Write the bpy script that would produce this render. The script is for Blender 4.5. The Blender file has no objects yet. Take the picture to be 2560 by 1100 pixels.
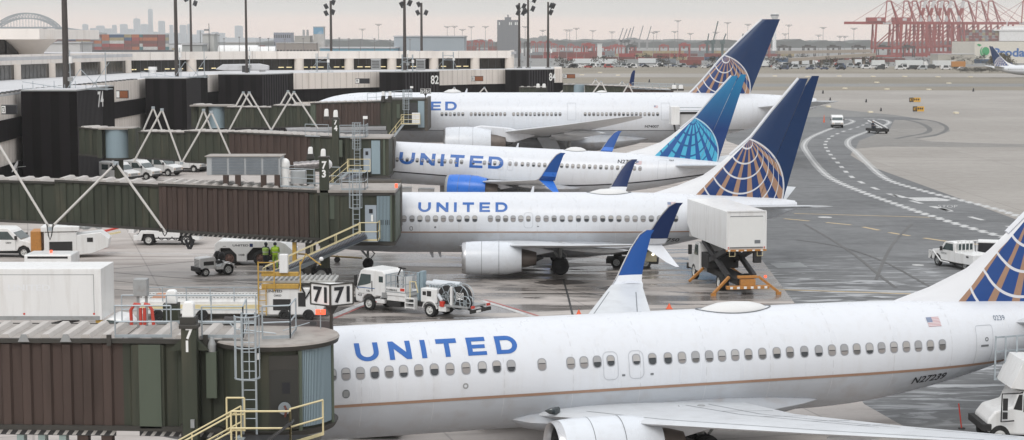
import bpy, bmesh, math, random
from mathutils import Vector, Matrix
random.seed(7)
R = math.radians
scene = bpy.context.scene
COL = scene.collection
# ---------------------------------------------------------------- camera
FPX, PCX, PCY, CH = 4400.0, 1280.0, 550.0, 15.0
TILT = math.atan(450/4400)
cc, ss = math.cos(TILT), math.sin(TILT)
cam = bpy.data.cameras.new('camera'); cam.lens = 36*FPX/2560; cam.sensor_width = 36
cam.clip_start = 1; cam.clip_end = 40000
camo = bpy.data.objects.new('camera', cam); COL.objects.link(camo)
camo.location = (0, 0, CH); camo.rotation_euler = (R(90)-TILT, 0, 0)
scene.camera = camo
def ray(px, py):
    a = (px-PCX)/FPX; b = (PCY-py)/FPX
    return Vector((a, cc+b*ss, -ss+b*cc))
def gp(px, py, z=0.0):
    r = ray(px, py); t = (z-CH)/r.z
    return Vector((r.x*t, r.y*t, z))
def at(px, py, Y):
    r = ray(px, py); t = Y/r.y
    return Vector((r.x*t, Y, CH+r.z*t))
# ---------------------------------------------------------------- materials
MATS = {}
def nodes(m):
    m.use_nodes = True
    return m.node_tree.nodes, m.node_tree.links
def M(name, col, rough=.55, metal=0., var=.12, scale=1.5, bump=0., dirt=None, dirt_amt=.0, streak=False, spec=.5, emit=None, es=1.):
    if name in MATS: return MATS[name]
    m = bpy.data.materials.new(name); N, L = nodes(m); b = N['Principled BSDF']
    b.inputs['Roughness'].default_value = rough; b.inputs['Metallic'].default_value = metal
    b.inputs['Specular IOR Level'].default_value = spec
    c = (*col, 1)
    if emit:
        b.inputs['Emission Color'].default_value = (*emit, 1); b.inputs['Emission Strength'].default_value = es
    if var > 0:
        tc = N.new('ShaderNodeTexCoord'); src = tc.outputs['Object']
        if streak:
            mp = N.new('ShaderNodeMapping'); mp.inputs['Scale'].default_value = (1, 1, .12)
            L.new(src, mp.inputs[0]); src = mp.outputs[0]
        n = N.new('ShaderNodeTexNoise'); n.inputs['Scale'].default_value = scale; n.inputs['Detail'].default_value = 6
        n.inputs['Roughness'].default_value = .6
        L.new(src, n.inputs['Vector'])
        mx = N.new('ShaderNodeMix'); mx.data_type = 'RGBA'
        mx.inputs[6].default_value = (*[max(0, v*(1-var*2)) for v in col], 1)
        mx.inputs[7].default_value = (*[min(1, v*(1+var)) for v in col], 1)
        L.new(n.outputs['Fac'], mx.inputs[0]); out = mx.outputs[2]
        if dirt is not None:
            n2 = N.new('ShaderNodeTexNoise'); n2.inputs['Scale'].default_value = scale*2.7; n2.inputs['Detail'].default_value = 8
            L.new(src, n2.inputs['Vector'])
            rp = N.new('ShaderNodeMapRange'); rp.inputs[1].default_value = .5; rp.inputs[2].default_value = .75
            rp.inputs[3].default_value = 0; rp.inputs[4].default_value = dirt_amt
            L.new(n2.outputs['Fac'], rp.inputs[0])
            mx2 = N.new('ShaderNodeMix'); mx2.data_type = 'RGBA'; mx2.inputs[7].default_value = (*dirt, 1)
            L.new(rp.outputs[0], mx2.inputs[0]); L.new(out, mx2.inputs[6]); out = mx2.outputs[2]
        L.new(out, b.inputs['Base Color'])
        r2 = N.new('ShaderNodeMapRange'); r2.inputs[3].default_value = max(.02, rough-.12); r2.inputs[4].default_value = min(1, rough+.12)
        L.new(n.outputs['Fac'], r2.inputs[0]); L.new(r2.outputs[0], b.inputs['Roughness'])
        if bump:
            bp = N.new('ShaderNodeBump'); bp.inputs['Strength'].default_value = bump; bp.inputs['Distance'].default_value = .02
            L.new(n.outputs['Fac'], bp.inputs['Height']); L.new(bp.outputs[0], b.inputs['Normal'])
    else:
        b.inputs['Base Color'].default_value = c
    MATS[name] = m
    return m
WHITE = M('white_paint', (.80, .80, .79), .4, var=.05, scale=.8, dirt=(.42, .38, .33), dirt_amt=.35, streak=True)
PLANEW = M('aircraft_white', (.68, .70, .735), .3, var=.025, scale=1.5, dirt=(.58, .57, .56), dirt_amt=.28, streak=True)
PLANEG = M('aircraft_grey', (.48, .505, .54), .35, var=.05, scale=.6, dirt=(.34, .30, .28), dirt_amt=.35)
WINGG = M('wing_grey', (.60, .62, .64), .35, var=.06, scale=.5, dirt=(.4, .4, .4), dirt_amt=.35)
BLACK = M('black_rubber', (.018, .018, .02), .8, var=.2, scale=4)
DARK = M('dark_steel', (.05, .05, .052), .55, var=.25, scale=4)
STEEL = M('galvanised_steel', (.42, .47, .50), .45, .4, var=.15, scale=3)
GREY = M('grey_paint', (.32, .33, .33), .5, var=.15, scale=2, dirt=(.2, .17, .14), dirt_amt=.4)
METAL = M('bare_metal', (.55, .55, .56), .3, .8, var=.15, scale=3)
GLASS = M('dark_glass', (.03, .04, .045), .08, var=0, spec=.9)
YEL = M('yellow_paint', (.52, .32, .06), .5, var=.15, scale=3, dirt=(.2, .14, .08), dirt_amt=.4)
PALEY = M('pale_yellow_paint', (.72, .62, .36), .5, var=.1, scale=3)
ORANGE = M('orange_paint', (.50, .22, .05), .5, var=.15, scale=3, dirt=(.2, .12, .06), dirt_amt=.5)
RED = M('red_paint', (.6, .05, .03), .5, var=.15)
REDL = M('red_lamp', (.7, .06, .04), .3, var=0, emit=(1, .12, .05), es=1.5)
LAMPON = M('lit_lamp', (.9, .88, .8), .3, var=0, emit=(1, .93, .8), es=6)
BLUE = M('title_blue', (.018, .115, .40), .4, var=.04)
NAVY = M('navy_paint', (.006, .024, .10), .35, spec=.3, var=.05)
WLBLUE = M('winglet_blue', (.012, .080, .31), .35, spec=.3, var=.05)
BRBLUE = M('bright_blue', (.02, .16, .62), .3, var=.05)
INK = M('black_ink', (.013, .014, .018), .5, var=0)
TAN = M('tan_line', (.36, .22, .15), .45, var=.08)
GREEN = M('bridge_green', (.052, .059, .042), .65, var=.3, scale=.9, spec=.3, dirt=(.095, .085, .06), dirt_amt=.6, streak=True, bump=.1)
BROWN = M('bridge_brown', (.080, .055, .046), .65, var=.28, scale=.9, spec=.3, dirt=(.035, .025, .02), dirt_amt=.7, streak=True, bump=.1)
ROOFG = M('bridge_roof', (.37, .34, .31), .7, var=.2, scale=.8, dirt=(.2, .17, .15), dirt_amt=.6)
SLATB = M('slat_blue_grey', (.26, .34, .38), .5, var=.1, scale=2, streak=True)
GLOBEW = M('beacon_white', (.85, .85, .83), .4, var=.03)
HIVIS = M('hi_vis_yellow', (.55, .85, .05), .6, var=.05)
CLOTH = M('dark_clothing', (.025, .03, .045), .85, var=.15)
SKIN = M('skin', (.45, .28, .2), .6, var=.05)
REDH = M('red_hose', (.5, .06, .04), .5, var=.1)
# ---------------------------------------------------------------- mesh collector
class G:
    def __init__(s, mat=None):
        s.v = []; s.f = []; s.mi = []; s.mats = []; s.c = 0
        if mat: s.m(mat)
    def m(s, mat):
        if mat not in s.mats: s.mats.append(mat)
        s.c = s.mats.index(mat); return s
    def add(s, vs, fs):
        o = len(s.v); s.v += [tuple(p) for p in vs]
        for f in fs:
            s.f.append([i+o for i in f]); s.mi.append(s.c)
        return s
    def box(s, x0, x1, y0, y1, z0, z1, mx=None):
        vs = [Vector((x, y, z)) for z in (z0, z1) for x, y in ((x0, y0), (x1, y0), (x1, y1), (x0, y1))]
        if mx is not None: vs = [mx @ p for p in vs]
        return s.add(vs, [(3, 2, 1, 0), (4, 5, 6, 7), (0, 1, 5, 4), (1, 2, 6, 5), (2, 3, 7, 6), (3, 0, 4, 7)])
    def cb(s, c, d, mx=None):
        return s.box(c[0]-d[0]/2, c[0]+d[0]/2, c[1]-d[1]/2, c[1]+d[1]/2, c[2]-d[2]/2, c[2]+d[2]/2, mx)
    def bar(s, p0, p1, w, h=None):
        p0 = Vector(p0); p1 = Vector(p1); h = h or w; d = p1-p0
        if d.length < 1e-6: return s
        d.normalize(); up = Vector((0, 0, 1)) if abs(d.z) < .95 else Vector((1, 0, 0))
        a = d.cross(up).normalized(); b = a.cross(d).normalized()
        vs = [p+a*i*w/2+b*j*h/2 for p in (p0, p1) for i, j in ((-1, -1), (1, -1), (1, 1), (-1, 1))]
        return s.add(vs, [(3, 2, 1, 0), (4, 5, 6, 7), (0, 1, 5, 4), (1, 2, 6, 5), (2, 3, 7, 6), (3, 0, 4, 7)])
    def cyl(s, p0, p1, r0, r1=None, n=12, caps=True):
        p0 = Vector(p0); p1 = Vector(p1); r1 = r0 if r1 is None else r1; d = p1-p0
        if d.length < 1e-6: return s
        d.normalize(); up = Vector((0, 0, 1)) if abs(d.z) < .95 else Vector((1, 0, 0))
        a = d.cross(up).normalized(); b = a.cross(d).normalized()
        vs = []
        for p, r in ((p0, r0), (p1, r1)):
            for k in range(n):
                t = 2*math.pi*k/n; vs.append(p+(a*math.cos(t)+b*math.sin(t))*r)
        fs = [(k, (k+1) % n, n+(k+1) % n, n+k) for k in range(n)]
        if caps: fs += [tuple(range(n))[::-1], tuple(range(n, 2*n))]
        return s.add(vs, fs)
    def tube(s, pts, r, n=6):
        pts = [Vector(p) for p in pts]; m = len(pts); vs = []; fs = []; pa = None
        for i, p in enumerate(pts):
            d = (pts[min(i+1, m-1)]-pts[max(i-1, 0)])
            if d.length < 1e-7: d = Vector((0, 0, 1))
            d.normalize()
            if pa is None:
                up = Vector((0, 0, 1)) if abs(d.z) < .9 else Vector((1, 0, 0)); a = d.cross(up).normalized()
            else:
                a = (pa-d*pa.dot(d)); a = a.normalized() if a.length > 1e-6 else pa
            pa = a; b = a.cross(d)
            for k in range(n):
                t = 2*math.pi*k/n; vs.append(p+(a*math.cos(t)+b*math.sin(t))*r)
        for i in range(m-1):
            for k in range(n):
                fs.append((i*n+k, i*n+(k+1) % n, (i+1)*n+(k+1) % n, (i+1)*n+k))
        fs += [tuple(range(n))[::-1], tuple(range((m-1)*n, m*n))]
        return s.add(vs, fs)
    def prism(s, poly, a, b, axis='y', mx=None):
        n = len(poly); vs = []
        for t in (a, b):
            for u, w in poly:
                p = {'y': (u, t, w), 'x': (t, u, w), 'z': (u, w, t)}[axis]
                vs.append(mx @ Vector(p) if mx is not None else p)
        fs = [tuple(range(n)), tuple(range(n, 2*n))[::-1]]+[((k+1) % n, k, n+k, n+(k+1) % n) for k in range(n)]
        return s.add(vs, fs)
    def loft(s, rings, cap=True, closed=True):
        n = len(rings[0]); vs = [p for r in rings for p in r]; fs = []
        for i in range(len(rings)-1):
            for k in range(n if closed else n-1):
                fs.append((i*n+k, i*n+(k+1) % n, (i+1)*n+(k+1) % n, (i+1)*n+k))
        if cap: fs += [tuple(range(n))[::-1], tuple(range((len(rings)-1)*n, len(rings)*n))]
        return s.add(vs, fs)
    def lathe(s, prof, c, axis='x', n=24, closed=False):
        rings = []
        for a, r in prof:
            ring = []
            for k in range(n):
                t = 2*math.pi*k/n; u, w = r*math.cos(t), r*math.sin(t)
                ring.append({'x': (c[0]+a, c[1]+u, c[2]+w), 'z': (c[0]+u, c[1]+w, c[2]+a), 'y': (c[0]+u, c[1]+a, c[2]+w)}[axis])
            rings.append(ring)
        return s.loft(rings, cap=not closed)
    def poly(s, pts):
        return s.add(pts, [tuple(range(len(pts)))])
    def sphere(s, c, r, n=10, m=6, sz=1.):
        rings = []
        for i in range(1, m):
            t = math.pi*i/m
            rings.append([(c[0]+r*math.sin(t)*math.cos(2*math.pi*k/n), c[1]+r*math.sin(t)*math.sin(2*math.pi*k/n), c[2]+sz*r*math.cos(t)) for k in range(n)])
        return s.loft(rings)
    def build(s, name, parent=None, smooth=False, bevel=0, ang=40, sub=0):
        me = bpy.data.meshes.new(name); me.from_pydata(s.v, [], s.f)
        for mt in s.mats: me.materials.append(mt)
        if len(s.mats) > 1: me.polygons.foreach_set('material_index', s.mi)
        bm = bmesh.new(); bm.from_mesh(me); bmesh.ops.recalc_face_normals(bm, faces=bm.faces)
        if smooth:
            for f in bm.faces: f.smooth = True
            for e in bm.edges:
                if len(e.link_faces) != 2 or e.calc_face_angle(0) > R(ang): e.smooth = False
        bm.to_mesh(me); bm.free(); me.update()
        o = bpy.data.objects.new(name, me); COL.objects.link(o)
        if parent is not None: o.parent = parent
        if bevel:
            md = o.modifiers.new('bevel', 'BEVEL'); md.width = bevel; md.segments = 2; md.limit_method = 'ANGLE'; md.angle_limit = R(35)
        return o
def tag(o, label=None, cat=None, group=None, kind=None):
    if label: o['label'] = label
    if cat: o['category'] = cat
    if group: o['group'] = group
    if kind: o['kind'] = kind
    return o
def thing(name, label, cat, loc=(0, 0, 0), rz=0., group=None, ry=0., sc=1.):
    o = bpy.data.objects.new(name, None); COL.objects.link(o); o.empty_display_size = .3
    o.location = loc; o.rotation_euler = (0, ry, rz); o.scale = (sc, sc, sc)
    return tag(o, label, cat, group)
def copy_tree(o, parent=None):
    c = o.copy(); COL.objects.link(c); c.parent = parent
    for ch in [x for x in ALLCH(o)]: copy_tree(ch, c)
    return c
def ALLCH(o): return list(o.children)
def dup(o, loc, rz=None, label=None, sc=None):
    c = copy_tree(o); c.location = loc
    if rz is not None: c.rotation_euler[2] = rz
    if label: c['label'] = label
    if sc: c.scale = (sc, sc, sc)
    return c
_tc = {}
def text_polys(txt, bold=.0, shear=0.):
    """(verts2d, faces) of a text in the built-in font, height of capitals = 1"""
    key = (txt, bold, shear)
    if key in _tc: return _tc[key]
    cu = bpy.data.curves.new('t', 'FONT'); cu.body = txt; cu.offset = bold; cu.resolution_u = 4; cu.shear = shear
    o = bpy.data.objects.new('t', cu); COL.objects.link(o)
    bpy.context.view_layer.update()
    me = o.to_mesh(); vs = [(v.co.x/.69, v.co.y/.69) for v in me.vertices]; fs = [tuple(p.vertices) for p in me.polygons]
    o.to_mesh_clear(); bpy.data.objects.remove(o); bpy.data.curves.remove(cu)
    if vs:
        x0 = min(v[0] for v in vs); vs = [(v[0]-x0, v[1]) for v in vs]
    _tc[key] = (vs, fs)
    return _tc[key]
def text3(g, txt, org, ux, uy, h, bold=.02, sx=1., shear=0., w=None):
    """lay a text: org = lower left, ux/uy unit vectors, h = capital height"""
    vs, fs = text_polys(txt, bold, shear)
    if w:
        mw = max(v[0] for v in vs); sx = w/(mw*h)
    org = Vector(org); ux = Vector(ux); uy = Vector(uy)
    return g.add([org+ux*(x*h*sx)+uy*(y*h) for x, y in vs], fs)
# ---------------------------------------------------------------- world and light
w = bpy.data.worlds.new('World'); scene.world = w; w.use_nodes = True
N, L = w.node_tree.nodes, w.node_tree.links
bg = N['Background']
tc = N.new('ShaderNodeTexCoord'); sp = N.new('ShaderNodeSeparateXYZ'); L.new(tc.outputs['Generated'], sp.inputs[0])
nz = N.new('ShaderNodeTexNoise'); nz.inputs['Scale'].default_value = 3.0; nz.inputs['Detail'].default_value = 5
mp = N.new('ShaderNodeMapping'); mp.inputs['Scale'].default_value = (1, 1, 26); L.new(tc.outputs['Generated'], mp.inputs[0]); L.new(mp.outputs[0], nz.inputs['Vector'])
ma = N.new('ShaderNodeMath'); ma.operation = 'MULTIPLY_ADD'; ma.inputs[1].default_value = .018; L.new(nz.outputs['Fac'], ma.inputs[0])
ms = N.new('ShaderNodeMath'); ms.operation = 'SUBTRACT'; ms.inputs[1].default_value = .009; L.new(sp.outputs['Z'], ms.inputs[0]); L.new(ms.outputs[0], ma.inputs[2])
sq = N.new('ShaderNodeMath'); sq.operation = 'MAXIMUM'; sq.inputs[1].default_value = 0; L.new(ma.outputs[0], sq.inputs[0])
pw = N.new('ShaderNodeMath'); pw.operation = 'POWER'; pw.inputs[1].default_value = .5; L.new(sq.outputs[0], pw.inputs[0])
cr = N.new('ShaderNodeValToRGB'); L.new(pw.outputs[0], cr.inputs[0])
els = cr.color_ramp.elements
SKY = [(0.0, (.96, .75, .63)), (.07, (1.06, .79, .64)), (.105, (1.0, .78, .65)), (.135, (.74, .68, .60)), (.17, (.62, .60, .55)), (.45, (.65, .665, .68)), (1.0, (1.26, 1.29, 1.34))]
els[0].position = 0; els[0].color = (*SKY[0][1], 1); els[1].position = 1; els[1].color = (*SKY[-1][1], 1)
for p, c in SKY[1:-1]:
    e = els.new(p); e.color = (*c, 1)
sky = N.new('ShaderNodeTexSky'); sky.sky_type = 'NISHITA'; sky.sun_disc = False
sky.sun_elevation = R(50); sky.sun_rotation = R(200); sky.air_density = 1; sky.dust_density = 4
sm = N.new('ShaderNodeMix'); sm.data_type = 'RGBA'; sm.blend_type = 'ADD'; sm.inputs[0].default_value = .006
L.new(cr.outputs[0], sm.inputs[6]); L.new(sky.outputs[0], sm.inputs[7]); L.new(sm.outputs[2], bg.inputs[0]); bg.inputs[1].default_value = 1.0
sun = bpy.data.lights.new('sun', 'SUN'); sun.energy = 1.2; sun.angle = R(28); sun.color = (1, .97, .93)
so = bpy.data.objects.new('sun', sun); COL.objects.link(so)
so.rotation_euler = (R(48), 0, R(-14))
scene.cycles.volume_bounces = 3
scene.view_settings.view_transform = 'Standard'; scene.view_settings.look = 'None'; scene.view_settings.exposure = 0; scene.view_settings.gamma = 1
# ---------------------------------------------------------------- ground
def math_node(N, L, op, a, b=None, c=None):
    n = N.new('ShaderNodeMath'); n.operation = op
    for i, v in enumerate((a, b, c)):
        if v is None: continue
        if isinstance(v, (int, float)): n.inputs[i].default_value = v
        else: L.new(v, n.inputs[i])
    return n.outputs[0]
def ground_mat(name, c1, c2, joint=0., jw=.05, stain=(.1, .09, .08), stain_amt=.4, rough=.75, rot=0., sc=.08, wet=None, streak=None, jc=.35):
    m = bpy.data.materials.new(name); N, L = nodes(m); b = N['Principled BSDF']
    tc = N.new('ShaderNodeTexCoord'); P = tc.outputs['Object']
    mp = N.new('ShaderNodeMapping'); mp.inputs['Rotation'].default_value = (0, 0, rot); L.new(P, mp.inputs[0])
    def noise(s, d=8, r=.6, v=P, dist=0):
        n = N.new('ShaderNodeTexNoise'); n.inputs['Scale'].default_value = s; n.inputs['Detail'].default_value = d; n.inputs['Roughness'].default_value = r
        n.inputs['Distortion'].default_value = dist
        L.new(v, n.inputs['Vector']); return n.outputs['Fac']
    def mix(f, a, c):
        mx = N.new('ShaderNodeMix'); mx.data_type = 'RGBA'
        for k, v in ((0, f), (6, a), (7, c)):
            if isinstance(v, tuple): mx.inputs[k].default_value = (*v, 1)
            elif isinstance(v, (int, float)): mx.inputs[k].default_value = v
            else: L.new(v, mx.inputs[k])
        return mx.outputs[2]
    def rng(v, a, c, lo=0., hi=1.):
        n = N.new('ShaderNodeMapRange'); n.interpolation_type = 'SMOOTHSTEP'
        for k, x in ((1, a), (2, c), (3, lo), (4, hi)): n.inputs[k].default_value = x
        L.new(v, n.inputs[0]); return n.outputs[0]
    col = mix(rng(noise(sc), .35, .65), c1, c2)
    col = mix(rng(noise(1.3, 10, .75), .3, .8, 0, .22), col, stain)
    ms = N.new('ShaderNodeMapping'); ms.inputs['Scale'].default_value = (.35, 1.6, 1); ms.inputs['Rotation'].default_value = (0, 0, rot+.12); L.new(P, ms.inputs[0])
    col = mix(rng(noise(.22, 9, .65, ms.outputs[0], .6), .48, .68, 0, stain_amt), col, stain)
    if joint:
        sx = N.new('ShaderNodeSeparateXYZ'); L.new(mp.outputs[0], sx.inputs[0])
        lines = []
        for ax in ('X', 'Y'):
            a = math_node(N, L, 'DIVIDE', sx.outputs[ax], joint); a = math_node(N, L, 'FRACT', a)
            a = math_node(N, L, 'SUBTRACT', a, .5); a = math_node(N, L, 'ABSOLUTE', a)
            lines.append(math_node(N, L, 'GREATER_THAN', a, .5-jw/joint))
            # tone per slab
        vr = N.new('ShaderNodeTexWhiteNoise'); vr.noise_dimensions = '2D'
        fx = N.new('ShaderNodeVectorMath'); fx.operation = 'SCALE'; fx.inputs['Scale'].default_value = 1/joint; L.new(mp.outputs[0], fx.inputs[0])
        fl = N.new('ShaderNodeVectorMath'); fl.operation = 'FLOOR'; L.new(fx.outputs[0], fl.inputs[0]); L.new(fl.outputs[0], vr.inputs['Vector'])
        col = mix(rng(vr.outputs['Value'], 0, 1, 0, .16), col, stain)
        col = mix(math_node(N, L, 'MULTIPLY', math_node(N, L, 'MAXIMUM', lines[0], lines[1]), jc), col, (.08, .075, .07))
    if streak:
        # pale dusty tyre swirls
        n = noise(.09, 6, .6, ms.outputs[0], 1.5)
        gr = N.new('ShaderNodeVectorMath'); gr.operation = 'DISTANCE'; gr.inputs[1].default_value = (*streak[:2], 0)
        sc2 = N.new('ShaderNodeMapping'); sc2.inputs['Scale'].default_value = (1, .9, 1); L.new(P, sc2.inputs[0]); L.new(sc2.outputs[0], gr.inputs[0])
        gr.inputs[1].default_value = (streak[0], streak[1]*.9, 0)
        fa = rng(gr.outputs['Value'], streak[2]*.3, streak[2], 1, 0)
        n2 = noise(.45, 9, .6, ms.outputs[0], 2.2)
        f = math_node(N, L, 'MULTIPLY', rng(n2, .48, .62, 0, .85), fa)
        col = mix(f, col, (.46, .47, .48))
    L.new(col, b.inputs['Base Color'])
    if wet:
        gr = N.new('ShaderNodeVectorMath'); gr.operation = 'DISTANCE'; gr.inputs[1].default_value = (wet[0], wet[1], 0); L.new(P, gr.inputs[0])
        fa = rng(gr.outputs['Value'], wet[2]*.4, wet[2], 1, 0)
        f = math_node(N, L, 'MULTIPLY', rng(noise(.3, 7, .6, ms.outputs[0], 1.), .40, .56), fa)
        L.new(mix(math_node(N, L, 'MULTIPLY', f, .7), col, (.07, .065, .06)), b.inputs['Base Color'])
        L.new(rng(f, 0, 1, rough, .18), b.inputs['Roughness'])
    else:
        L.new(rng(noise(.8), .3, .7, rough-.12, rough+.1), b.inputs['Roughness'])
    bp = N.new('ShaderNodeBump'); bp.inputs['Strength'].default_value = .25; bp.inputs['Distance'].default_value = .01
    L.new(noise(9, 6), bp.inputs['Height']); L.new(bp.outputs[0], b.inputs['Normal'])
    return m
CONC = ground_mat('apron_concrete', (.42, .38, .35), (.50, .46, .43), joint=7.6, jw=.045, stain=(.20, .17, .15), stain_amt=.7, rot=-.27, wet=(4, 106, 38))
ASPH = ground_mat('apron_asphalt', (.115, .118, .12), (.155, .158, .16), stain=(.065, .066, .068), stain_amt=.5, streak=(23, 92, 34))
FARC = ground_mat('taxiway_concrete', (.285, .262, .235), (.345, .32, .29), joint=15, jw=.08, stain=(.20, .18, .16), stain_amt=.4, sc=.02, jc=.25)
FIELD = ground_mat('dry_grass_field', (.17, .145, .105), (.235, .20, .15), stain=(.15, .14, .10), stain_amt=.5, sc=.01)
FARG = ground_mat('far_yard', (.17, .17, .165), (.22, .215, .2), stain=(.12, .12, .12), stain_amt=.4, sc=.02)
def sheet(name, pts, z, mat, label=None, kind='structure'):
    g = G(mat); g.poly([(p[0], p[1], z) for p in pts]); o = g.build(name)
    if o.data.polygons[0].normal.z < 0: o.data.flip_normals()
    return tag(o, label, kind=kind)
sheet('ground', [(-9000, -60), (12000, -60), (12000, 10400), (-9000, 10400)], 0, FARG, 'wide flat grey ground reaching the horizon')
# concrete / asphalt border measured on the photograph
A = gp(2240, 1055); B = gp(2160, 1010)
dirv = (B-A).normalized()
b0 = A-dirv*60; b1 = Vector((17.5, 128, 0)); b2 = Vector((24, 168, 0)); b3 = Vector((34, 215, 0))
sheet('apron_concrete', [(-160, -40), (b0.x, b0.y), A[:2], B[:2], (16.2, 100), (b1.x, b1.y), (b2.x, b2.y), (b3.x, b3.y), (32, 262), (40, 345), (-160, 345)], .004, CONC, 'pale stained concrete apron slabs around the gates')
sheet('apron_asphalt', [(b0.x, b0.y), (260, b0.y), (300, 345), (40, 345), (32, 262), (b3.x, b3.y), (b2.x, b2.y), (b1.x, b1.y), (16.2, 100), B[:2], A[:2]], .004, ASPH, 'dark grey asphalt with pale tyre swirls behind the tails')
# lighter taxiway concrete on the right
pl = [gp(*q)[:2] for q in [(2126, 388), (2135, 372), (2215, 366), (2560, 368), (2950, 366), (3300, 560), (2560, 556), (2400, 497), (2165, 412)]]
sheet('taxiway_concrete', pl, .008, FARC, 'pale taxiway concrete inside the road curve')
MIDC = ground_mat('worn_pavement_mat', (.20, .19, .175), (.255, .24, .22), stain=(.13, .12, .11), stain_amt=.6, sc=.03)
sheet('worn_pavement', [gp(*q)[:2] for q in [(2236, 300), (2320, 301), (2371, 319), (2372, 328), (2335, 339), (2292, 348), (2330, 354.5), (2440, 358.5), (2600, 362.5), (3200, 364.5), (3200, 367), (2560, 368.5), (2215, 366.5), (2140, 371), (2148, 352), (2225, 322)]], .012, MIDC, 'mid grey worn pavement with tyre arcs right of the belt loader')
pl = [gp(*q)[:2] for q in [(1300, 262), (2040, 262), (2100, 274), (2240, 288), (2320, 300), (2372, 318), (2374, 328), (2340, 340), (2290, 348), (2330, 354), (2440, 358), (2600, 362), (3200, 364), (3200, 226), (1300, 226)]]
sheet('taxiway', pl, .008, FARC, 'wide pale taxiway crossing behind the road')
for i, (ya, yb, nm, mt) in enumerate([(226, 216.5, 'grass_strip', FIELD), (216.5, 209, 'runway_shoulder', FARG), (209, 193, 'grass_field', FIELD), (193, 184, 'runway', FARC), (184, 166, 'grass_verge', FIELD)]):
    Ya, Yb = gp(1280, ya).y, gp(1280, yb).y
    sheet(nm, [(-500, Ya), (Ya*.6, Ya), (Yb*.6, Yb), (-500, Yb)], .008, mt, {'grass_strip': 'narrow strip of dry tan grass beside the taxiway', 'runway_shoulder': 'grey paved strip between the dry grass bands', 'grass_field': 'broad tan dry grass band', 'runway': 'pale grey runway beyond the grass', 'grass_verge': 'far dry grass verge before the port yard'}[nm])
ARCZ = [.0165]
def arc_mark(px, w, lab):
    ARCZ[0] += .0012
    marking('tyre_mark', px, w, M('tyre_arc', (.135, .133, .13), .8, var=.3, scale=.3), lab, z=ARCZ[0])
# ---------------------------------------------------------------- painted markings
PAINTW = M('road_paint_white', (.58, .58, .57), .7, var=.2, scale=1.6, dirt=(.2, .2, .2), dirt_amt=.85)
PAINTY = M('road_paint_yellow', (.55, .42, .24), .7, var=.15, scale=1.2, dirt=(.2, .2, .2), dirt_amt=.7)
PAINTR = M('road_paint_red', (.42, .13, .12), .7, var=.15, scale=1.2, dirt=(.3, .28, .26), dirt_amt=.8)
DARKL = M('joint_sealant', (.05, .05, .05), .8, var=.3)
def smooth_path(px, n=10, z=.014):
    P = [gp(*q) for q in px]; out = []
    for i in range(len(P)-1):
        p0, p1, p2, p3 = P[max(i-1, 0)], P[i], P[i+1], P[min(i+2, len(P)-1)]
        for k in range(n):
            t = k/n
            out.append(.5*((2*p1)+(p2-p0)*t+(2*p0-5*p1+4*p2-p3)*t*t+(3*p1-p0-3*p2+p3)*t**3))
    out.append(P[-1])
    return [Vector((p.x, p.y, z)) for p in out]
def marking(name, px, width, mat, label, dash=None, zipper=False, z=.014, curve=True):
    pts = smooth_path(px, z=z) if curve else [Vector((*gp(*q)[:2], z)) for q in px]
    # resample
    S = [0]
    for i in range(1, len(pts)): S.append(S[-1]+(pts[i]-pts[i-1]).length)
    def pos(s):
        s = max(0, min(S[-1], s))
        for i in range(1, len(S)):
            if S[i] >= s:
                t = (s-S[i-1])/max(1e-6, S[i]-S[i-1]); return pts[i-1].lerp(pts[i], t)
        return pts[-1]
    def nrm(s):
        d = pos(s+.3)-pos(s-.3); d.normalize(); return Vector((-d.y, d.x, 0))
    g = G(mat)
    def quad(s0, s1, o0, o1):
        k = max(1, int((s1-s0)/2.0))
        for j in range(k):
            a, b = s0+(s1-s0)*j/k, s0+(s1-s0)*(j+1)/k
            g.add([pos(a)+nrm(a)*o0, pos(b)+nrm(b)*o0, pos(b)+nrm(b)*o1, pos(a)+nrm(a)*o1], [(0, 1, 2, 3)])
    if zipper:
        s = 0; k = 0; st = 1.0
        while s < S[-1]-st:
            o = 1 if k % 2 else -1
            quad(s, s+st, -width*(.12 if o > 0 else .42), width*(.42 if o > 0 else .12)); s += st; k += 1
    elif dash:
        s = 0
        while s < S[-1]-dash[0]: quad(s, s+dash[0], -width/2, width/2); s += dash[1]
    else: quad(0, S[-1], -width/2, width/2)
    return tag(g.build(name), label, kind='structure')
marking('road_edge_marking', [(2700, 640), (2490, 588), (2330, 541), (2233, 508), (2160, 482), (2085, 450), (2050, 423), (2020, 385), (2010, 362), (2030, 342), (2085, 319), (2120, 310), (2133, 303), (2118, 299), (2080, 298)], 1.15, PAINTW, 'white zipper line along the near side of the service road', zipper=True)
marking('road_edge_marking', [(2750, 620), (2560, 546), (2480, 520), (2390, 498), (2300, 475), (2215, 447), (2165, 405), (2140, 380), (2120, 362), (2128, 345), (2180, 325), (2222, 308), (2205, 299), (2150, 296)], 1.15, PAINTW, 'white zipper line along the far side of the service road', zipper=True)
marking('road_centre_marking', [(2560, 575), (2450, 549), (2350, 521), (2250, 494), (2180, 468), (2130, 443), (2098, 411), (2073, 382), (2063, 360), (2078, 342), (2110, 328), (2150, 316), (2175, 304)], .5, PAINTW, 'dashed white centre line of the service road', dash=(3.0, 7.6))
marking('taxi_line_marking', [(1985, 534), (2340, 544)], .3, PAINTY, 'thin pale yellow line starting behind the second tail', curve=False)
marking('taxi_line_marking', [(1880, 722), (2300, 736), (2500, 742)], .3, PAINTY, 'thin pale yellow line near the dorsal fin of the nearest jet', curve=False)
marking('dashed_line_marking', [(1960, 547), (2050, 555), (2115, 561), (2165, 569), (2240, 585), (2290, 592), (2370, 604), (2560, 622)], .4, PAINTY, 'dashed cream line curving behind the white pickup', dash=(2.6, 4.3))
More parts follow.
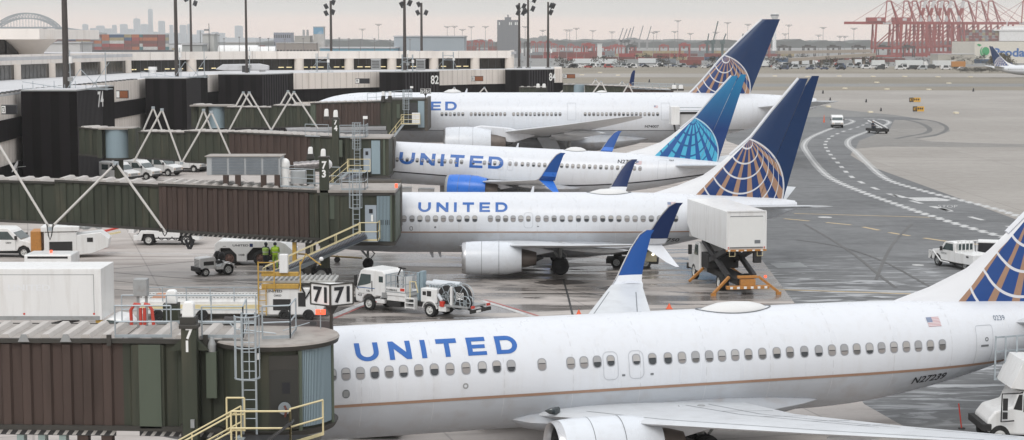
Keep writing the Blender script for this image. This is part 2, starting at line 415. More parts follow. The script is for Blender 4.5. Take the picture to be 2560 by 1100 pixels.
for a, b in (((2050, 542), (2075, 545)), ((2280, 663), (2310, 663))):
    p0, p1 = gp(*a), gp(*b); c = (p0+p1)/2
    g = G(PAINTW); r = (p1-p0).length/2
    g.poly([(c.x+r*math.cos(2*math.pi*k/16), c.y+r*1.1*math.sin(2*math.pi*k/16), .014) for k in range(16)])
    tag(g.build('manhole_cover'), 'small pale manhole cover near the dashed line' if a[1] < 600 else 'pale manhole cover in front of the white pickup', 'manhole cover')
marking('road_sign_marking', [(2234, 487), (2265, 495)], .7, PAINTW, 'short painted bar beside the hold marking', curve=False)
marking('road_sign_marking', [(2330, 516), (2375, 527)], .7, PAINTW, 'short painted bar below the yield marking', curve=False)
g = G(PAINTW)
q = [gp(*p) for p in [(2265, 494), (2340, 494), (2378, 500), (2368, 503), (2293, 503)]]; g.poly([(p.x, p.y, .013) for p in q])
tag(g.build('yield_marking'), 'worn white yield block painted between the road lines', kind='structure')
g = G(PAINTW); text3(g, 'STOP', gp(2345, 519).xy.to_3d()+Vector((0, 0, .019)), (1, -.12, 0), (.25, 1, 0), 2.4, w=1.7, bold=-.005)
tag(g.build('stop_marking'), 'worn white lettering painted on the service road', kind='structure')
q = [gp(*p) for p in [(1925, 659), (2000, 656), (2020, 668), (1945, 671)]]
g = G(M('pale_patch', (.30, .31, .31), .7, var=.2)); g.poly([(p.x, p.y, .012) for p in q]); tag(g.build('asphalt_patch'), 'pale square repair patch in the asphalt near the catering lift', kind='structure')
arc_mark([(2150, 292), (2230, 296), (2290, 305), (2322, 320), (2316, 332), (2270, 341), (2240, 347)], .9, 'dark tyre arc curving round the belt loader, inner one')
arc_mark([(2160, 290), (2250, 294), (2330, 302), (2366, 318), (2350, 334), (2290, 345)], .7, 'dark tyre arc curving round the belt loader, outer one')
arc_mark([(2010, 560), (2080, 600), (2140, 640), (2200, 690), (2240, 720)], .22, 'thin dark tyre track crossing the pale swirls')
arc_mark([(2280, 560), (2240, 600), (2215, 640), (2190, 700)], .22, 'second thin dark tyre track crossing the pale swirls')
arc_mark([(1990, 600), (2090, 615), (2200, 650), (2330, 720)], .2, 'long thin dark tyre track left of the white pickup')
# wing-envelope markings on the concrete
marking('safety_line_marking', [(830, 792), (900, 762), (965, 742)], .5, PAINTW, 'white safety line ahead of the fuel truck cab', curve=False)
marking('safety_line_marking', [(836, 796), (908, 765), (975, 744)], .22, PAINTR, 'red safety line beside the white one near the fuel truck', curve=False)
marking('safety_line_marking', [(1205, 752), (1290, 778), (1330, 792)], .35, PAINTW, 'white safety line right of the hose reel truck', curve=False)
marking('safety_line_marking', [(1212, 750), (1300, 776), (1345, 790)], .18, PAINTR, 'red safety line right of the hose reel truck', curve=False)
marking('lead_in_line_marking', [(262, 632), (820, 642)], .2, PAINTW, 'thin white stand line under the second jet bridge', curve=False)
marking('pavement_crack', [(1408, 698), (1420, 740), (1432, 790)], .12, DARKL, 'dark joint crack running from the main wheels', curve=False)
marking('pavement_crack', [(1300, 706), (1520, 742), (1620, 760)], .05, DARKL, 'thin dark joint under the engine of the second jet', curve=False)
for i, (a, b) in enumerate([((262, 680), (760, 720)), ((262, 722), (700, 755)), ((262, 700), (640, 738)), ((640, 640), (262, 674))]):
    marking('pavement_joint', [a, b], .07, DARKL, ['dark joint crossing the apron under the tractors', 'dark joint beyond the belt ramp', 'dark joint between the tractor and the railing', 'dark diagonal joint left of the tow tractor'][i], curve=False)
# ---------------------------------------------------------------- air
for i, (cx_, cy_, rx_, ry_, z_) in enumerate([(1400, 706, 60, 6, 0), (1330, 655, 70, 7, 0), (1560, 720, 50, 5, 0), (1000, 700, 26, 3, 0), (640, 700, 40, 3, 0)]):
    c_ = gp(cx_, cy_); k_ = c_.y/4400; ex = rx_*k_; ey = ry_*k_*c_.y/15*1.0; rr_ = random.Random(i); g = G(M('oil_stain', (.10, .085, .075), .45, var=.4, scale=.8)); n_ = 34
    g.poly([(c_.x+ex*(1+.3*rr_.uniform(-1, 1))*math.cos(2*math.pi*q/n_), c_.y+ey*(1+.3*rr_.uniform(-1, 1))*math.sin(2*math.pi*q/n_), .009+i*.0005) for q in range(n_)]); tag(g.build('oil_stain'), ['dark oily stain under the main wheels of the second jet', 'dark damp stain under the engine of the second jet', 'dark stain left of the catering lift', 'dark stain near the nose wheel of the second jet', 'dark stain beside the white tug'][i], kind='structure')
g = G(); hm = bpy.data.materials.new('haze_air'); N, L = nodes(hm); N.remove(N['Principled BSDF'])
pv = N.new('ShaderNodeVolumePrincipled'); pv.inputs['Color'].default_value = (.96, .965, .97, 1); pv.inputs['Density'].default_value = .00011; pv.inputs['Anisotropy'].default_value = 0
L.new(pv.outputs[0], N['Material Output'].inputs['Volume'])
g.m(hm).box(-9500, 12500, -80, 10500, -1, 215)
tag(g.build('haze'), 'thin pale haze over the whole airfield', kind='stuff')
# ---------------------------------------------------------------- globe paint for the fins
def globe_mat(name, cx, cz, rad, base, bar, line, ring, tipc=None, nb=25, edge=None, duty=.30, pang=17.5, grad=None, lw=.055):
    m = bpy.data.materials.new(name); N, L = nodes(m); b = N['Principled BSDF']; b.inputs['Roughness'].default_value = .32
    tc = N.new('ShaderNodeTexCoord'); sp = N.new('ShaderNodeSeparateXYZ'); L.new(tc.outputs['Object'], sp.inputs[0])
    mt = lambda op, a, b_=None, c=None: math_node(N, L, op, a, b_, c)
    u = mt('DIVIDE', mt('SUBTRACT', sp.outputs['X'], cx), rad); v = mt('DIVIDE', mt('SUBTRACT', sp.outputs['Z'], cz), rad)
    r2 = mt('ADD', mt('MULTIPLY', u, u), mt('MULTIPLY', v, v)); r = mt('SQRT', r2)
    # a family of circles that all touch at the top point T, and bars that fan out from T
    tx, tz = math.sin(R(pang)), math.cos(R(pang))
    pu, pv = mt('SUBTRACT', u, tx*1.01), mt('SUBTRACT', v, tz*1.01)
    q2 = mt('ADD', mt('MULTIPLY', pu, pu), mt('MULTIPLY', pv, pv))
    kk = mt('DIVIDE', q2, mt('MAXIMUM', mt('MULTIPLY', mt('ADD', mt('MULTIPLY', pu, -tx), mt('MULTIPLY', pv, -tz)), 2), .001))
    ang = mt('ARCTAN2', pu, mt('MULTIPLY', pv, -1))
    sb = mt('SINE', mt('MULTIPLY_ADD', ang, nb, .9))
    bars = mt('GREATER_THAN', mt('MULTIPLY_ADD', mt('MULTIPLY', ang, 1.0), .55, sb), duty)
    la = mt('ABSOLUTE', mt('SUBTRACT', mt('FRACT', mt('DIVIDE', mt('SUBTRACT', kk, .105), .148)), .5))
    lines = mt('GREATER_THAN', la, .5-lw)
    inside = mt('LESS_THAN', r, 1.0)
    rim = mt('MULTIPLY', mt('GREATER_THAN', r, .982), mt('LESS_THAN', r, 1.012))
    def mix(f, a, c):
        mx = N.new('ShaderNodeMix'); mx.data_type = 'RGBA'
        for k, x in ((0, f), (6, a), (7, c)):
            if isinstance(x, tuple): mx.inputs[k].default_value = (*x, 1)
            else: L.new(x, mx.inputs[k])
        return mx.outputs[2]
    n = N.new('ShaderNodeTexNoise'); n.inputs['Scale'].default_value = .8; n.inputs['Detail'].default_value = 6; L.new(tc.outputs['Object'], n.inputs['Vector'])
    bs = mix(n.outputs['Fac'], tuple(x*.85 for x in base), tuple(x*1.15 for x in base))
    if grad: n = N.new('ShaderNodeMapRange'); n.inputs[1].default_value = grad[0]; n.inputs[2].default_value = grad[1]; L.new(sp.outputs['Z'], n.inputs[0])
    tp = bs if tipc is None else mix(n.outputs[0], tipc[0], tipc[1])
    g_in = mix(bars, bs, bar); g_in = mix(lines, g_in, line)
    c = mix(inside, tp, g_in); c = mix(rim, c, ring)
    if edge:
        e = mt('LESS_THAN', sp.outputs['X'], mt('MULTIPLY_ADD', sp.outputs['Z'], edge[2], edge[0]-edge[1]*edge[2])); e = mt('MULTIPLY', e, mt('LESS_THAN', sp.outputs['Z'], edge[1]+3.6)); c = mix(e, c, (.78, .79, .81))
    L.new(c, b.inputs['Base Color'])
    return m
# ---------------------------------------------------------------- aircraft
class Plane:
    def __init__(s, name, label, X0, Y0, yaw, pitch, zc, kind, group=None):
        s.T = thing(name, label, 'airliner', (X0, Y0, 0), R(yaw), group)
        s.T.rotation_euler = (0, R(pitch), R(yaw))
        s.Mx = Matrix.Translation((X0, Y0, 0)) @ Matrix.Rotation(R(yaw), 4, 'Z') @ Matrix.Rotation(R(pitch), 4, 'Y')
        s.pitch = R(pitch); s.Mi = s.Mx.inverted(); s.zc = zc; s.k = kind
        if kind == 777:
            s.L = 63.7; Lf = 63.0
            s.sec = [(-3, .05, .05, -1.2), (-2.6, .7, .7, -1.15), (-1.8, 1.3, 1.3, -1.0), (-.5, 1.95, 1.95, -.75), (1, 2.4, 2.45, -.5), (3, 2.8, 2.85, -.22), (5.5, 3.05, 3.08, -.04), (8, 3.1, 3.13, 0),
                     (44, 3.1, 3.13, 0), (48, 2.98, 2.95, .17), (52, 2.6, 2.55, .5), (56, 2.0, 1.95, .98), (60, 1.15, 1.2, 1.5), (62.3, .5, .75, 1.75), (63.0, .12, .55, 1.8)]
        else:
            s.L = {700: 33.6, 800: 39.5}[kind]; Lf = s.L-1.5; a, b = 1.88, 1.98
            s.sec = [(0, .05, .05, -.72), (.3, .52, .5, -.68), (.9, .9, .92, -.55), (1.8, 1.27, 1.32, -.37), (2.8, 1.52, 1.62, -.2), (4.2, 1.76, 1.85, -.06), (6, a, b, 0),
                     (Lf-13.2, a, b, 0), (Lf-10.5, 1.86, 1.9, .06), (Lf-8, 1.72, 1.68, .22), (Lf-5.5, 1.42, 1.36, .46), (Lf-3.2, 1.02, .98, .74), (Lf-1.2, .6, .6, .98), (Lf, .28, .3, 1.12)]
        s.Lf = Lf
    def dims(s, x):
        S = s.sec
        if x <= S[0][0]: return S[0][1:]
        for i in range(1, len(S)):
            if x <= S[i][0]:
                t = (x-S[i-1][0])/(S[i][0]-S[i-1][0])
                # smooth cubic using neighbours
                def cm(j):
                    p1, p2 = S[i-1][j], S[i][j]; h = S[i][0]-S[i-1][0]
                    m1 = (p2-S[i-2][j])/(S[i][0]-S[i-2][0])*h if i > 1 else (p2-p1)
                    m2 = (S[i+1][j]-p1)/(S[i+1][0]-S[i-1][0])*h if i < len(S)-1 else (p2-p1)
                    if abs(p2-p1) < 1e-6: return p1
                    return (2*t**3-3*t**2+1)*p1+(t**3-2*t**2+t)*m1+(-2*t**3+3*t**2)*p2+(t**3-t**2)*m2
                return cm(1), cm(2), cm(3)
        return S[-1][1:]
    def hit(s, px, py):
        """(station, z) on the camera side of the fuselage under an image point"""
        o = s.Mi @ Vector((0, 0, CH)); d = (s.Mi.to_3x3() @ ray(px, py)); x = 20.
        for _ in range(12):
            a, b, dz = s.dims(x); zc = s.zc+dz
            A = (d.y/a)**2+(d.z/b)**2; B = 2*(o.y*d.y/a**2+(o.z-zc)*d.z/b**2); C = (o.y/a)**2+((o.z-zc)/b)**2-1
            D = max(0, B*B-4*A*C); t = (-B-math.sqrt(D))/(2*A); p = o+d*t; x = p.x
        return p.x, p.z
    def flat(s, px, py, lat=0.):
        """(station, z) in the plane's vertical plane at lateral offset lat (+ away from camera)"""
        o = s.Mi @ Vector((0, 0, CH)); d = (s.Mi.to_3x3() @ ray(px, py)); t = (lat-o.y)/d.y; p = o+d*t
        return p.x, p.z
    def surf(s, x, z, off=.012, side=-1):
        a, b, dz = s.dims(x); zc = s.zc+dz; q = max(-.999, min(.999, (z-zc)/b)); cth = math.sqrt(1-q*q)
        n = Vector((0, side*cth/a, q/b)).normalized()
        return Vector((x, side*a*cth, zc+b*q))+n*off
    def decal(s, name, vs, fs, mat, off=.012, cut=.15, parent=None, side=-1, cutx=False):
        """2-D polygons in (station, z) laid on the skin"""
        bm = bmesh.new(); V = [bm.verts.new((x, 0, z)) for x, z in vs]
        for f in fs:
            try: bm.faces.new([V[i] for i in f])
            except ValueError: pass
        zs = [v[1] for v in vs]; z = min(zs)+cut
        while z < max(zs):
            bmesh.ops.bisect_plane(bm, geom=bm.verts[:]+bm.edges[:]+bm.faces[:], plane_co=(0, 0, z), plane_no=(0, 0, 1)); z += cut
        if cutx:
            xs = [v[0] for v in vs]; x = min(xs)+.8
            while x < max(xs):
                bmesh.ops.bisect_plane(bm, geom=bm.verts[:]+bm.edges[:]+bm.faces[:], plane_co=(x, 0, 0), plane_no=(1, 0, 0)); x += .8
        for v in bm.verts: v.co = s.surf(v.co.x, v.co.z, off, side)
        me = bpy.data.meshes.new(name); bmesh.ops.recalc_face_normals(bm, faces=bm.faces); bm.to_mesh(me); bm.free(); me.materials.append(mat)
        o = bpy.data.objects.new(name, me); COL.objects.link(o); o.parent = parent or s.T
        return o
    def text(s, name, txt, p0, p1, h, mat, bold=.02, shear=0.):
        """p0, p1: image points of the lower-left / lower-right; h: height in metres"""
        x0, z0 = s.hit(*p0); x1, z1 = s.hit(*p1); vs, fs = text_polys(txt, bold, shear); mw = max(v[0] for v in vs)
        return s.decal(name, [(x0+v[0]/mw*(x1-x0), z0+(z1-z0)*v[0]/mw+v[1]*h) for v in vs], fs, mat, cut=.12)
    def fuselage(s, stripe, paint, belly, seg=.55):
        xs = []; x = s.sec[0][0]; x00 = x
        while x < s.Lf:
            xs.append(x); x += (.12 if x-x00 < 1 else .3 if x-x00 < 6 else seg)
        xs.append(s.Lf)
        rings = []; nb, nt = 7, 15
        for x in xs:
            a, b, dz = s.dims(x); zc = s.zc+dz; zs = stripe(x)
            q = max(-.985, min(.9, (zs-zc)/b)); th = math.asin(q)
            ang = [-math.pi/2+(th+math.pi/2)*k/nb for k in range(nb)]+[th+(math.pi/2-th)*k/nt for k in range(nt+1)]
            ring = [Vector((x, -a*math.cos(t), zc+b*math.sin(t))) for t in ang]
            ring += [Vector((x, a*math.cos(t), zc+b*math.sin(t))) for t in ang[1:-1][::-1]]
            rings.append(ring)
        n = len(rings[0]); g = G(paint); g.m(belly); g.m(paint)
        vs = [p for r in rings for p in r]; o = 0; g.v = [tuple(p) for p in vs]
        for i in range(len(rings)-1):
            for k in range(n):
                g.f.append([i*n+k, i*n+(k+1) % n, (i+1)*n+(k+1) % n, (i+1)*n+k]); g.mi.append(1 if (k < nb or k >= n-nb) else 0)
        g.f.append(list(range(n))[::-1]); g.mi.append(0); g.f.append([(len(rings)-1)*n+k for k in range(n)]); g.mi.append(0)
        o = g.build('fuselage', s.T, smooth=True, ang=50)
        x = 7.5
        while x < s.Lf-7:
            for sd in (-1, 1):
                g = G(FSEAM); zs = [-.80, -.6, -.4, -.2, 0, .2, .4, .6, .75, .88, .96]; pts = []
                for q in zs: a, b, dz = s.dims(x); z = s.zc+dz+b*q; pts += [s.surf(x, z, .006, sd), s.surf(x+.022, z, .006, sd)]
                g.add(pts, [(2*i, 2*i+1, 2*i+3, 2*i+2) for i in range(len(zs)-1)]); g.build('skin_seam', o)
            x += 2.54 if s.k != 777 else 4.3
        return o
    def stripe_strip(s, x0, x1, fz, w, mat):
        xs = [x0+(x1-x0)*k/80 for k in range(81)]
        for sd in (-1, 1):
            g = G(mat); vs = []; fs = []
            for i, x in enumerate(xs):
                z = fz(x); vs += [s.surf(x, z-w/2, .01, sd), s.surf(x, z+w/2, .01, sd)]
            g.add(vs, [(2*i, 2*i+1, 2*i+3, 2*i+2) for i in range(80)]); g.build('cheat_line', s.T)
    def window(s, px, py, w=.27, h=.37, shade=None, blank=False):
        x, z = s.hit(px, py)
        def rr(w, h, r, dz=0, n=4):
            pts = []
            for cx, cz, a0 in ((w/2-r, h/2-r, 0), (-w/2+r, h/2-r, 90), (-w/2+r, -h/2+r, 180), (w/2-r, -h/2+r, 270)):
                for k in range(n+1):
                    t = R(a0+90*k/n); pts.append((cx+r*math.cos(t), cz+r*math.sin(t)+dz))
            return pts
        sh = shade if shade is not None else random.choice([.45, .5, .55, .55, .6, .62, .65, .7, .4])
        g = G(WFRAME)
        outer = rr(w+.07, h+.07, .14*w/.27); g.poly([s.surf(x+a, z+b, .006) for a, b in outer])
        inner = rr(w, h, .11*w/.27)
        zt = h/2-h*sh
        up = [p for p in inner if p[1] > zt]; lo = [p for p in inner if p[1] <= zt]
        def clip(poly, keep_up):
            out = []
            for i in range(len(poly)):
                p, q = poly[i], poly[(i+1) % len(poly)]; a = (p[1] > zt) == keep_up; b = (q[1] > zt) == keep_up
                if a: out.append(p)
                if a != b:
                    t = (zt-p[1])/(q[1]-p[1]); out.append((p[0]+t*(q[0]-p[0]), zt))
            return out
        if blank: g.m(WBLANK).poly([s.surf(x+a, z+b, .012) for a, b in inner])
        else:
            c = clip(inner, True)
            if len(c) > 2: g.m(random.choice(SHADES)).poly([s.surf(x+a, z+b, .012) for a, b in c])
            c = clip(inner, False)
            if len(c) > 2: g.m(random.choice(WGL)).poly([s.surf(x+a, z+b, .012) for a, b in c])
            g.m(INK).poly([s.surf(x+a, zt+z+b, .016) for a, b in ((-w/2+.01, -.012), (w/2-.01, -.012), (w/2-.01, .012), (-w/2+.01, .012))])
        o = g.build('window', s.T)
        return o
    def outline(s, name, x, z, w, h, r, t=.03, mat=None, off=.008, fill=None):
        def rr(w, h, r, n=5):
            return [(cx+r*math.cos(R(a0+90*k/n)), cz+r*math.sin(R(a0+90*k/n))) for cx, cz, a0 in ((w/2-r, h/2-r, 0), (-w/2+r, h/2-r, 90), (-w/2+r, -h/2+r, 180), (w/2-r, -h/2+r, 270)) for k in range(n+1)]
        def sub(P):
            out = []
            for i in range(len(P)):
                p, q = P[i], P[(i+1) % len(P)]; k = max(1, int(abs(q[1]-p[1])/.2))
                for j in range(k): out.append((p[0]+(q[0]-p[0])*j/k, p[1]+(q[1]-p[1])*j/k))
            return out
        A = rr(w, h, r); Bq = rr(w-2*t, h-2*t, max(.01, r-t)); g = G(mat or DOORL)
        A2, B2 = [], []
        for i in range(len(A)):
            p, q, p2, q2 = A[i], A[(i+1) % len(A)], Bq[i], Bq[(i+1) % len(Bq)]; k = max(1, int(abs(q[1]-p[1])/.2))
            for j in range(k):
                A2.append((p[0]+(q[0]-p[0])*j/k, p[1]+(q[1]-p[1])*j/k)); B2.append((p2[0]+(q2[0]-p2[0])*j/k, p2[1]+(q2[1]-p2[1])*j/k))
        n = len(A2); g.add([s.surf(x+a, z+b, off) for a, b in A2]+[s.surf(x+a, z+b, off) for a, b in B2], [(i, (i+1) % n, n+(i+1) % n, n+i) for i in range(n)])
        return g.build(name, s.T)
    def airfoil_loft(s, name, secs, mat, vertical=False, parent=None, mats=None, n=8):
        """secs: (span, xle, chord, height, thickness); wing: span=y, height=z"""
        prof = []
        for k in range(n+1):
            t = k/n; c = .5*(1-math.cos(math.pi*t)); prof.append((c, 5*.2*(.2969*math.sqrt(c)-.126*c-.3516*c*c+.2843*c**3-.1015*c**4)*5/5))
        up = [(c, y) for c, y in prof]; lo = [(c, -y) for c, y in prof[1:-1]][::-1]
        P = up+lo; rings = []
        for sp, xl, ch, hh, th in secs:
            ring = []
            for c, y in P:
                if vertical: ring.append((xl+c*ch, hh+y*th*5, sp))
                else: ring.append((xl+c*ch, sp, hh+y*th*5))
            rings.append(ring)
        g = G(mat)
        if mats:
            n2 = len(P)
            for i in range(len(rings)-1):
                g.m(mats[i]); g.loft([rings[i], rings[i+1]], cap=False)
            g.add(rings[-1], [tuple(range(n2))]); g.add(rings[0], [tuple(range(n2))[::-1]])
        else: g.loft(rings)
        return g.build(name, parent or s.T, smooth=True, ang=35)
    def engine(s, xi, y, z, r, Lc, mat=None, chev=False, core=.6):
        mat = mat or NACW; sgn = 1 if y > 0 else -1
        g = G(mat)
        prof = [(0.25, r*.84), (.12, r*.86), (.02, r*.89), (0, r*.92), (.05, r*.955), (.25, r*.985), (.7, r*1.02), (Lc*.45, r*1.04), (Lc*.75, r*1.0), (Lc, r*.84), (Lc, r*.80), (Lc-.3, r*.8)]
        g.lathe(prof[5:], (xi, y, z), n=40, closed=True)
        e = g.build('engine_cowl', s.T, smooth=True, ang=45)
        g = G(METAL if mat is not BRBLUE else GREY).lathe(prof[:6], (xi, y, z), n=40, closed=True); g.build('inlet_lip', e, smooth=True)
        g = G(DARK).lathe([(.25, r*.84), (1.1, r*.80), (1.15, r*.25), (1.1, .02)], (xi, y, z), n=40, closed=True); g.build('fan', e, smooth=True)
        g = G(M('spinner_grey', (.2, .2, .21), .4)); g.lathe([(.75, .02), (.95, r*.16), (1.15, r*.26)], (xi, y, z), n=16, closed=True); g.build('spinner', e, smooth=True)
        g = G(M('exhaust_metal', (.20, .17, .15), .4, .7, var=.2)); g.lathe([(Lc-.4, r*.78), (Lc-.2, r*.62), (Lc+.35*r, r*.56), (Lc+.9*r, r*.42), (Lc+.92*r, r*.36), (Lc+.5*r, r*.34)], (xi, y, z), n=32, closed=True); g.build('exhaust_nozzle', e, smooth=True)
        g = G(DARK); g.lathe([(Lc+.4*r, r*.32), (Lc+1.0*r, r*.2), (Lc+1.35*r, .03)], (xi, y, z), n=20, closed=True); g.build('exhaust_cone', e, smooth=True)
        # panel seams as shallow dark rings
        for fx in (.33, .62):
            g = G(SEAM); rr_ = r*(1.032 if fx < .5 else 1.028); rings = []
            for a in (-.012, .012):
                rings.append([(xi+Lc*fx+a, y+rr_*1.004*math.cos(2*math.pi*k/40), z+rr_*1.004*math.sin(2*math.pi*k/40)) for k in range(40)])
            g.loft(rings, cap=False); g.build('cowl_seam', e)
        # nacelle chine / strake
        g = G(NACW); yy = y-.75*r*sgn
        return e
    def gear(s, x, y, z_top, r, w, n=2, strut=.14, door=True, name='main_gear', oy=.42, trucks=(0,), drop=0.):
        zg = drop + r + x*math.sin(s.pitch)
        g = G(GREY); g.cyl((x, y, z_top), (x, y, zg), strut, strut*.8, 10); g.cyl((x, y-oy-.05, zg), (x, y+oy+.05, zg), .1, n=8)
        g.bar((x-.9, y, z_top), (x, y, zg+.4), .12); g.bar((x+.1, y, zg+.2), (x+.45, y, zg+.65), .07); g.bar((x+.45, y, zg+.65), (x+.1, y, zg+1.0), .07)
        if len(trucks) > 1: g.bar((x+trucks[0], y, zg), (x+trucks[-1], y, zg), .3)
        gr = g.build(name, s.T)
        if door:
            g = G(PLANEG); g.cb((x+.15, y-oy*.9-.25, zg+r+.55), (r*2.2, .06, z_top-zg-r+.1)); g.build('gear_door', gr, bevel=.02)
        for tx in trucks:
            for sd in (-1, 1):
                g = G(BLACK); c = (x+tx, y+sd*oy, zg); hw = w/2
                g.lathe([(-hw, r*.62), (-hw, r*.85), (-hw*.7, r*.97), (0, r), (hw*.7, r*.97), (hw, r*.85), (hw, r*.62)], c, axis='y', n=24, closed=True)
                g.lathe([(-hw, r*.62), (-hw*.8, r*.5), (-hw*.8, .01)], c, axis='y', n=24, closed=True); g.lathe([(hw, r*.62), (hw*.8, r*.5), (hw*.8, .01)], c, axis='y', n=24, closed=True)
                wh = g.build('wheel', gr, smooth=True)
        return gr
    def blade(s, name, x, z, h, c, top=True, mat=None):
        g = G(mat or PLANEW); d = 1 if top else -1
        g.prism([(x, z-.1*d), (x+c, z-.1*d), (x+c*1.15, z+h*d), (x+c*.75, z+h*d)], -.03, .03, 'y'); g.build(name, s.T)
    def flag(s, p, w=.75, h=.42):
        x, z = s.hit(*p)
        for nm, mat, rects in (('flag', M('flag_white', (.75, .72, .72), .5, var=0), [(0, 0, w, h)]), ('flag_stripes', M('flag_red', (.50, .28, .30), .5, var=0), [(0, h*k*2/13, w, h*(2*k+1)/13) for k in range(7)]), ('flag_canton', M('flag_blue', (.20, .24, .34), .5, var=0), [(0, h*6/13, w*.42, h)])):
            vs = []; fs = []
            for a, b, c, d in rects:
                i = len(vs); vs += [(x+a, z+b), (x+c, z+b), (x+c, z+d), (x+a, z+d)]; fs.append((i, i+1, i+2, i+3))
            s.decal(nm, vs, fs, mat, off={'flag': .01, 'flag_stripes': .014, 'flag_canton': .018}[nm])
    def title(s, tl, bl, br, widths=(1.2, 1.15, .3, 1.08, 1.0, 1.15), gap=.52, name='title_lettering', mat=None):
        x0, z1 = s.hit(*tl); _, z0 = s.hit(*bl); x1, _z = s.hit(*br); h = z1-z0
        tot = sum(widths)+gap*5; k = (x1-x0)/tot; t = .27
        th = t*h; tw = .27*k*.98
        x = x0
        for ch, wd in zip('UNITED', widths):
            W = wd*k; q = []
            def rect(a, b, c, d): q.append([(x+a, z0+b), (x+c, z0+b), (x+c, z0+d), (x+a, z0+d)])
            if ch == 'U':
                r = .5*h; rect(0, r, tw, h); rect(W-tw, r, W, h); n = 12
                for i in range(n):
                    a, b = math.pi+math.pi*i/n, math.pi+math.pi*(i+1)/n
                    f = lambda t_, rx, rz: (x+W/2+rx*math.cos(t_), z0+r+rz*math.sin(t_))
                    q.append([f(a, W/2, r), f(b, W/2, r), f(b, W/2-tw, r-th*.85), f(a, W/2-tw, r-th*.85)])
            if ch == 'N':
                rect(0, 0, tw, h); rect(W-tw, 0, W, h); q.append([(x+tw, z0+h), (x+tw*.2, z0+h), (x+W-tw, z0), (x+W-tw*.2, z0)]) if False else q.append([(x+tw, z0+h), (x+tw, z0+h*.60), (x+W-tw, z0), (x+W-tw, z0+h*.40)])
            if ch == 'I': rect(0, 0, tw, h)
            if ch == 'T': rect(0, h-th*.9, W, h); rect(W/2-tw/2, 0, W/2+tw/2, h-th*.9)
            if ch == 'E': rect(0, 0, tw, h); rect(tw, 0, W, th*.8); rect(tw, h-th*.8, W, h); rect(tw, h/2-th*.38, W*.94, h/2+th*.38)
            if ch == 'D':
                rect(0, 0, tw, h); r = h/2; rx = min(W-tw, .62*h*k/ k if False else (W-tw)*.62); xm = x+W-rx
                rect(tw, h-th*.85, W-rx, h); rect(tw, 0, W-rx, th*.85); n = 12
                for i in range(n):
                    a, b = -math.pi/2+math.pi*i/n, -math.pi/2+math.pi*(i+1)/n
                    f = lambda t_, ra, rb: (xm+ra*math.cos(t_), z0+r+rb*math.sin(t_))
                    q.append([f(a, rx, r), f(b, rx, r), f(b, rx-tw, r-th*.85), f(a, rx-tw, r-th*.85)])
            vs = [p for f in q for p in f]; s.decal(name, vs, [tuple(range(4*i, 4*i+4)) for i in range(len(q))], mat or BLUE, cut=.16)
            x += W+gap*k
    def common737(s, wl, low_blade, eng_mat, er, globe, belly_fair=True, lowmat=None, blade_mat=None, near_wl=True, wl_split=True, rud=0.):
        g0 = 19.6 if s.k == 800 else 16.6; zc = s.zc; L_ = s.L; s.g0 = g0
        for sd in (-1, 1):
            secs = [(sd*1.2, g0-5.9, 8.2, zc-1.32, .52), (sd*1.9, g0-5.4, 7.6, zc-1.25, .48), (sd*5.6, g0-3.1, 5.4, zc-.90, .30), (sd*11, g0+.25, 3.4, zc-.28, .19), (sd*16.4, g0+3.5, 1.75, zc+.40, .1), (sd*16.9, g0+3.85, 1.6, zc+.50, .09)]
            wg = s.airfoil_loft('wing', secs, WINGG, n=10)
            # flap track fairings and control surface gaps
            for yy in (3.6, 7.3, 10.2):
                zz = zc-1.25+(yy-1.9)*.105; xt = g0+2.2+max(0, (yy-5.6))*.24
                g = G(WINGG); g.loft([[(xt-2.0+1.5*c*2-.1, sd*yy+.16*math.cos(2*math.pi*k/8)*math.sin(math.pi*min(1, c+.08)), zz-.28+.17*math.sin(2*math.pi*k/8)*math.sin(math.pi*min(1, c+.08))) for k in range(8)] for c in (0, .2, .4, .6, .8, .9)]); g.build('flap_track_fairing', wg, smooth=True)
            def on_top(u, f):
                # point on upper surface at span u (abs), chord fraction f
                for i in range(1, len(secs)):
                    if abs(secs[i][0]) >= u or i == len(secs)-1:
                        a, b = secs[i-1], secs[i]; t = (u-abs(a[0]))/(abs(b[0])-abs(a[0])); v = [a[j]+(b[j]-a[j])*t for j in range(5)]
                        y_ = 5*.2*(.2969*math.sqrt(f)-.126*f-.3516*f*f+.2843*f**3-.1015*f**4)
                        return Vector((v[1]+v[2]*f, sd*u, v[3]+y_*v[4]*5+.006))
            for nm, f, u0, u1 in (('slat_gap', .10, 2.6, 15.8), ('spoiler_gap', .62, 2.6, 11.2), ('flap_gap', .76, 2.4, 11.5), ('aileron_gap', .78, 12, 15.6)):
                pts = [on_top(u0+(u1-u0)*k/24, f) for k in range(25)]; wd = .045
                g = G(SEAM); g.add([p for q in pts for p in (q, q+Vector((wd, 0, -.0)))], [(2*k, 2*k+1, 2*k+3, 2*k+2) for k in range(24)]); g.build(nm, wg)
            for u in (4.6, 6.6, 8.6, 10.4):
                a_, b_ = on_top(u, .62), on_top(u, .95); g = G(SEAM); g.add([a_, a_+Vector((0, .04, 0)), b_+Vector((0, .04, 0)), b_], [(0, 1, 2, 3)]); g.build('panel_gap', wg)
            # winglet
            ws = [(16.9, g0+3.95, 1.5, zc+.5, .09), (17.2, g0+4.15, 1.35, zc+.60, .09), (17.40, g0+4.4, 1.2, zc+.88, .08), (17.5, g0+4.62, 1.08, zc+1.25, .07), (17.7, g0+5.15, .85, zc+2.1, .05), (17.85, g0+5.65, .58, zc+2.72, .03), (17.9, g0+6.0, .4, zc+2.93, .02)]
            rings = []
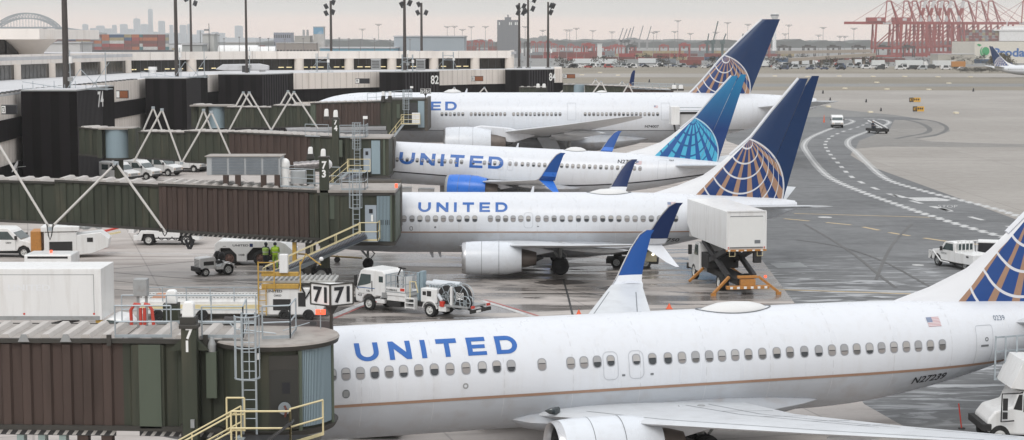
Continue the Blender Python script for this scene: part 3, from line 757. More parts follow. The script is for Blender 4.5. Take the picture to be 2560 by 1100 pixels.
            for (yy, xl, ch, z, th) in ws:
                k = min(1, (z-zc-.5)/.5)
                ring = []
                n = 8; prof = [.5*(1-math.cos(math.pi*i/n)) for i in range(n+1)]
                for c in prof: ring.append((xl+c*ch, sd*(yy-k*th*.5*math.sin(math.pi*c)), z+(1-k)*th*.6*math.sin(math.pi*c)))
                for c in prof[1:-1][::-1]: ring.append((xl+c*ch, sd*(yy+k*th*.5*math.sin(math.pi*c)), z-(1-k)*th*.6*math.sin(math.pi*c)))
                rings.append(ring)
            g = G(PLANEW); ms_ = wl
            for i in range(len(rings)-1):
                g.m(ms_[i]); g.loft([rings[i], rings[i+1]], cap=False)
            g.add(rings[-1], [tuple(range(len(rings[-1])))])
            wlo = g.build('winglet', s.T, smooth=True, ang=30)
            g = G(METAL); le = [Vector((w_[1]-.03, sd*w_[0], w_[3])) for w_ in ws]; g.tube(le, .035, 6); g.build('winglet_leading_edge', wlo)
            if low_blade:
                wb = [(17.0, g0+4.1, 1.2, zc+.5, .07), (17.25, g0+4.5, 1.0, zc+.25, .06), (17.9, g0+5.5, .5, zc-.4, .04), (18.15, g0+6.0, .2, zc-.62, .02)]
                rings = [[(xl+c*ch, sd*(yy+sg*th*.5), z+sg*th*.4) for c, sg in ((0, 0), (.3, 1), (1, 0), (.3, -1))] for yy, xl, ch, z, th in wb]
                G(lowmat or PLANEW).loft(rings).build('lower_winglet', s.T, smooth=True)
            # horizontal stabiliser
            s.airfoil_loft('stabiliser', [(sd*.3, L_-6.6, 4.3, zc+1.0, .36), (sd*1.0, L_-6.15, 3.95, zc+1.05, .34), (sd*7.15, L_-1.75, 1.45, zc+1.72, .13)], WINGG)
            # engine + pylon
            big = er > 1.05
            s.engine(g0-6.25-(.3 if big else 0), sd*4.83, zc-(1.78 if not big else 1.62), er, 3.75, eng_mat)
            g = G(PLANEW); x0 = g0-6.0
            rings = [[(x0+.9+0*k, sd*4.83-.02, zc-.85) for k in range(1)]]
            pr = [(x0+.5, zc-1.02), (x0+1.5, zc-.88), (x0+2.7, zc-.90), (x0+4.6, zc-1.08), (x0+5.6, zc-1.35), (x0+3.8, zc-1.75), (x0+1.2, zc-1.5)]
            g.prism(pr, sd*4.83-.17, sd*4.83+.17, 'y'); g.build('engine_pylon', s.T, bevel=.08)
            # main gear
            s.gear(g0, sd*2.86, zc-1.0, .56, .4, name='main_gear', door=False)
        s.gear(4.0, 0, zc-1.3, .35, .22, name='nose_gear', oy=.22, strut=.09, door=False)
        # belly fairing
        rings = []
        for x, k in ((g0-6.6, .05), (g0-6.0, .5), (g0-5, .8), (g0-3, 1), (g0+1.5, 1), (g0+3.3, .75), (g0+4.6, .4), (g0+5.4, .05)):
            ring = []
            for i in range(20):
                t = 2*math.pi*i/20; ring.append((x, (1.25+.85*k)*math.cos(t), zc-1.35+(-.05)-(.2*k)+(.55*k+.15)*math.sin(t)*(1.1 if math.sin(t) > 0 else 1)))
            rings.append(ring)
        G(BELLYG).loft(rings).build('belly_fairing', s.T, smooth=True)
        g = G(GLASS); g.poly([(g0-6.1+.0, 0, 0)]*0) if False else None
        # satcom radome, blades, beacon
        s.fin737(globe, rud)
    def dome(s, x, l, w, h):
        a, b, dz = s.dims(x); zt = s.zc+dz+b; rings = []
        for t, k in ((0, .03), (.04, .25), (.12, .5), (.3, .9), (.5, 1), (.72, .92), (.88, .6), (.96, .3), (1, .03)):
            ring = []
            for i in range(16):
                q = 2*math.pi*i/16; yy = w/2*k*math.cos(q); zz = (h*k*math.sin(q) if math.sin(q) > 0 else .25*math.sin(q)*k)
                ring.append((x-l/2+l*t, yy, zt-.10+zz-.35*(yy/(w/2))**2*(w/2)**2/ (2*b)*2))
            rings.append(ring)
        o = G(RADOME).loft(rings).build('antenna_radome', s.T, smooth=True, ang=60)
        # dark sealant line round its foot
        pts = []
        for i in range(41):
            q = 2*math.pi*i/40; xx = x+(l/2+.05)*math.cos(q); yy = (w/2+.02)*math.sin(q)*(abs(math.sin(q))**.1 if math.sin(q) else 1)
            th = yy/a; pts.append(Vector((xx, yy, s.zc+dz+b*math.sqrt(max(0, 1-(yy/a)**2))+.015)))
        G(SEAM).tube(pts, .022, 5).build('radome_seal', o)
    def fin737(s, globe, rud=0.):
        L_ = s.L; zc = s.zc; z0 = zc+1.35
        # LE points (x, z) measured from the photograph
        LE = [(L_-10.9, 1.90), (L_-9.2, 2.42), (L_-7.6, 3.08), (L_-6.6, 3.78), (L_-5.85, 4.42), (L_-4.49, 5.62), (L_-3.2, 7.3), (L_-1.44, 9.43)]
        def xle(z):
            z = z-zc
            if z <= LE[0][1]: return LE[0][0]
            for i in range(1, len(LE)):
                if z <= LE[i][1]:
                    a, b = LE[i-1], LE[i]; return a[0]+(b[0]-a[0])*(z-a[1])/(b[1]-a[1])
            return LE[-1][0]
        xte = lambda z: L_-2.23+(z-zc-1.6)*(2.17/7.99)
        hinge = lambda z: L_-3.9+(z-zc-1.6)*(2.93/7.4)
        zs = [zc+1.45, zc+1.9, zc+2.1, zc+2.42, zc+2.75, zc+3.08, zc+3.4, zc+3.78, zc+4.1, zc+4.42, zc+5.0, zc+5.62, zc+6.5, zc+7.3, zc+8.3, zc+9.0, zc+9.43]
        rings = []
        for z in zs:
            a, b = xle(z), hinge(z); ch = b-a; th = max(.05, min(.24, .24-(z-zc-2)*.018)); dors = a+0
            R_ = []
            for c in (0, .04, .12, .3, .6, 1): R_.append((a+c*ch, -th*min(1, (c*2.2)**.5 if c < .2 else 1)*(.28 if (z < zc+3.9 and c < .3) else 1) if c else 0, z))
            for c in (1, .6, .3, .12, .04): R_.append((a+c*ch, th*min(1, (c*2.2)**.5 if c < .2 else 1)*(.28 if (z < zc+3.9 and c < .3) else 1), z))
            rings.append(R_)
        fin = G(globe).loft(rings).build('fin', s.T, smooth=True, ang=40)
        G(PLANEW).tube([Vector((xle(z)+.03, 0, z)) for z in zs[9:]], .11, 6).build('fin_leading_edge', s.T, smooth=True)
        rz = [zc+1.55, zc+3, zc+5, zc+7, zc+8.9, zc+9.59]; rings = []
        for i, z in enumerate(rz):
            a, b = hinge(z)+.03, xte(z)
            if i == 5: a = L_-.53
            th = max(.05, min(.22, .22-(z-zc-2)*.018)); sw = lambda x: (x-a)*math.tan(R(rud))
            rings.append([(a, -th, z), (a+(b-a)*.5, -th*.5+sw(a+(b-a)*.5), z), (b, -.015+sw(b), z), (b, .015+sw(b), z), (a+(b-a)*.5, th*.5+sw(a+(b-a)*.5), z), (a, th, z)])
        G(globe).loft(rings).build('rudder', s.T, smooth=True, ang=40)
        g = G(PLANEW); g.cyl((s.Lf-.05, 0, zc+1.12), (s.Lf+.12, 0, zc+1.13), .26, .2, 14); g.m(DARK).cyl((s.Lf+.1, 0, zc+1.13), (s.Lf+.14, 0, zc+1.13), .17, .17, 14); g.build('exhaust_outlet', s.T)
NACW = M('nacelle_white', (.66, .69, .73), .3, var=.04, scale=1, dirt=(.5, .5, .5), dirt_amt=.3)
WFRAME = M('window_frame', (.30, .31, .33), .5, var=0)
WBLANK = M('window_blank', (.68, .69, .70), .5, var=0)
SHADES = [M('window_shade_pale', (.42, .41, .40), .4, var=0), M('window_shade_grey', (.34, .34, .345), .4, var=0), M('window_shade_warm', (.38, .36, .34), .4, var=0)]
WGL = [M('window_glass_dark', (.05, .055, .06), .15, var=0), M('window_glass_mid', (.14, .135, .13), .2, var=0), M('window_glass_pale', (.28, .26, .25), .25, var=0)]
DOORL = M('door_outline_grey', (.48, .5, .53), .5, var=0)
FSEAM = M('skin_seam_grey', (.56, .57, .59), .5, var=0)
SEAM = M('panel_seam', (.16, .17, .18), .6, var=0)
RADOME = M('radome_white', (.70, .70, .69), .4, var=.06)
BELLYG = M('belly_grey', (.40, .42, .45), .4, var=.08, scale=.5, dirt=(.25, .2, .17), dirt_amt=.5)
GOLDG = (.36, .215, .14)
def seq(xs, ya, yb, xa, xb):
    return [(x, ya+(yb-ya)*(x-xa)/(xb-xa)) for x in xs]
def rng_px(a, b, n): return [a+(b-a)*k/(n-1) for k in range(n)]
# ---- nearest jet, gate 71
P4 = Plane('jet_airliner', 'nearest white airliner with a bronze line and N27239 under its tail, at gate sign 71', -12.85, 58.6, 17.0, 0, 3.08, 800)
gl = globe_mat('fin_globe_near', P4.L-5.65, 3.08+2.27, 3.4, (.012, .06, .23), GOLDG, (.68, .68, .70), (.68, .68, .70), tipc=((.004, .028, .095), (.005, .036, .12)), edge=(P4.L-8.0, 3.08+1.87, .97))
ST4 = lambda x: 2.62
P4.fuselage(ST4, PLANEW, PLANEG); P4.stripe_strip(3, 35.3, ST4, .10, TAN)
P4.common737([PLANEW, PLANEW, WLBLUE, WLBLUE, WLBLUE, WLBLUE], False, None, 1.03, gl)
xs4 = [830, 865, 901, 937, 973, 1009, 1047, 1086, 1125, 1165, 1206, 1242, 1278, 1355, 1427, 1460, 1493, 1631, 1670, 1705, 1739, 1773, 1805, 1838, 1871, 1906, 1942, 1975, 2011, 2047, 2080, 2111, 2142, 2174, 2204, 2235, 2266, 2296, 2326, 2356]
def wy4(x): return 935.5+(x-865)*(862.5-935.5)/(2356-865)
for x in xs4: P4.window(x, wy4(x), w=.265, h=.36)
P4.title((884, 859), (905, 904), (1292, 860))
for px in (1527, 1591):
    x, z = P4.hit(px, wy4(px)+12); P4.outline('emergency_exit', x, z+.0, .58, 1.0, .2, t=.03); P4.window(px, wy4(px)-1, w=.25, h=.33)
for p in ((1559, 938), (1630, 935)):
    x, z = P4.hit(*p); P4.decal('exit_handle', [(x-.06, z-.035), (x+.06, z-.035), (x+.06, z+.035), (x-.06, z+.035)], [(0, 1, 2, 3)], SEAM)
x, z = P4.hit(2461, 872); P4.outline('cabin_door', x, z-.03, .80, 1.86, .12, t=.025); x, z = P4.hit(2462, 864); P4.decal('door_handle', [(x-.18, z-.04), (x+.18, z-.04), (x+.18, z+.04), (x-.18, z+.04)], [(0, 1, 2, 3)], SEAM)
x, z = P4.hit(2467, 848); P4.outline('door_window', x, z, .16, .16, .07, t=.04, mat=SEAM)
x, z = P4.hit(865, 985); P4.outline('static_port', x, z, .26, .30, .12, t=.05, mat=SEAM); P4.decal('port_plate', [(x-.09, z-.1), (x+.09, z-.1), (x+.09, z+.1), (x-.09, z+.1)], [(0, 1, 2, 3)], GREY)
x, z = P4.hit(1164, 965); P4.outline('fuselage_lamp', x, z, .2, .2, .09, t=.05, mat=GREY)
P4.flag((2322, 817), .56, .31); P4.text('tail_number', '0239', (2485, 801), (2513, 800), .17, M('pale_ink', (.12, .16, .22), .5, var=0), bold=.0); P4.text('registration', 'N27239', (2277, 959), (2360, 945), .27, INK, shear=.2, bold=.02)
x, z = P4.hit(1835, 770); P4.dome(x, 2.9, 1.25, .34)
g = G(GLASS); x0 = P4.g0-6.2
g.loft([[(x0+.62+.56*f, -2.02-.12*math.sin(math.pi*f)-.07*w_*math.cos(q), P4.zc-1.03+.14*w_*math.sin(q)) for q in [k*math.pi/6 for k in range(12)]] for f, w_ in ((0, .05), (.25, .7), (.6, 1), (.9, .9), (1, .6))]); g.build('landing_lamp_lens', P4.T, smooth=True)
# ---- second jet, gate 73
P3 = Plane('jet_airliner', 'second white airliner from the front, title above its windows and catering box at its tail', -13.5, 115.2, 0, 0, 3.08, 700)
gl = globe_mat('fin_globe_second', P3.L-5.65, 3.08+2.27, 3.4, (.007, .036, .15), GOLDG, (.62, .62, .64), (.62, .62, .64), tipc=((.003, .024, .085), (.004, .032, .11)), edge=(P3.L-8.0, 3.08+1.87, .97))
ST3 = lambda x: 2.62
P3.fuselage(ST3, PLANEW, PLANEG); P3.stripe_strip(3, 29.5, ST3, .075, TAN)
P3.common737([PLANEW, PLANEW, NAVY, NAVY, NAVY, NAVY], True, None, 1.03, gl, rud=3)
xs3 = [1010]+rng_px(1030, 1187, 9)+rng_px(1226, 1302, 5)+rng_px(1345, 1689, 18)
for x in xs3: P3.window(x, 547, w=.28, h=.37)
P3.title((1046, 506), (1046, 530), (1269, 530))
x, z = P3.hit(1321, 551); P3.outline('emergency_exit', x, z, .6, 1.0, .2, t=.03); P3.window(1321, 547, w=.24, h=.33)
x, z = P3.hit(1345, 566); P3.decal('exit_handle', [(x-.06, z-.03), (x+.06, z-.03), (x+.06, z+.03), (x-.06, z+.03)], [(0, 1, 2, 3)], SEAM)
x, z = P3.hit(1028, 571); P3.outline('static_port', x, z, .22, .28, .1, t=.04, mat=SEAM)
x, z = P3.hit(1088, 568); P3.decal('fuselage_lamp', [(x+.07*math.cos(k), z+.07*math.sin(k)) for k in range(6)], [tuple(range(6))], SEAM)
P3.flag((1669, 518), .55, .3); P3.text('registration', 'N13750', (1628, 603), (1698, 603), .23, INK, shear=.2, bold=.02)
x, z = P3.hit(1735, 545); P3.outline('cabin_door', x, z-.1, .8, 1.9, .12, t=.03)
x, z = P3.hit(1523, 486); P3.dome(x, 2.85, 1.25, .34); P3.blade('antenna_blade', P3.hit(1325, 484)[0], P3.zc+1.98, .4, .25)
P3.blade('antenna_blade', 8, P3.zc-1.98, .35, .3, top=False); P3.blade('antenna_blade', P3.hit(1090, 600)[0], P3.zc-1.95, .38, .25, top=False)
# ---- third jet, gate 74: brighter livery
P2 = Plane('jet_airliner', 'third white airliner, sky blue globe on its fin and a bright blue engine', -17.9, 167.8, -11.0, 2.05, 3.72, 800)
gl = globe_mat('fin_globe_sky', P2.L-5.65, 3.72+2.27, 3.4, (.012, .085, .30), (.07, .42, .62), (.012, .10, .28), (.45, .6, .7), tipc=((.006, .04, .17), (.012, .20, .40)), edge=(P2.L-8.0, 3.72+1.87, .97), duty=-.1, lw=.085, grad=(3.72+4.5, 3.72+9.5))
def ST2(x):
    if x < 22: return P2.zc-.72-.55*max(0, (x-6)/16)**1.3
    t = (x-22)/16; return P2.zc-1.27+2.0*t**1.6
P2.fuselage(ST2, PLANEW, PLANEG); P2.stripe_strip(2, 37, ST2, .11, INK)
P2.common737([WLBLUE, WLBLUE, BRBLUE, WLBLUE, WLBLUE, WLBLUE], True, BRBLUE, 1.16, gl, lowmat=BRBLUE)
def wy2(x): return 399+(x-993)*(421.7-399)/(1600-993)
xs2 = [993, 1005, 1018, 1031, 1043, 1056, 1070, 1083, 1098, 1112, 1127, 1140, 1154, 1183, 1211, 1224, 1237, 1251, 1275, 1290]+rng_px(1306, 1600, 22)
for x in xs2: P2.window(x, wy2(x), w=.26, h=.36, blank=(int(x) in (1388, 1490)))
P2.title((1000, 380), (1000, 410), (1258, 418), gap=.42)
for px in (1250, 1276):
    x, z = P2.hit(px, wy2(px)+3); P2.outline('emergency_exit', x, z, .55, 1.0, .15, t=.03)
x, z = P2.hit(1655, 424); P2.outline('cabin_door', x, z-.05, .78, 1.8, .1, t=.03)
P2.text('registration', 'N27263', (1544, 408), (1592, 409), .30, INK); P2.flag((1590, 411), .5, .3); P2.text('tail_number', '7263', (1672, 403), (1684, 403), .12, INK)
x, z = P2.hit(1440, 368); P2.dome(x, 2.2, 1.1, .4); P2.blade('antenna_blade', P2.hit(1290, 362)[0], P2.zc+1.98, .4, .25)
# ---- wide body
P1 = Plane('wide_body_airliner', 'largest airliner, farthest of the four side-on jets, with N74007 on its grey belly', -25.2, 219, 0, 0, 5.4, 777)
ST1 = lambda x: 3.95
P1.fuselage(ST1, PLANEW, PLANEG, seg=1.0); P1.stripe_strip(6, 54, ST1, .09, SEAM)
def at1(px, py): return P1.flat(px, py, 0)
le = [at1(*p) for p in [(1718, 238), (1735, 222), (1760, 195), (1800, 148), (1860, 90), (1905, 48)]]; te = [at1(*p) for p in [(1868, 252), (1950, 48)]]
c1 = at1(1790, 222); c2 = at1(1795, 137)
gl = globe_mat('fin_globe_wide', c1[0], c1[1], 4.25, (.007, .036, .15), GOLDG, (.62, .62, .64), (.62, .62, .64), tipc=((.003, .024, .085), (.004, .032, .11)))
rings = []
for x, z in le:
    xt = te[0][0]+(te[1][0]-te[0][0])*(z-te[0][1])/(te[1][1]-te[0][1]); ch = xt-x; th = .45-.02*(z-8)
    rings.append([(x, 0, z), (x+.1*ch, -th*.7, z), (x+.3*ch, -th, z), (x+.65*ch, -th*.7, z), (xt, -.02, z), (xt, .02, z), (x+.65*ch, th*.7, z), (x+.3*ch, th, z), (x+.1*ch, th*.7, z)])
low = [(p[0], p[1], p[2]-1.2) for p in rings[0]]
G(gl).loft([low]+rings).build('fin', P1.T, smooth=True, ang=40)
G(PLANEW).tube([Vector((x-.02, 0, z)) for x, z in le], .13, 6).build('fin_leading_edge', P1.T)
for sd in (-1, 1):
    secs = [(sd*2.0, 19.5, 15.2, 3.3, .9), (sd*3.1, 20.3, 13.8, 3.4, .85), (sd*10, 24.4, 9.2, 4.15, .55), (sd*20, 30.8, 5.6, 5.4, .34), (sd*28.5, 36.4, 2.9, 6.6, .2), (sd*30.4, 38.2, .9, 6.9, .08)]
    wg = P1.airfoil_loft('wing', secs, WINGG, n=10)
    for yy in (6, 10.5, 15.5):
        xt = 33.3+max(0, yy-10)*.28; zz = 3.4+(yy-3)*.115
        g = G(WINGG); g.loft([[(xt-3.6+5.4*c, sd*yy+.36*math.cos(2*math.pi*k/8)*math.sin(math.pi*min(1, c+.1)), zz-.55+.4*math.sin(2*math.pi*k/8)*math.sin(math.pi*min(1, c+.1))) for k in range(8)] for c in (0, .2, .4, .6, .8, .9)]); g.build('flap_track_fairing', wg, smooth=True)
    P1.engine(17.1, sd*9.7, 2.75, 1.92, 5.6)
    G(PLANEW).prism([(18.8, 4.3), (21.5, 4.9), (25, 4.6), (28, 3.7), (25.5, 2.9), (20, 3.0)], sd*9.7-.3, sd*9.7+.3, 'y').build('engine_pylon', P1.T, bevel=.12)
    P1.airfoil_loft('stabiliser', [(sd*.6, 54.5, 7.2, 6.6, .6), (sd*1.6, 55.2, 6.6, 6.7, .5), (sd*10.7, 61.3, 2.6, 7.8, .2)], WINGG)
    P1.gear(32.2, sd*5.5, 3.4, .67, .5, name='main_gear', oy=.6, trucks=(-1.45, 0, 1.45), strut=.2, door=False)
    G(PLANEG).prism([(28.2, 3.2), (30.4, 3.3), (31.6, .7), (29.6, .9)], sd*5.1-.05, sd*5.1+.05).build('gear_door', P1.T)
P1.gear(3.4, 0, 3.4, .53, .4, name='nose_gear', oy=.35, strut=.12, door=False)
rings = [[(x, (1.6+1.9*k)*math.cos(2*math.pi*i/20), 3.0-.5*k+(1.1*k+.2)*math.sin(2*math.pi*i/20)) for i in range(20)] for x, k in ((19, .05), (20.5, .5), (23, .85), (26, 1), (35, 1), (38, .8), (40.5, .45), (42.5, .05))]
G(BELLYG).loft(rings).build('belly_fairing', P1.T, smooth=True)
P1.title((940, 254), (940, 276), (1142, 276), gap=.42)
for x in rng_px(1105, 1157, 6)+rng_px(1178, 1262, 9)+rng_px(1284, 1400, 12)+rng_px(1463, 1644, 18): P1.window(x, 285.5, w=.30, h=.42)
for px in (1429, 1664): x, z = P1.hit(px, 279); P1.outline('cabin_door', x, z, 1.1, 2.1, .08, t=.05)
P1.text('registration', 'N74007', (1612, 319), (1647, 319), .30, INK, bold=.02); P1.flag((1635, 270), .5, .3)
P1.dome(P1.hit(1130, 240)[0], 2.4, 1.2, .5); P1.dome(P1.hit(1505, 240)[0], 1.6, .9, .35); P1.blade('antenna_blade', P1.hit(1160, 240)[0], P1.zc+3.1, .5, .35)
# ---- far jet on the taxiway, at right (nose right, tail left)
P0 = Plane('jet_airliner', 'distant white airliner facing right behind the bushes, tail in front of the warehouse', 0, 0, 0, 0, 3.08, 800)
Y0 = 700.; xn = at(2720, 180, Y0).x
P0.T.location = (xn, Y0, 0); P0.T.rotation_euler = (0, 0, R(180)); P0.T.scale = (1, -1, 1)
P0.T.scale = (1, 1, 1)
gl = globe_mat('fin_globe_far', P0.L-5.65, 3.08+2.27, 3.4, (.014, .05, .20), (.5, .45, .42), (.7, .7, .7), (.7, .7, .7), tipc=((.003, .024, .085), (.004, .032, .11)), edge=(P0.L-8.0, 3.08+1.87, .97))
P0.fuselage(lambda x: 2.6, PLANEW, PLANEG, seg=1.5)
P0.common737([PLANEW, PLANEW, NAVY, NAVY, NAVY, NAVY], False, None, 1.03, gl)
for k in range(36):
    g = G(SEAM); x = 7.5+k*.7; p = [P0.surf(x+a, 3.5+b, .02, 1) for a, b in ((-.14, -.2), (.14, -.2), (.14, .2), (-.14, .2))]; g.poly(p); g.build('window', P0.T)
# ---------------------------------------------------------------- terminal pier
BEIGE = M('beige_panel', (.78, .72, .66), .7, var=.06, scale=.3, dirt=(.4, .33, .27), dirt_amt=.4, streak=True)
FASC = M('fascia_concrete', (.82, .765, .71), .7, var=.05, scale=.3, dirt=(.45, .38, .33), dirt_amt=.35, streak=True)
BAYD = M('dark_bay_cladding', (.006, .005, .005), .8, spec=.08, var=.3, scale=.8, streak=True)
BAYL = M('dark_bay_cladding_worn', (.012, .010, .011), .8, spec=.1, var=.3, scale=1.2, streak=True)
TGLASS = M('terminal_glass', (.035, .032, .026), .15, var=.5, scale=.35)
ROOFW = M('roof_membrane', (.58, .58, .59), .8, var=.12, scale=.3, dirt=(.35, .34, .33), dirt_amt=.4)
WARM = M('ceiling_light_strip', (.8, .7, .4), .5, var=0, emit=(1, .82, .45), es=1.0)
COLM = M('round_column', (.72, .65, .58), .7, var=.06)
NUM = M('white_number', (.8, .8, .78), .5, var=0)
T = thing('terminal_pier', 'long low terminal with beige fascia, round columns and dark gate bays along the left', 'terminal', (0, 0, 0))
def xy(px, Y): a = (px-PCX)/FPX*Y*1.0; return Vector((ray(px, 150).x/ray(px, 150).y*Y, Y))
lowpts = [xy(-260, 138), xy(0, 172), xy(60, 184), xy(362, 240), xy(545, 270), xy(948, 293), xy(1180, 312), xy(1405, 325)]
ZR = 9.75
def wall_run(g, pts, z0, z1, th=.4):
    for i in range(len(pts)-1):
        p, q = pts[i], pts[i+1]; d = (q-p).normalized(); n = Vector((-d.y, d.x))
        a, b, c, e = p, q, q+n*th, p+n*th
        g.prism([(v.x, v.y) for v in (a, b, c, e)], z0, z1, 'z')
    return g
def seams(g, pts, z0, z1, step, w=.05):
    for i in range(len(pts)-1):
        p, q = pts[i], pts[i+1]; L_ = (q-p).length; d = (q-p).normalized(); n = Vector((d.y, -d.x)); s = step/2
        while s < L_:
            c = p+d*s+n*.02; g.add([(*(c-d*w/2), z0), (*(c+d*w/2), z0), (*(c+d*w/2), z1), (*(c-d*w/2), z1)], [(0, 1, 2, 3)]); s += step
g = wall_run(G(BEIGE), lowpts, 7.2, ZR); g.m(M('panel_joint', (.30, .26, .23), .8, var=0)); seams(g, lowpts, 7.2, ZR, 1.3); g.build('upper_wall_panels', T)
lp2 = [p+Vector((.25, .5)) for p in lowpts]
g = wall_run(G(BAYL), lp2, 5.15, 7.2); g.m(BAYD); seams(g, lp2, 5.4, 7.2, 1.4, .12); g.build('dark_wall_band', T)
g = wall_run(G(BEIGE), lowpts, 2.7, 5.15); g.m(M('panel_joint')if 0 else MATS['panel_joint']); seams(g, lowpts, 2.7, 5.4, 1.3); g.build('lower_wall_panels', T)
g = wall_run(G(BAYD), lp2, 0, 2.7); g.m(BAYL); seams(g, lp2, 0, 2.7, 1.6, .1); g.build('ground_floor_wall', T)
uppts = [xy(-330, 190), xy(0, 231), xy(330, 287), xy(640, 308), xy(1000, 318), xy(1278, 326)]
# roof slab over the lower floors
g = G(ROOFW); poly = [tuple(p+Vector((0, .41))) for p in lowpts]+[(lowpts[-1].x+.5, 352), (-30, 352), (-140, 320), (-170, 160)]
g.prism(poly, ZR-.25, ZR-.02, 'z'); g.build('lower_roof', T)
g = G(COLM); s_ = .0
def along(pts, step, off=0):
    out = []; s = off; acc = 0
    for i in range(len(pts)-1):
        p, q = pts[i], pts[i+1]; L_ = (q-p).length
        while s <= acc+L_: out.append((p+(q-p)*((s-acc)/L_), (q-p).normalized())); s += step
        acc += L_
    return out
upi = [p+Vector((.3, 2.2)) for p in uppts]
g = wall_run(G(TGLASS), upi, ZR, 11.7); g.m(DARK); seams(g, upi, ZR, 11.7, 1.45, .12); g.build('window_band', T)
g = G(WARM)
for i, (p, d) in enumerate(along(upi, 1.45, 92)):
    if 0 < p.x+70 and (i*7) % 10 < 7 and p.x < -6:
        n = Vector((d.y, -d.x)); c = p+n*.06; g.add([(*(c-d*.5), 10.15), (*(c+d*.5), 10.15), (*(c+d*.5), 10.27), (*(c-d*.5), 10.27)], [(0, 1, 2, 3)])
g.build('window_lights', T)
g = G(TGLASS)
for px, zz in ((110, 0),):
    pass
for px in (32, 119, 185, 250, 312, 478, 745, 870, 980, 1085, 1185, 1275):
    Y = None
    for i in range(len(uppts)-1):
        a = uppts[i].x/uppts[i].y*FPX; 
    # find the point of the upper line under this image column
    k = ray(px, 150).x/ray(px, 150).y; best = min(((abs(p.x/p.y-k), p) for p, d in along(uppts, .4)), key=lambda t: t[0])[1]
    g = G(COLM); g.cyl((best.x, best.y+.75, ZR-.02), (best.x, best.y+.75, 11.75), .85 if px > 300 else .8, n=20); g.build('column', T, smooth=True)
g = wall_run(G(FASC), uppts, 11.7, 13.05, .5); g.m(MATS['panel_joint']); seams(g, uppts, 11.7, 13.05, 7.5, .06); g.build('fascia', T)
g = G(ROOFW); g.prism([tuple(p+Vector((.1, .5))) for p in uppts]+[(uppts[-1].x+1, 350), (-30, 350), (-170, 300), (-170, 190)], 12.3, 12.75, 'z'); g.build('upper_roof', T)
g = wall_run(G(FASC), [uppts[-1], Vector((uppts[-1].x+.6, 349))], 9.7, 13.05, .4); g.build('end_wall', T)
# upper-left block on a cone shaped column
c0 = at(98, 72, 262); g = G(FASC); g.box(c0.x-60, c0.x, 262, 300, 15.1, 16.65); g.build('concourse_roof', T)
g = G(COLM); cx = at(78, 120, 268).x; g.lathe([(11.6, 1.5), (13.2, 1.9), (14.3, 2.9), (15.08, 3.9)], (cx, 268, 0), axis='z', n=28, closed=True); g.build('concourse_column', T, smooth=True)
g = G(TGLASS); g.box(c0.x-60, c0.x-5.5, 272, 273, 12.7, 15.08); g.m(BAYL); 
for k in range(18): g.box(c0.x-59+k*3, c0.x-58.8+k*3, 271.9, 271.99, 12.7, 15.05)
g.build('concourse_glass', T)
# roof-edge clips (dark dashes) on the lower roof
g = G(DARK)
for i, (p, d) in enumerate(along([q+Vector((-.4, 1.6)) for q in lowpts], 2.2, 12)):
    if p.y < 236: g.box(p.x-.45, p.x+.45, p.y-.15, p.y+.15, ZR+.0, ZR+.12)
g.build('roof_clips', T)
# gate bays
def bay(xa, xm, xb, ya, Y, num, numpx, zt=None, base=0., Yb=None):
    """front face xa..xm at Y, then a lighter face xm..xb that runs back"""
    zt = zt or at(xm, ya, Y).z
    A = xy(xa, Y); B = xy(xm, Y); C = xy(xb, Yb or Y+2.5)
    g = G(BAYD); back = max(A.y, C.y)+6
    g.prism([tuple(A), tuple(B), tuple(C), (C.x, back), (A.x, back)], base, zt, 'z')
    g.m(BAYL)
    def face(p, q, mat, step):
        d = (q-p).normalized(); n = Vector((d.y, -d.x)); L_ = (q-p).length; s = 0
        while s < L_-.05:
            e = min(L_, s+step*.55); a, b = p+d*s+n*.03, p+d*e+n*.03
            g.m(mat); g.prism([tuple(a), tuple(b), tuple(b-n*.04), tuple(a-n*.04)], base, zt-.05, 'z'); s += step
    face(B, C, GREYB, .62); face(A, B, BAYL, 1.9)
    g.m(GREY); g.prism([tuple(A+Vector((0, -.06))), tuple(B+Vector((.05, -.06))), tuple(C+Vector((.06, 0))), (C.x, back), (A.x, back)], zt, zt+.12, 'z')
    g.m(ROOFW); g.prism([tuple(A+Vector((.2, .2))), tuple(B+Vector((-.1, .2))), tuple(C+Vector((-.2, .2))), (C.x-.2, back-.2), (A.x+.2, back-.2)], zt+.12, zt+.16, 'z')
    b = g.build('gate_bay', T)
    if num:
        k = ray(numpx, 150).x/ray(numpx, 150).y; d = (C-B).normalized()
        # point on the face line
        t = (B.x-k*B.y)/(k*d.y-d.x); p = B+d*t; n = Vector((d.y, -d.x)); p = p+n*.09
        g = G(NUM); text3(g, num, (p.x, p.y, zt-1.95), (d.x, d.y, 0), (0, 0, 1), 1.35 if numpx > 300 else 1.6, bold=.02, w=1.6 if numpx > 300 else 2.9); g.build('gate_number', b)
    return b
GREYB = M('bay_grey_ribs', (.035, .032, .035), .7, spec=.2, var=.25, scale=1.5, streak=True)
bay(50, 190, 252, 228, 178, '74', 240, Yb=190)
bay(362, 465, 500, 197, 236, None, 0, Yb=250)
bay(545, 655, 721, 187, 266, None, 0, Yb=272)
bay(948, 1013, 1095, 181, 290, '82', 1076, Yb=294)
bay(1263, 1322, 1386, 175, 315, '84', 1372, Yb=319)
g = G(BEIGE); p = xy(1386, 325); q = xy(1404, 327); g.box(p.x, q.x, 325, 331, at(1386, 204, 325).z, 10.0); g.build('end_panel', T)
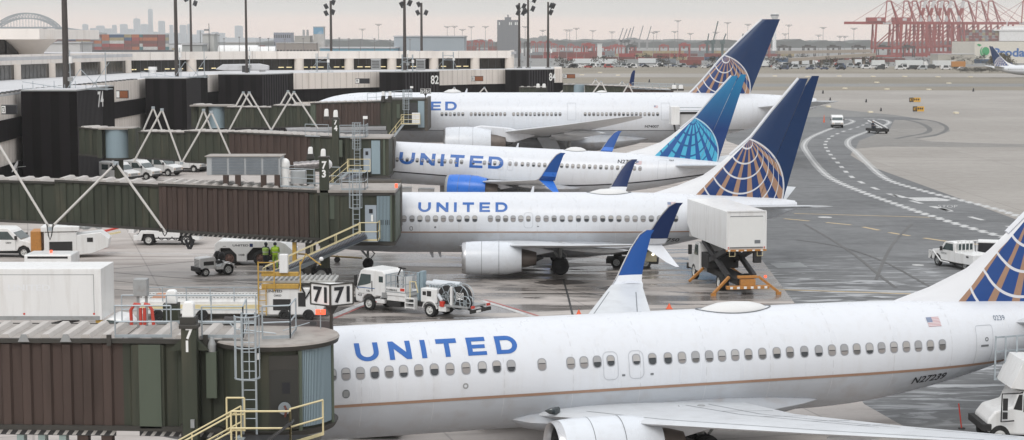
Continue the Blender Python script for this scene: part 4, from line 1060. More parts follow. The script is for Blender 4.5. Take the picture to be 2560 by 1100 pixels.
# digital gate displays hung on the wall
AMBER = M('amber_display', (.30, .10, .035), .5, var=.4, scale=8)
for (x0, x1, y0, y1, Y, num, on) in ((3, 42, 262, 286, 168, '73', 0), (290, 320, 226, 246, 216, '', 1), (888, 924, 196, 209, 284, '79', 0), (1178, 1208, 190, 203, 306, '83', 1), (1408, 1438, 185, 196, 322, '85', 1)):
    p, q = at(x0, y1, Y-1.6), at(x1, y0, Y-1.6); t = thing('gate_display', {3: 'dark docking display on the wall at the left edge', 290: 'amber lit docking display right of gate number 74', 888: 'dark docking display reading 79 on the beige wall', 1178: 'amber docking display reading 83 on the beige wall', 1408: 'amber docking display past gate number 84'}[x0], 'display', (p.x, p.y, p.z), group='docking displays on the terminal wall')
    w_, h_ = q.x-p.x, q.z-p.z
    G(DARK).box(0, w_, .03, .35, 0, h_).build('housing', t, bevel=.03)
    G(AMBER if on else INK).box(w_*.32, w_-.06, 0, .029, .08, h_-.08).build('screen', t)
    g = G(NUM); g.box(.05, w_*.28, 0, .028, .1, h_-.1); g.build('number_plate', t)
    if num: g = G(INK); text3(g, num, (.1, -.01, h_*.25), (1, 0, 0), (0, 0, 1), h_*.5, w=w_*.16); g.build('number', t)
    g = G(GREY); g.bar((w_*.2, .3, h_*.9), (w_*.1, 1.7, h_*.9), .08); g.bar((w_*.7, .3, h_*.9), (w_*.6, 1.7, h_*.9), .08); g.bar((w_*.2, .35, h_*.1), (w_*.1, 1.7, h_*.5), .06); g.build('bracket', t)
# ---------------------------------------------------------------- light masts
MAST = M('mast_brown_steel', (.075, .065, .06), .6, .2, var=.2)
FARM = M('far_mast_grey', (.24, .23, .23), .6, var=.1)
def lamp_head(par, x, z, sx, s=1.):
    g = G(STEEL); g.bar((0, 0, z-.25*s), (x*.75, 0, z-.3*s), .06*s); g.bar((x*.75, 0, z-.3*s), (x, 0, z), .06*s)
    mx = Matrix.Translation((x, -.05, z)) @ Matrix.Rotation(R(25)*sx, 4, 'Y') @ Matrix.Rotation(R(35), 4, 'X')
    g.m(DARK).box(-.28*s, .28*s, -.14*s, .14*s, -.42*s, .42*s, mx); return g.build('floodlight', par, bevel=.03)
MD = {(166, 215): 'brown light mast on the roof of gate bay 74, thickest of all', (442, 190): 'light mast on the roof of the second dark gate bay', (617, 181): 'bare light mast on the roof of the third dark gate bay', (478, 118): 'light mast with crossed floodlights behind the terminal, left of the white tanks', (828, 131): 'light mast with two tiers of floodlights behind the terminal', (1012, 178): 'light mast on the roof of gate bay 82', (1054, 131): 'light mast with one high and two low floodlights behind the terminal', (1298, 164): 'leftmost of the three masts at gate bay 84', (1320, 168): 'middle one of the three masts at gate bay 84', (1370, 166): 'rightmost of the three masts at gate bay 84'}
for (px, yb, Y, ztop, r, heads) in [(166, 215, 184, 24, .34, []), (442, 190, 243, 26, .27, [(2.2, 1, 1)]), (617, 181, 272, 26, .2, []), (478, 118, 330, 23.1, .26, [(.9, 21.8, 1), (-.9, 22.6, -1)]), (828, 131, 345, 22.6, .3, [(-.9, 21.5, -1), (.5, 22.3, 1), (-.9, 20.2, -1), (.4, 20.4, 1)]), (1012, 178, 298, 22.4, .3, [(.9, 21.2, 1), (-.4, 20.9, -1)]), (1054, 131, 345, 22.2, .3, [(-.5, 21.9, -1), (.9, 20.3, 1), (-.7, 20.3, -1)]), (1298, 164, 332, 21.9, .24, [(.9, 21.3, 1), (-.2, 21.1, -1), (.8, 20.1, 1), (-.2, 20.1, 1)]), (1320, 168, 330, 23.2, .24, [(1.2, 22.4, 1), (.9, 20.8, 1), (-.5, 20.4, -1)]), (1370, 166, 328, 22.0, .24, [(.6, 21.3, 1), (.95, 21.3, 1), (.5, 20.1, 1)])]:
    p = at(px, yb, Y); zb = ZR if yb > 140 else 0
    t = thing('light_mast', MD[(px, yb)], 'light mast', (p.x, Y, zb), group='floodlight masts along the terminal')
    g = G(MAST); g.cyl((0, 0, 0), (0, 0, ztop-zb), r*1.05, r*.72, 14); g.m(GREY).cyl((0, 0, 0), (0, 0, .25), r*2, r*2, 14); g.build('pole', t, smooth=True)
    if zb:
        g = G(STEEL); g.cyl((.5, -.3, 0), (.5, -.3, 4.2), .05, n=6)
        for k in range(4): g.bar((.5, -.3, 1+k*.9), (0, 0, 1+k*.9), .05)
        g.build('antenna_pole', t); G(WHITE).cb((.6, -.4, 3.2), (.3, .3, .7)).build('antenna', t); g = G(GREY).cb((.55, -.45, 1.2), (.5, .3, .4)); g.build('antenna_box', t)
    for (hx, hz, sx) in heads:
        if hz < 5: hz = ztop+.0
        lamp_head(t, hx, hz-zb, sx, 1.25)
# roof frames, vents, dishes
def roof_item(name, label, cat, px, py, Y, fn, group=None):
    p = at(px, py, Y); t = thing(name, label, cat, (p.x, Y, p.z), group=group); fn(t); return t
def frame_fn(w, h, d=2.0):
    def f(t):
        g = G(STEEL)
        for x in (-w/2, w/2):
            for y in (0, d): g.cyl((x, y, 0), (x, y, h), .06, n=6)
        for z in (h*.55, h*.8):
            g.bar((-w/2, 0, z), (w/2, 0, z), .07); g.bar((-w/2, d, z), (w/2, d, z), .07); g.bar((-w/2, 0, z), (-w/2, d, z), .07); g.bar((w/2, 0, z), (w/2, d, z), .07)
        g.build('frame', t); g = G(STEEL); g.bar((-w/2, 0, h*.55), (w/2, 0, h*.8), .05); g.bar((-w/2-1.2, 0, .05), (-w/2, 0, h*.5), .05); g.bar((w/2+.8, 0, .05), (w/2, 0, h*.5), .05); g.bar((-w/2-1.2, 0, .05), (w/2+1, 0, .05), .08); g.build('braces', t)
        g = G(WHITE); g.cb((w/2+.1, 0, h*.6), (.4, .3, .5)); g.build('camera_unit', t)
    return f
for px, py, Y, w_, h_ in ((805, 181, 290, 1.9, 3.1), (1018, 179, 291, 1.7, 2.8), (1120, 174, 303, 1.8, 3.0)):
    roof_item('equipment_frame', {805: 'galvanised roof frame left of bay 82, beside the third column', 1018: 'galvanised roof frame on bay 82 at the foot of its mast', 1120: 'galvanised roof frame right of gate number 82'}[px], 'roof frame', px, py, Y, frame_fn(w_, h_), 'frames on the terminal roof')
def truss(t):
    g = G(STEEL)
    for k in range(9): g.bar((k*1.1, 0, .1), (k*1.1, 1.6, .1), .07); g.cyl((k*1.1, 0, 0), (k*1.1, 0, 1.0 if k % 2 else .6), .035, n=5)
    g.bar((0, 0, .12), (9, 0, .12), .1); g.bar((0, 1.6, .12), (9, 1.6, .12), .1); g.bar((0, 0, .9), (4.5, .6, .15), .06); g.bar((4.5, .6, .15), (6, .3, 2.2), .06); g.bar((6, .3, 2.2), (8, .3, .1), .06); g.bar((7, .3, .1), (9.0, .3, 2.9), .06); g.cyl((8.6, .3, 0), (8.6, .3, 4.0), .05, n=5); g.build('frame', t)
roof_item('roof_truss', 'low galvanised pipe frame lying on top of gate bay 74', 'roof frame', 56, 226, 183, truss)
roof_item('roof_truss', 'low galvanised pipe frame lying on top of the second dark bay', 'roof frame', 352, 195, 240, truss)
def vent(t):
    g = G(WHITE); g.cyl((0, 0, 0), (0, 0, .5), .5, .5, 14); g.cyl((0, 0, .5), (0, 0, 1.0), .66, .62, 14); g.build('hood', t, smooth=True)
for px, py, Y in ((382, 184, 262), (656, 180, 285)): roof_item('roof_vent', {382: 'white round roof vent left of the second mast', 656: 'white round roof vent above the third dark bay'}[px], 'roof vent', px, py, Y, vent)
def hvac(t):
    g = G(GREY); g.cb((0, 0, .95), (1.5, 1.6, 1.7)); g.m(ROOFW).cb((0, 0, 1.86), (1.6, 1.7, .12)); g.m(DARK)
    for k in range(5): g.cb((0, -.81, .5+k*.25), (1.2, .02, .1))
    g.build('cabinet', t)
for px, py, Y in ((940, 176, 296), (1052, 176, 300)): roof_item('roof_unit', {940: 'grey roof cabinet left of bay 82', 1052: 'grey roof cabinet right of the mast on bay 82'}[px], 'roof unit', px, py, Y, hvac)
def duct(t):
    g = G(ROOFW); g.prism([(0, .3), (1.2, 1.1), (7.0, 1.2), (8.5, .9), (8.5, .2), (1.5, .1)], 0, 1.6, 'y'); g.build('duct', t, bevel=.08); G(DARK).cb((5, -.3, .3), (1.2, .5, 1.2)).build('vent_box', t)
roof_item('roof_duct', 'pale grey roof duct above the third dark bay', 'duct', 538, 178, 284, duct)
def dish(t):
    g = G(ROOFW); mx = Matrix.Rotation(R(-60), 4, 'Y') @ Matrix.Rotation(R(20), 4, 'X')
    rings = [[mx @ Vector((r_*math.cos(2*math.pi*k/18), r_*math.sin(2*math.pi*k/18), r_*r_*.5)) for k in range(18)] for r_ in (.02, .25, .45, .62)]
    g.loft(rings, cap=False); g.build('dish', t, smooth=True); G(GREY).bar((0, 0, -.9), (0, 0, 0), .07).bar((0, 0, 0), (.9, -.2, .1), .05).build('mount', t)
p = at(42, 418, 165); t = thing('satellite_dish', 'small pale satellite dish on the jet bridge roof at far left', 'dish', p)
dish(t)
# ---------------------------------------------------------------- port and skyline
HZB = M('far_blue_grey', (.22, .24, .26), .9, var=.1, scale=.002)
def at_h(px, py, Y): return at(px, py, Y)
# hills and treeline
def ridge(name, Y, pts, mat, label, th=120):
    g = G(mat); P = [at(x, y, Y) for x, y in pts]
    out = []
    for i in range(len(P)-1):
        for k in range(6):
            q = P[i].lerp(P[i+1], k/6); out.append((q.x, max(2, q.z+(random.uniform(-2, 3)+2.2*math.sin(k*1.9+i))*Y/4000)))
    out.append((P[-1].x, P[-1].z))
    g.prism([(out[0][0], -.5)]+out+[(out[-1][0], -.5)], Y, Y+th, 'y'); return tag(g.build(name), label, kind='structure')
TREED = M('far_woodland', (.045, .055, .045), .95, var=.4, scale=.02)
ridge('hills', 5200, [(-400, 112), (300, 111), (700, 104), (800, 97), (900, 99), (1000, 103), (1240, 103), (1330, 97), (1365, 92), (1395, 101), (1420, 99), (1560, 98), (1640, 101), (1700, 99), (1760, 103), (1900, 101), (1960, 106), (2010, 106), (2040, 109), (2130, 112), (2400, 108), (2900, 108)], TREED, 'low wooded hills along the horizon', 300)
ridge('distant_woods', 3400, [(640, 109), (900, 101), (1000, 104), (1300, 106), (1500, 103), (1620, 103), (1700, 107), (1780, 103), (2000, 103), (2100, 104), (2250, 106), (2700, 106)], TREED, 'dark tree belt in front of the hills', 200)
# skyline
BLD = M('tower_haze_grey', (.24, .28, .31), .6, var=.05)  # pale blue-grey: part of the distance haze is put into this colour
sky_b = [(206, 218, 60, 74), (240, 258, 64, 74), (280, 290, 62, 76), (300, 316, 60, 76), (334, 348, 46, 84), (339, 343, 40, 46), (352, 368, 60, 84), (371, 380, 22, 84), (374, 377, 15, 22), (396, 410, 52, 84), (424, 432, 62, 84), (449, 464, 62, 88), (468, 474, 60, 88), (492, 508, 75, 95), (521, 526, 68, 95), (528, 545, 80, 96), (548, 561, 82, 96), (587, 605, 64, 96), (225, 240, 70, 80), (258, 280, 71, 82), (316, 334, 72, 84)]
sky_b += [(212, 262, 80, 90), (258, 336, 83, 92), (336, 398, 79, 92), (398, 450, 82, 92), (450, 520, 86, 95), (505, 560, 92, 98), (556, 640, 94, 99), (610, 690, 96, 100)]
for i, (x0, x1, y0, y1) in enumerate(sky_b):
    Y = 8200+(i*137) % 600; p, q = at(x0, y1, Y), at(x1, y0, Y)
    g = G(BLD); w_ = q.x-p.x
    if x1-x0 < 6: g.cyl(((p.x+q.x)/2, Y, 0), ((p.x+q.x)/2, Y, q.z), w_*.4, w_*.12, 8)
    else:
        g.prism([(p.x, 0), (q.x, 0), (q.x, q.z*.96), (q.x-w_*.2, q.z), (p.x+w_*.15, q.z), (p.x, q.z*.97)], Y, Y+w_*.9, 'y')
        g.m(SEAM)
        for k in range(1, 5): xx = p.x+w_*k/5; g.box(xx-.5, xx+.5, Y-1, Y+1, 10, q.z*.95)
    b = g.build('skyscraper' if q.z > 60 else 'city_block')
    tag(b, None, 'skyscraper' if q.z > 60 else 'building', 'hazy city skyline at the upper left')
    b['label'] = {(371, 22): 'tallest hazy skyscraper of the skyline, with a slender shaft', (374, 15): 'thin mast standing over the tallest skyline tower', (334, 46): 'second tallest hazy skyline tower, stepped, left of the tallest', (339, 40): 'spire over the stepped skyline tower', (396, 52): 'broad hazy tower just right of the tallest one', (206, 60): 'lone squat block at the left end of the skyline', (587, 64): 'lone hazy tower right of the bare light mast'}.get((x0, y0), 'faint grey-blue block in the hazy skyline, one of many alike')
# arch bridge
BRG = M('bridge_steel_far', (.15, .18, .20), .8, var=0)
Y = 4200; t = thing('arch_bridge', 'hazy steel arch bridge over the port at upper left', 'bridge', (0, 0, 0))
p0 = at(-18, 66, Y); p1 = at(148, 66, Y); xc = (p0.x+p1.x)/2; hw = (p1.x-p0.x)/2; zt = at(66, 33, Y).z; zb_ = at(66, 68, Y).z
for yy in (0, 26):
    g = G(BRG); n = 22
    o1 = [(xc+hw*(2*k/n-1), zb_-4+(zt-zb_+4)*(1-(2*k/n-1)**2)**.8) for k in range(n+1)]
    o2 = [(x, z-(12-4*abs(2*k/n-1)) if 0 < k < n else z) for k, (x, z) in enumerate(o1)]
    for a in (o1, o2):
        for k in range(n): g.bar((a[k][0], Y+yy, a[k][1]), (a[k+1][0], Y+yy, a[k+1][1]), 2.6)
    for k in range(1, n): g.bar((*[o1[k][0]], Y+yy, o1[k][1]), (o2[k][0], Y+yy, o2[k][1]), 1.4); g.bar((o1[k][0], Y+yy, o1[k][1]), (o2[k+1 if k < n-1 else k][0], Y+yy, o2[k+1 if k < n-1 else k][1]), 1.2); 
    for k in range(2, n-1): g.bar((o2[k][0], Y+yy, o2[k][1]), (o2[k][0], Y+yy, zb_), .8)
    g.build('arch_truss', t)
g = G(BRG); g.bar((p0.x-160, Y+13, zb_-1), (p1.x, Y+13, zb_-1), 26, 4); pe = at(262, 85, Y); g.bar((p1.x, Y+13, zb_-1), (pe.x, Y+13, pe.z), 26, 4); g.build('deck', t)
for px in (110, 140, 165, 190, 215, 240):
    p = at(px, 80, Y); g = G(BRG); g.box(p.x-3, p.x+3, Y+4, Y+22, 0, zb_-(0 if px < 145 else (px-145)*.2)-2); g.build('pier', t)
# grey tower block with two floors of windows
GT = M('tower_concrete', (.20, .205, .215), .8, var=.1)
Y = 1500; p, q = at(1243, 160, Y), at(1297, 50, Y); t = thing('tower_block', 'bulky grey tower block with white window squares, standing above the yard', 'tower', (p.x, Y, 0)); W_ = q.x-p.x
G(GT).box(0, W_, 0, W_*.8, 0, q.z).build('tower_wall', t)
g = G(GT); g.box(W_*.35, W_*.65, 3, 9, q.z, q.z+2.4); g.box(W_*.47, W_*.53, 4, 6, q.z+2.4, q.z+4.5); g.build('roof_house', t)
for k in range(3): G(SEAM).box(W_*(.25+.25*k)-.15, W_*(.25+.25*k)+.15, -.15, -.01, 0, q.z).build('joint', t)
for xx, nn in ((.08, 1), (.55, 2), (.82, 2)):
    for j in range(nn):
        G(NUM).box(W_*(xx+.08*j), W_*(xx+.08*j)+1.0*.8, -.12, -.02, q.z-4.2, q.z-1.8).build('window', t)
# low port buildings
def block(name, label, cat, x0, x1, y0, Y, col, d=20, roof=None, fn=None, hgt=None, yb=None):
    p, q = at(x0, y0, Y), at(x1, y0, Y); t = thing(name, label, cat, (p.x, Y, 0)); w_ = q.x-p.x; h_ = p.z
    m = M('wall_%s_%d' % (name, int(x0)), col, .7, var=.1, scale=.1); G(m).box(0, w_, 0, d, 0, h_).build('wall', t)
    g = G(roof or ROOFW); g.box(-.3, w_+.3, -.3, d+.3, h_, h_+.35); g.build('roof', t)
    if fn: fn(t, w_, h_)
    return t
def wh_doors(n, col=(.1, .2, .35), top=.75):
    def f(t, w_, h_):
        for k in range(n): G(M('door_blue_dark', col, .6)).box(w_*(k+.25)/n, w_*(k+.6)/n, -.2, -.02, 0, h_*top).build('loading_door', t)
    return f
def wins(n, m_, mat=GLASS):
    def f(t, w_, h_):
        for r_ in range(m_):
            g = G(mat)
            for k in range(n): g.box(w_*(k+.2)/n, w_*(k+.8)/n, -.12, -.02, h_*(r_+.3)/m_, h_*(r_+.75)/m_)
            g.build('window_row', t)
    return f
block('warehouse', 'long pale blue-grey warehouse with blue doors behind the masts', 'warehouse', 985, 1160, 92, 520, (.38, .42, .45), 30, fn=wh_doors(4))
block('port_shed', 'low pale blue shed roof behind the terminal, left of the warehouse', 'shed', 800, 985, 121, 500, (.22, .40, .50), 20)
block('port_tower', 'tall narrow block with a blue top, beside a steam plume', 'tower', 783, 809, 67, 1700, (.40, .38, .35), 14, fn=lambda t, w_, h_: G(M('blue_top', (.12, .3, .45), .6)).box(0.2, w_-.2, -.2, -.02, h_*.75, h_*.98).build('blue_panel', t))
block('port_block', 'broad grey-blue block left of the power plant stacks', 'building', 684, 727, 82, 1800, (.25, .27, .33), 25, fn=wins(8, 3))
block('power_plant', 'pale plant building with twin stacks in the port', 'building', 736, 775, 90, 1700, (.36, .34, .31), 25, fn=lambda t, w_, h_: [G(GREY).cyl((w_*k, 6, h_), (w_*k, 6, h_+6), 1.2, 1.0, 10).build('stack', t) for k in (.55, .8)])
block('white_building', 'small white building among the gantries in the yard', 'building', 1494, 1505, 110, 1100, (.7, .7, .68), 5)
block('white_shed', 'white office shed behind the containers at left', 'shed', 97, 200, 108, 420, (.62, .61, .60), 12, fn=wins(10, 1))
block('glass_tower_base', 'pale concrete lookout hut behind the terminal roof', 'hut', 506, 535, 86, 480, (.5, .5, .48), 6, fn=lambda t, w_, h_: [G(DARK).bar((-.5, -.5, 8), (-.5, -.5, h_+1), .12).build('scaffold', t), G(DARK).bar((w_*.6, -.5, 8), (w_*.6, -.5, h_+3), .12).build('scaffold', t), G(GREY).cb((w_*.3, 1, h_+1.2), (1.2, 1, .5)).build('camera_head', t)])
block('grey_shed', 'grey plant room behind the terminal roof beside the second mast', 'shed', 455, 505, 112, 470, (.42, .43, .42), 8)
for x0, x1, y0 in ((541, 640, 113), (640, 684, 116), (432, 452, 112)):
    p, q = at(x0, y0, 470), at(x1, y0, 470); r_ = 2.0; t = thing('storage_tank', {541: 'long white horizontal tank behind the terminal roof', 640: 'short white horizontal tank right of the long one', 432: 'small white tank left of the grey plant room'}[x0], 'tank', (p.x, 474, 0)); 
    g = G(WHITE); g.cyl((0, 0, p.z-r_), (q.x-p.x, 0, p.z-r_), r_, n=18); g.build('shell', t, smooth=True); G(GREY).box(1, 1.6, -1, 1, 0, p.z-2*r_+.3).box(q.x-p.x-1.6, q.x-p.x-1, -1, 1, 0, p.z-2*r_+.3).build('saddle', t)
# sign warehouse at right
SIGNW = M('sign_wall', (.68, .64, .56), .7, var=.05, scale=.05)
Y = 1150; p, q = at(2436, 148, Y), at(2760, 104, Y); t = thing('sign_warehouse', 'beige warehouse wall with a green leaf logo and large blue letters', 'warehouse', (p.x, Y, 0)); W_ = q.x-p.x
G(SIGNW).box(0, W_, 0, 60, 0, q.z).build('wall', t)
GRN = M('leaf_green', (.04, .33, .12), .5, var=0); SBL = M('sign_blue', (.03, .13, .38), .5, var=0)
def on(px, py): v = at(px, py, Y); return v.x-p.x, v.z
cx, cz = on(2464, 128); rr_ = 2.5
g = G(GRN); g.poly([(cx+rr_*math.cos(k*math.pi/12), -.1, cz+rr_*1.1*math.sin(k*math.pi/12)) for k in range(24)]); g.build('logo_disc', t)
g = G(GRN)
for k in range(13):
    a, b = R(125+k*12), R(125+(k+1)*12); w1, w2 = .5*math.sin(math.pi*k/13), .5*math.sin(math.pi*(k+1)/13)
    g.poly([(cx+(rr_*1.3-w1)*math.cos(a), -.1, cz+(rr_*1.3-w1)*1.1*math.sin(a)), (cx+(rr_*1.3+w1)*math.cos(a), -.1, cz+(rr_*1.3+w1)*1.1*math.sin(a)), (cx+(rr_*1.3+w2)*math.cos(b), -.1, cz+(rr_*1.3+w2)*1.1*math.sin(b)), (cx+(rr_*1.3-w2)*math.cos(b), -.1, cz+(rr_*1.3-w2)*1.1*math.sin(b))])
lx, lz = on(2448, 113); g.poly([(lx-1.7, -.1, lz+.3), (lx-.3, -.1, lz+1.0), (lx+1.6, -.1, lz+.1), (lx+.2, -.1, lz-.9)]); g.build('logo_leaf', t)
g = G(SBL); x0, z0 = on(2483, 141); text3(g, 'Prodaco', (x0, -.1, z0), (1, 0, 0), (0, 0, 1), 5.2, bold=.03, sx=1.12)
# only the letters inside the photograph's frame are known
g.v = []; g.f = []; g.mi = []; text3(g, 'Proda', (x0, -.1, z0), (1, 0, 0), (0, 0, 1), 5.2, bold=.03, sx=1.15); g.build('sign_letters', t)
block('beige_shed', 'low beige shed left of the sign warehouse', 'shed', 2345, 2436, 136, 1100, (.45, .42, .36), 20)
# container rows ------------------------------------------------
CC = [M('container_%s' % n, c, .6, var=.2, scale=.3) for n, c in (('rust', (.22, .055, .045)), ('red', (.32, .05, .045)), ('brown', (.16, .06, .05)), ('blue', (.04, .09, .17)), ('teal', (.05, .16, .17)), ('tan', (.36, .29, .16)), ('orange', (.42, .13, .05)), ('white', (.55, .54, .52)), ('grey', (.22, .23, .24)), ('green', (.05, .14, .09)))]
CN = ['rust', 'red', 'brown', 'blue', 'teal', 'tan', 'orange', 'white', 'grey', 'green']
ME = {}
def container(Lc, ci):
    if (Lc, ci) in ME: return ME[(Lc, ci)]
    g = G(CC[ci]); g.box(0, Lc, 0, 2.44, .1, 2.5); g.box(-.02, .2, -.03, 2.47, 0, 2.6); g.box(Lc-.2, Lc+.02, -.03, 2.47, 0, 2.6); g.box(.2, Lc-.2, -.03, .05, 2.45, 2.6); g.box(.2, Lc-.2, -.03, .05, 0, .12)
    k = int(Lc/.6)
    for i in range(k): g.box(.3+i*.6, .3+i*.6+.28, -.05, .0, .12, 2.45)
    g.m(DARK); g.box(Lc+.025, Lc+.04, 1.18, 1.26, .1, 2.45)
    me = g.build('shipping_container'); ME[(Lc, ci)] = me.data; bpy.data.objects.remove(me); return ME[(Lc, ci)]
cnt = 0
def put_c(x, Y, z, Lc, ci, rz, label, group):
    global cnt
    o = bpy.data.objects.new('shipping_container', container(Lc, ci)); COL.objects.link(o); o.location = (x, Y, z); o.rotation_euler = (0, 0, rz); cnt += 1
    tag(o, label, 'container', group)
rc = random.Random(3)
# the ship-like stack behind the terminal at upper left
Yc = 1500
xa, xb = at(98, 120, Yc).x, at(433, 120, Yc).x
x = xa; col = 0; 
while x < xb-6:
    top = at(200, 86 if x > xa+6 else 95, Yc).z; Lc = 12.2 if col % 4 == 1 else 6.1 if col % 3 else 2.6; n_ = 5
    for k in range(n_):
        ci = rc.choice([0, 1, 5, 0, 2, 7, 6, 3, 4, 2, 0, 8, 1] if x > (xa+xb)/2-10 else [0, 5, 3, 2, 8, 4, 9, 2, 7, 0])
        put_c(x, Yc, top-2.6*(k+1), min(Lc, xb-x), ci, 0, CN[ci]+' container in the tall stack behind the terminal roof, upper left', 'stacked containers behind the terminal')
    x += Lc+.35; col += 1
G(DARK).box(xa, xb, Yc+.3, Yc+2.2, 0, at(200, 86, Yc).z-13.1).build('container_stand')
tag(bpy.data.objects['container_stand'], 'dark lower tiers under the tall container stack', 'stand')
def crow(x0, x1, yb, n, Lc, pal, label, gap=.5, skip=.0, rz=0):
    Y = gp(1280, yb).y; x = at(x0, yb, Y).x; xe = at(x1, yb, Y).x
    while x < xe:
        for k in range(n if rc.random() > skip else n-1):
            ci = rc.choice(pal); put_c(x, Y, 2.6*k, Lc, ci, rz, CN[ci]+' '+label, label)
        x += Lc+gap
crow(1418, 1770, 151, 2, 12.2, [0, 1, 2, 0, 0, 3, 5, 2], 'container in the front row beyond the airfield grass', skip=.2)
crow(1400, 1960, 141, 2, 12.2, [5, 5, 7, 2, 8, 0, 5, 4], 'container in the second row of the port yard', skip=.25)
crow(1940, 2230, 155, 1, 12.2, [3, 0, 0, 2, 5, 0], 'container on a trailer right of the tall fin', skip=0)
crow(2332, 2480, 158, 1, 12.2, [3, 3, 5, 7], 'container in front of the beige shed')
crow(1320, 1500, 146, 2, 12.2, [0, 8, 2, 1], 'container behind gate bay 84')
crow(560, 700, 135, 3, 12.2, [0, 7, 2, 8, 0, 4], 'container in the yard beyond the white tanks', skip=.3)
crow(430, 800, 131, 3, 12.2, [0, 8, 7, 2, 4, 0, 5, 3], 'small distant container behind the white tanks and sheds', skip=.5)
crow(640, 800, 128, 4, 12.2, [8, 0, 2, 7, 3], 'faint stacked container near the port block and plant', skip=.5)
crow(1165, 1245, 133, 3, 12.2, [0, 2, 0, 8], 'small distant container left of the grey tower block', skip=.3)
for i, (px, yt, Y) in enumerate([(205, 96, 420), (232, 92, 420), (547, 88, 430), (560, 97, 430), (598, 93, 430), (650, 94, 430), (671, 96, 430), (712, 98, 430), (758, 96, 430), (848, 95, 430), (872, 97, 430), (901, 99, 430), (936, 97, 430), (975, 100, 430), (1025, 99, 430), (1200, 118, 430)]):
    p = at(px, yt, Y); g = G(FARM); g.cyl((p.x, Y, 0), (p.x, Y, p.z), .11, .07, 6); g.cb((p.x, Y, p.z), (.5, .2, .2)); tag(g.build('thin_pole'), 'thin pole standing behind the terminal roof, one of a loose row', 'pole', 'thin poles behind the terminal')
block('low_shed', 'low pale shed left of the port block', 'shed', 566, 640, 107, 700, (.42, .43, .43), 10, fn=wins(9, 1)); block('low_shed', 'low brownish shed beneath the power plant stacks', 'shed', 690, 790, 108, 900, (.30, .27, .25), 10, fn=wins(12, 1))
# ship with containers
Y = 1900; p, q = at(2395, 120, Y), at(2600, 76, Y); t = thing('container_ship', 'container ship with white bridge moored behind the sign warehouse', 'ship', (p.x, Y, 0)); W_ = q.x-p.x
G(M('ship_hull', (.12, .05, .05), .6)).box(0, W_, 0, 40, 0, 14).build('hull', t)
g = G(CC[2]); 
for k in range(22):
    for j in range(4): g.m(CC[rc.choice([0, 2, 5, 8, 0])]); g.box(8+k*(W_-10)/22, 8+(k+.93)*(W_-10)/22, 0, 30, 14+j*3, 14+j*3+2.8-(0 if j < 3 or k % 3 else 0))
g.build('deck_cargo', t)
a, b = at(2497, 90, Y).x-p.x, at(2580, 90, Y).x-p.x
g = G(WHITE); z_ = at(2497, 77, Y).z; g.box(a, b, -2, 10, 14, z_); g.box(a-6, b, -3, 8, z_, z_+1.5); g.box(a+4, b-4, 0, 6, z_+1.5, z_+5); g.bar((a+9, 2, z_+5), (a+9, 2, z_+12), .8); g.bar((a+2, 2, z_+10), (a+16, 2, z_+10), .5); g.build('superstructure', t)
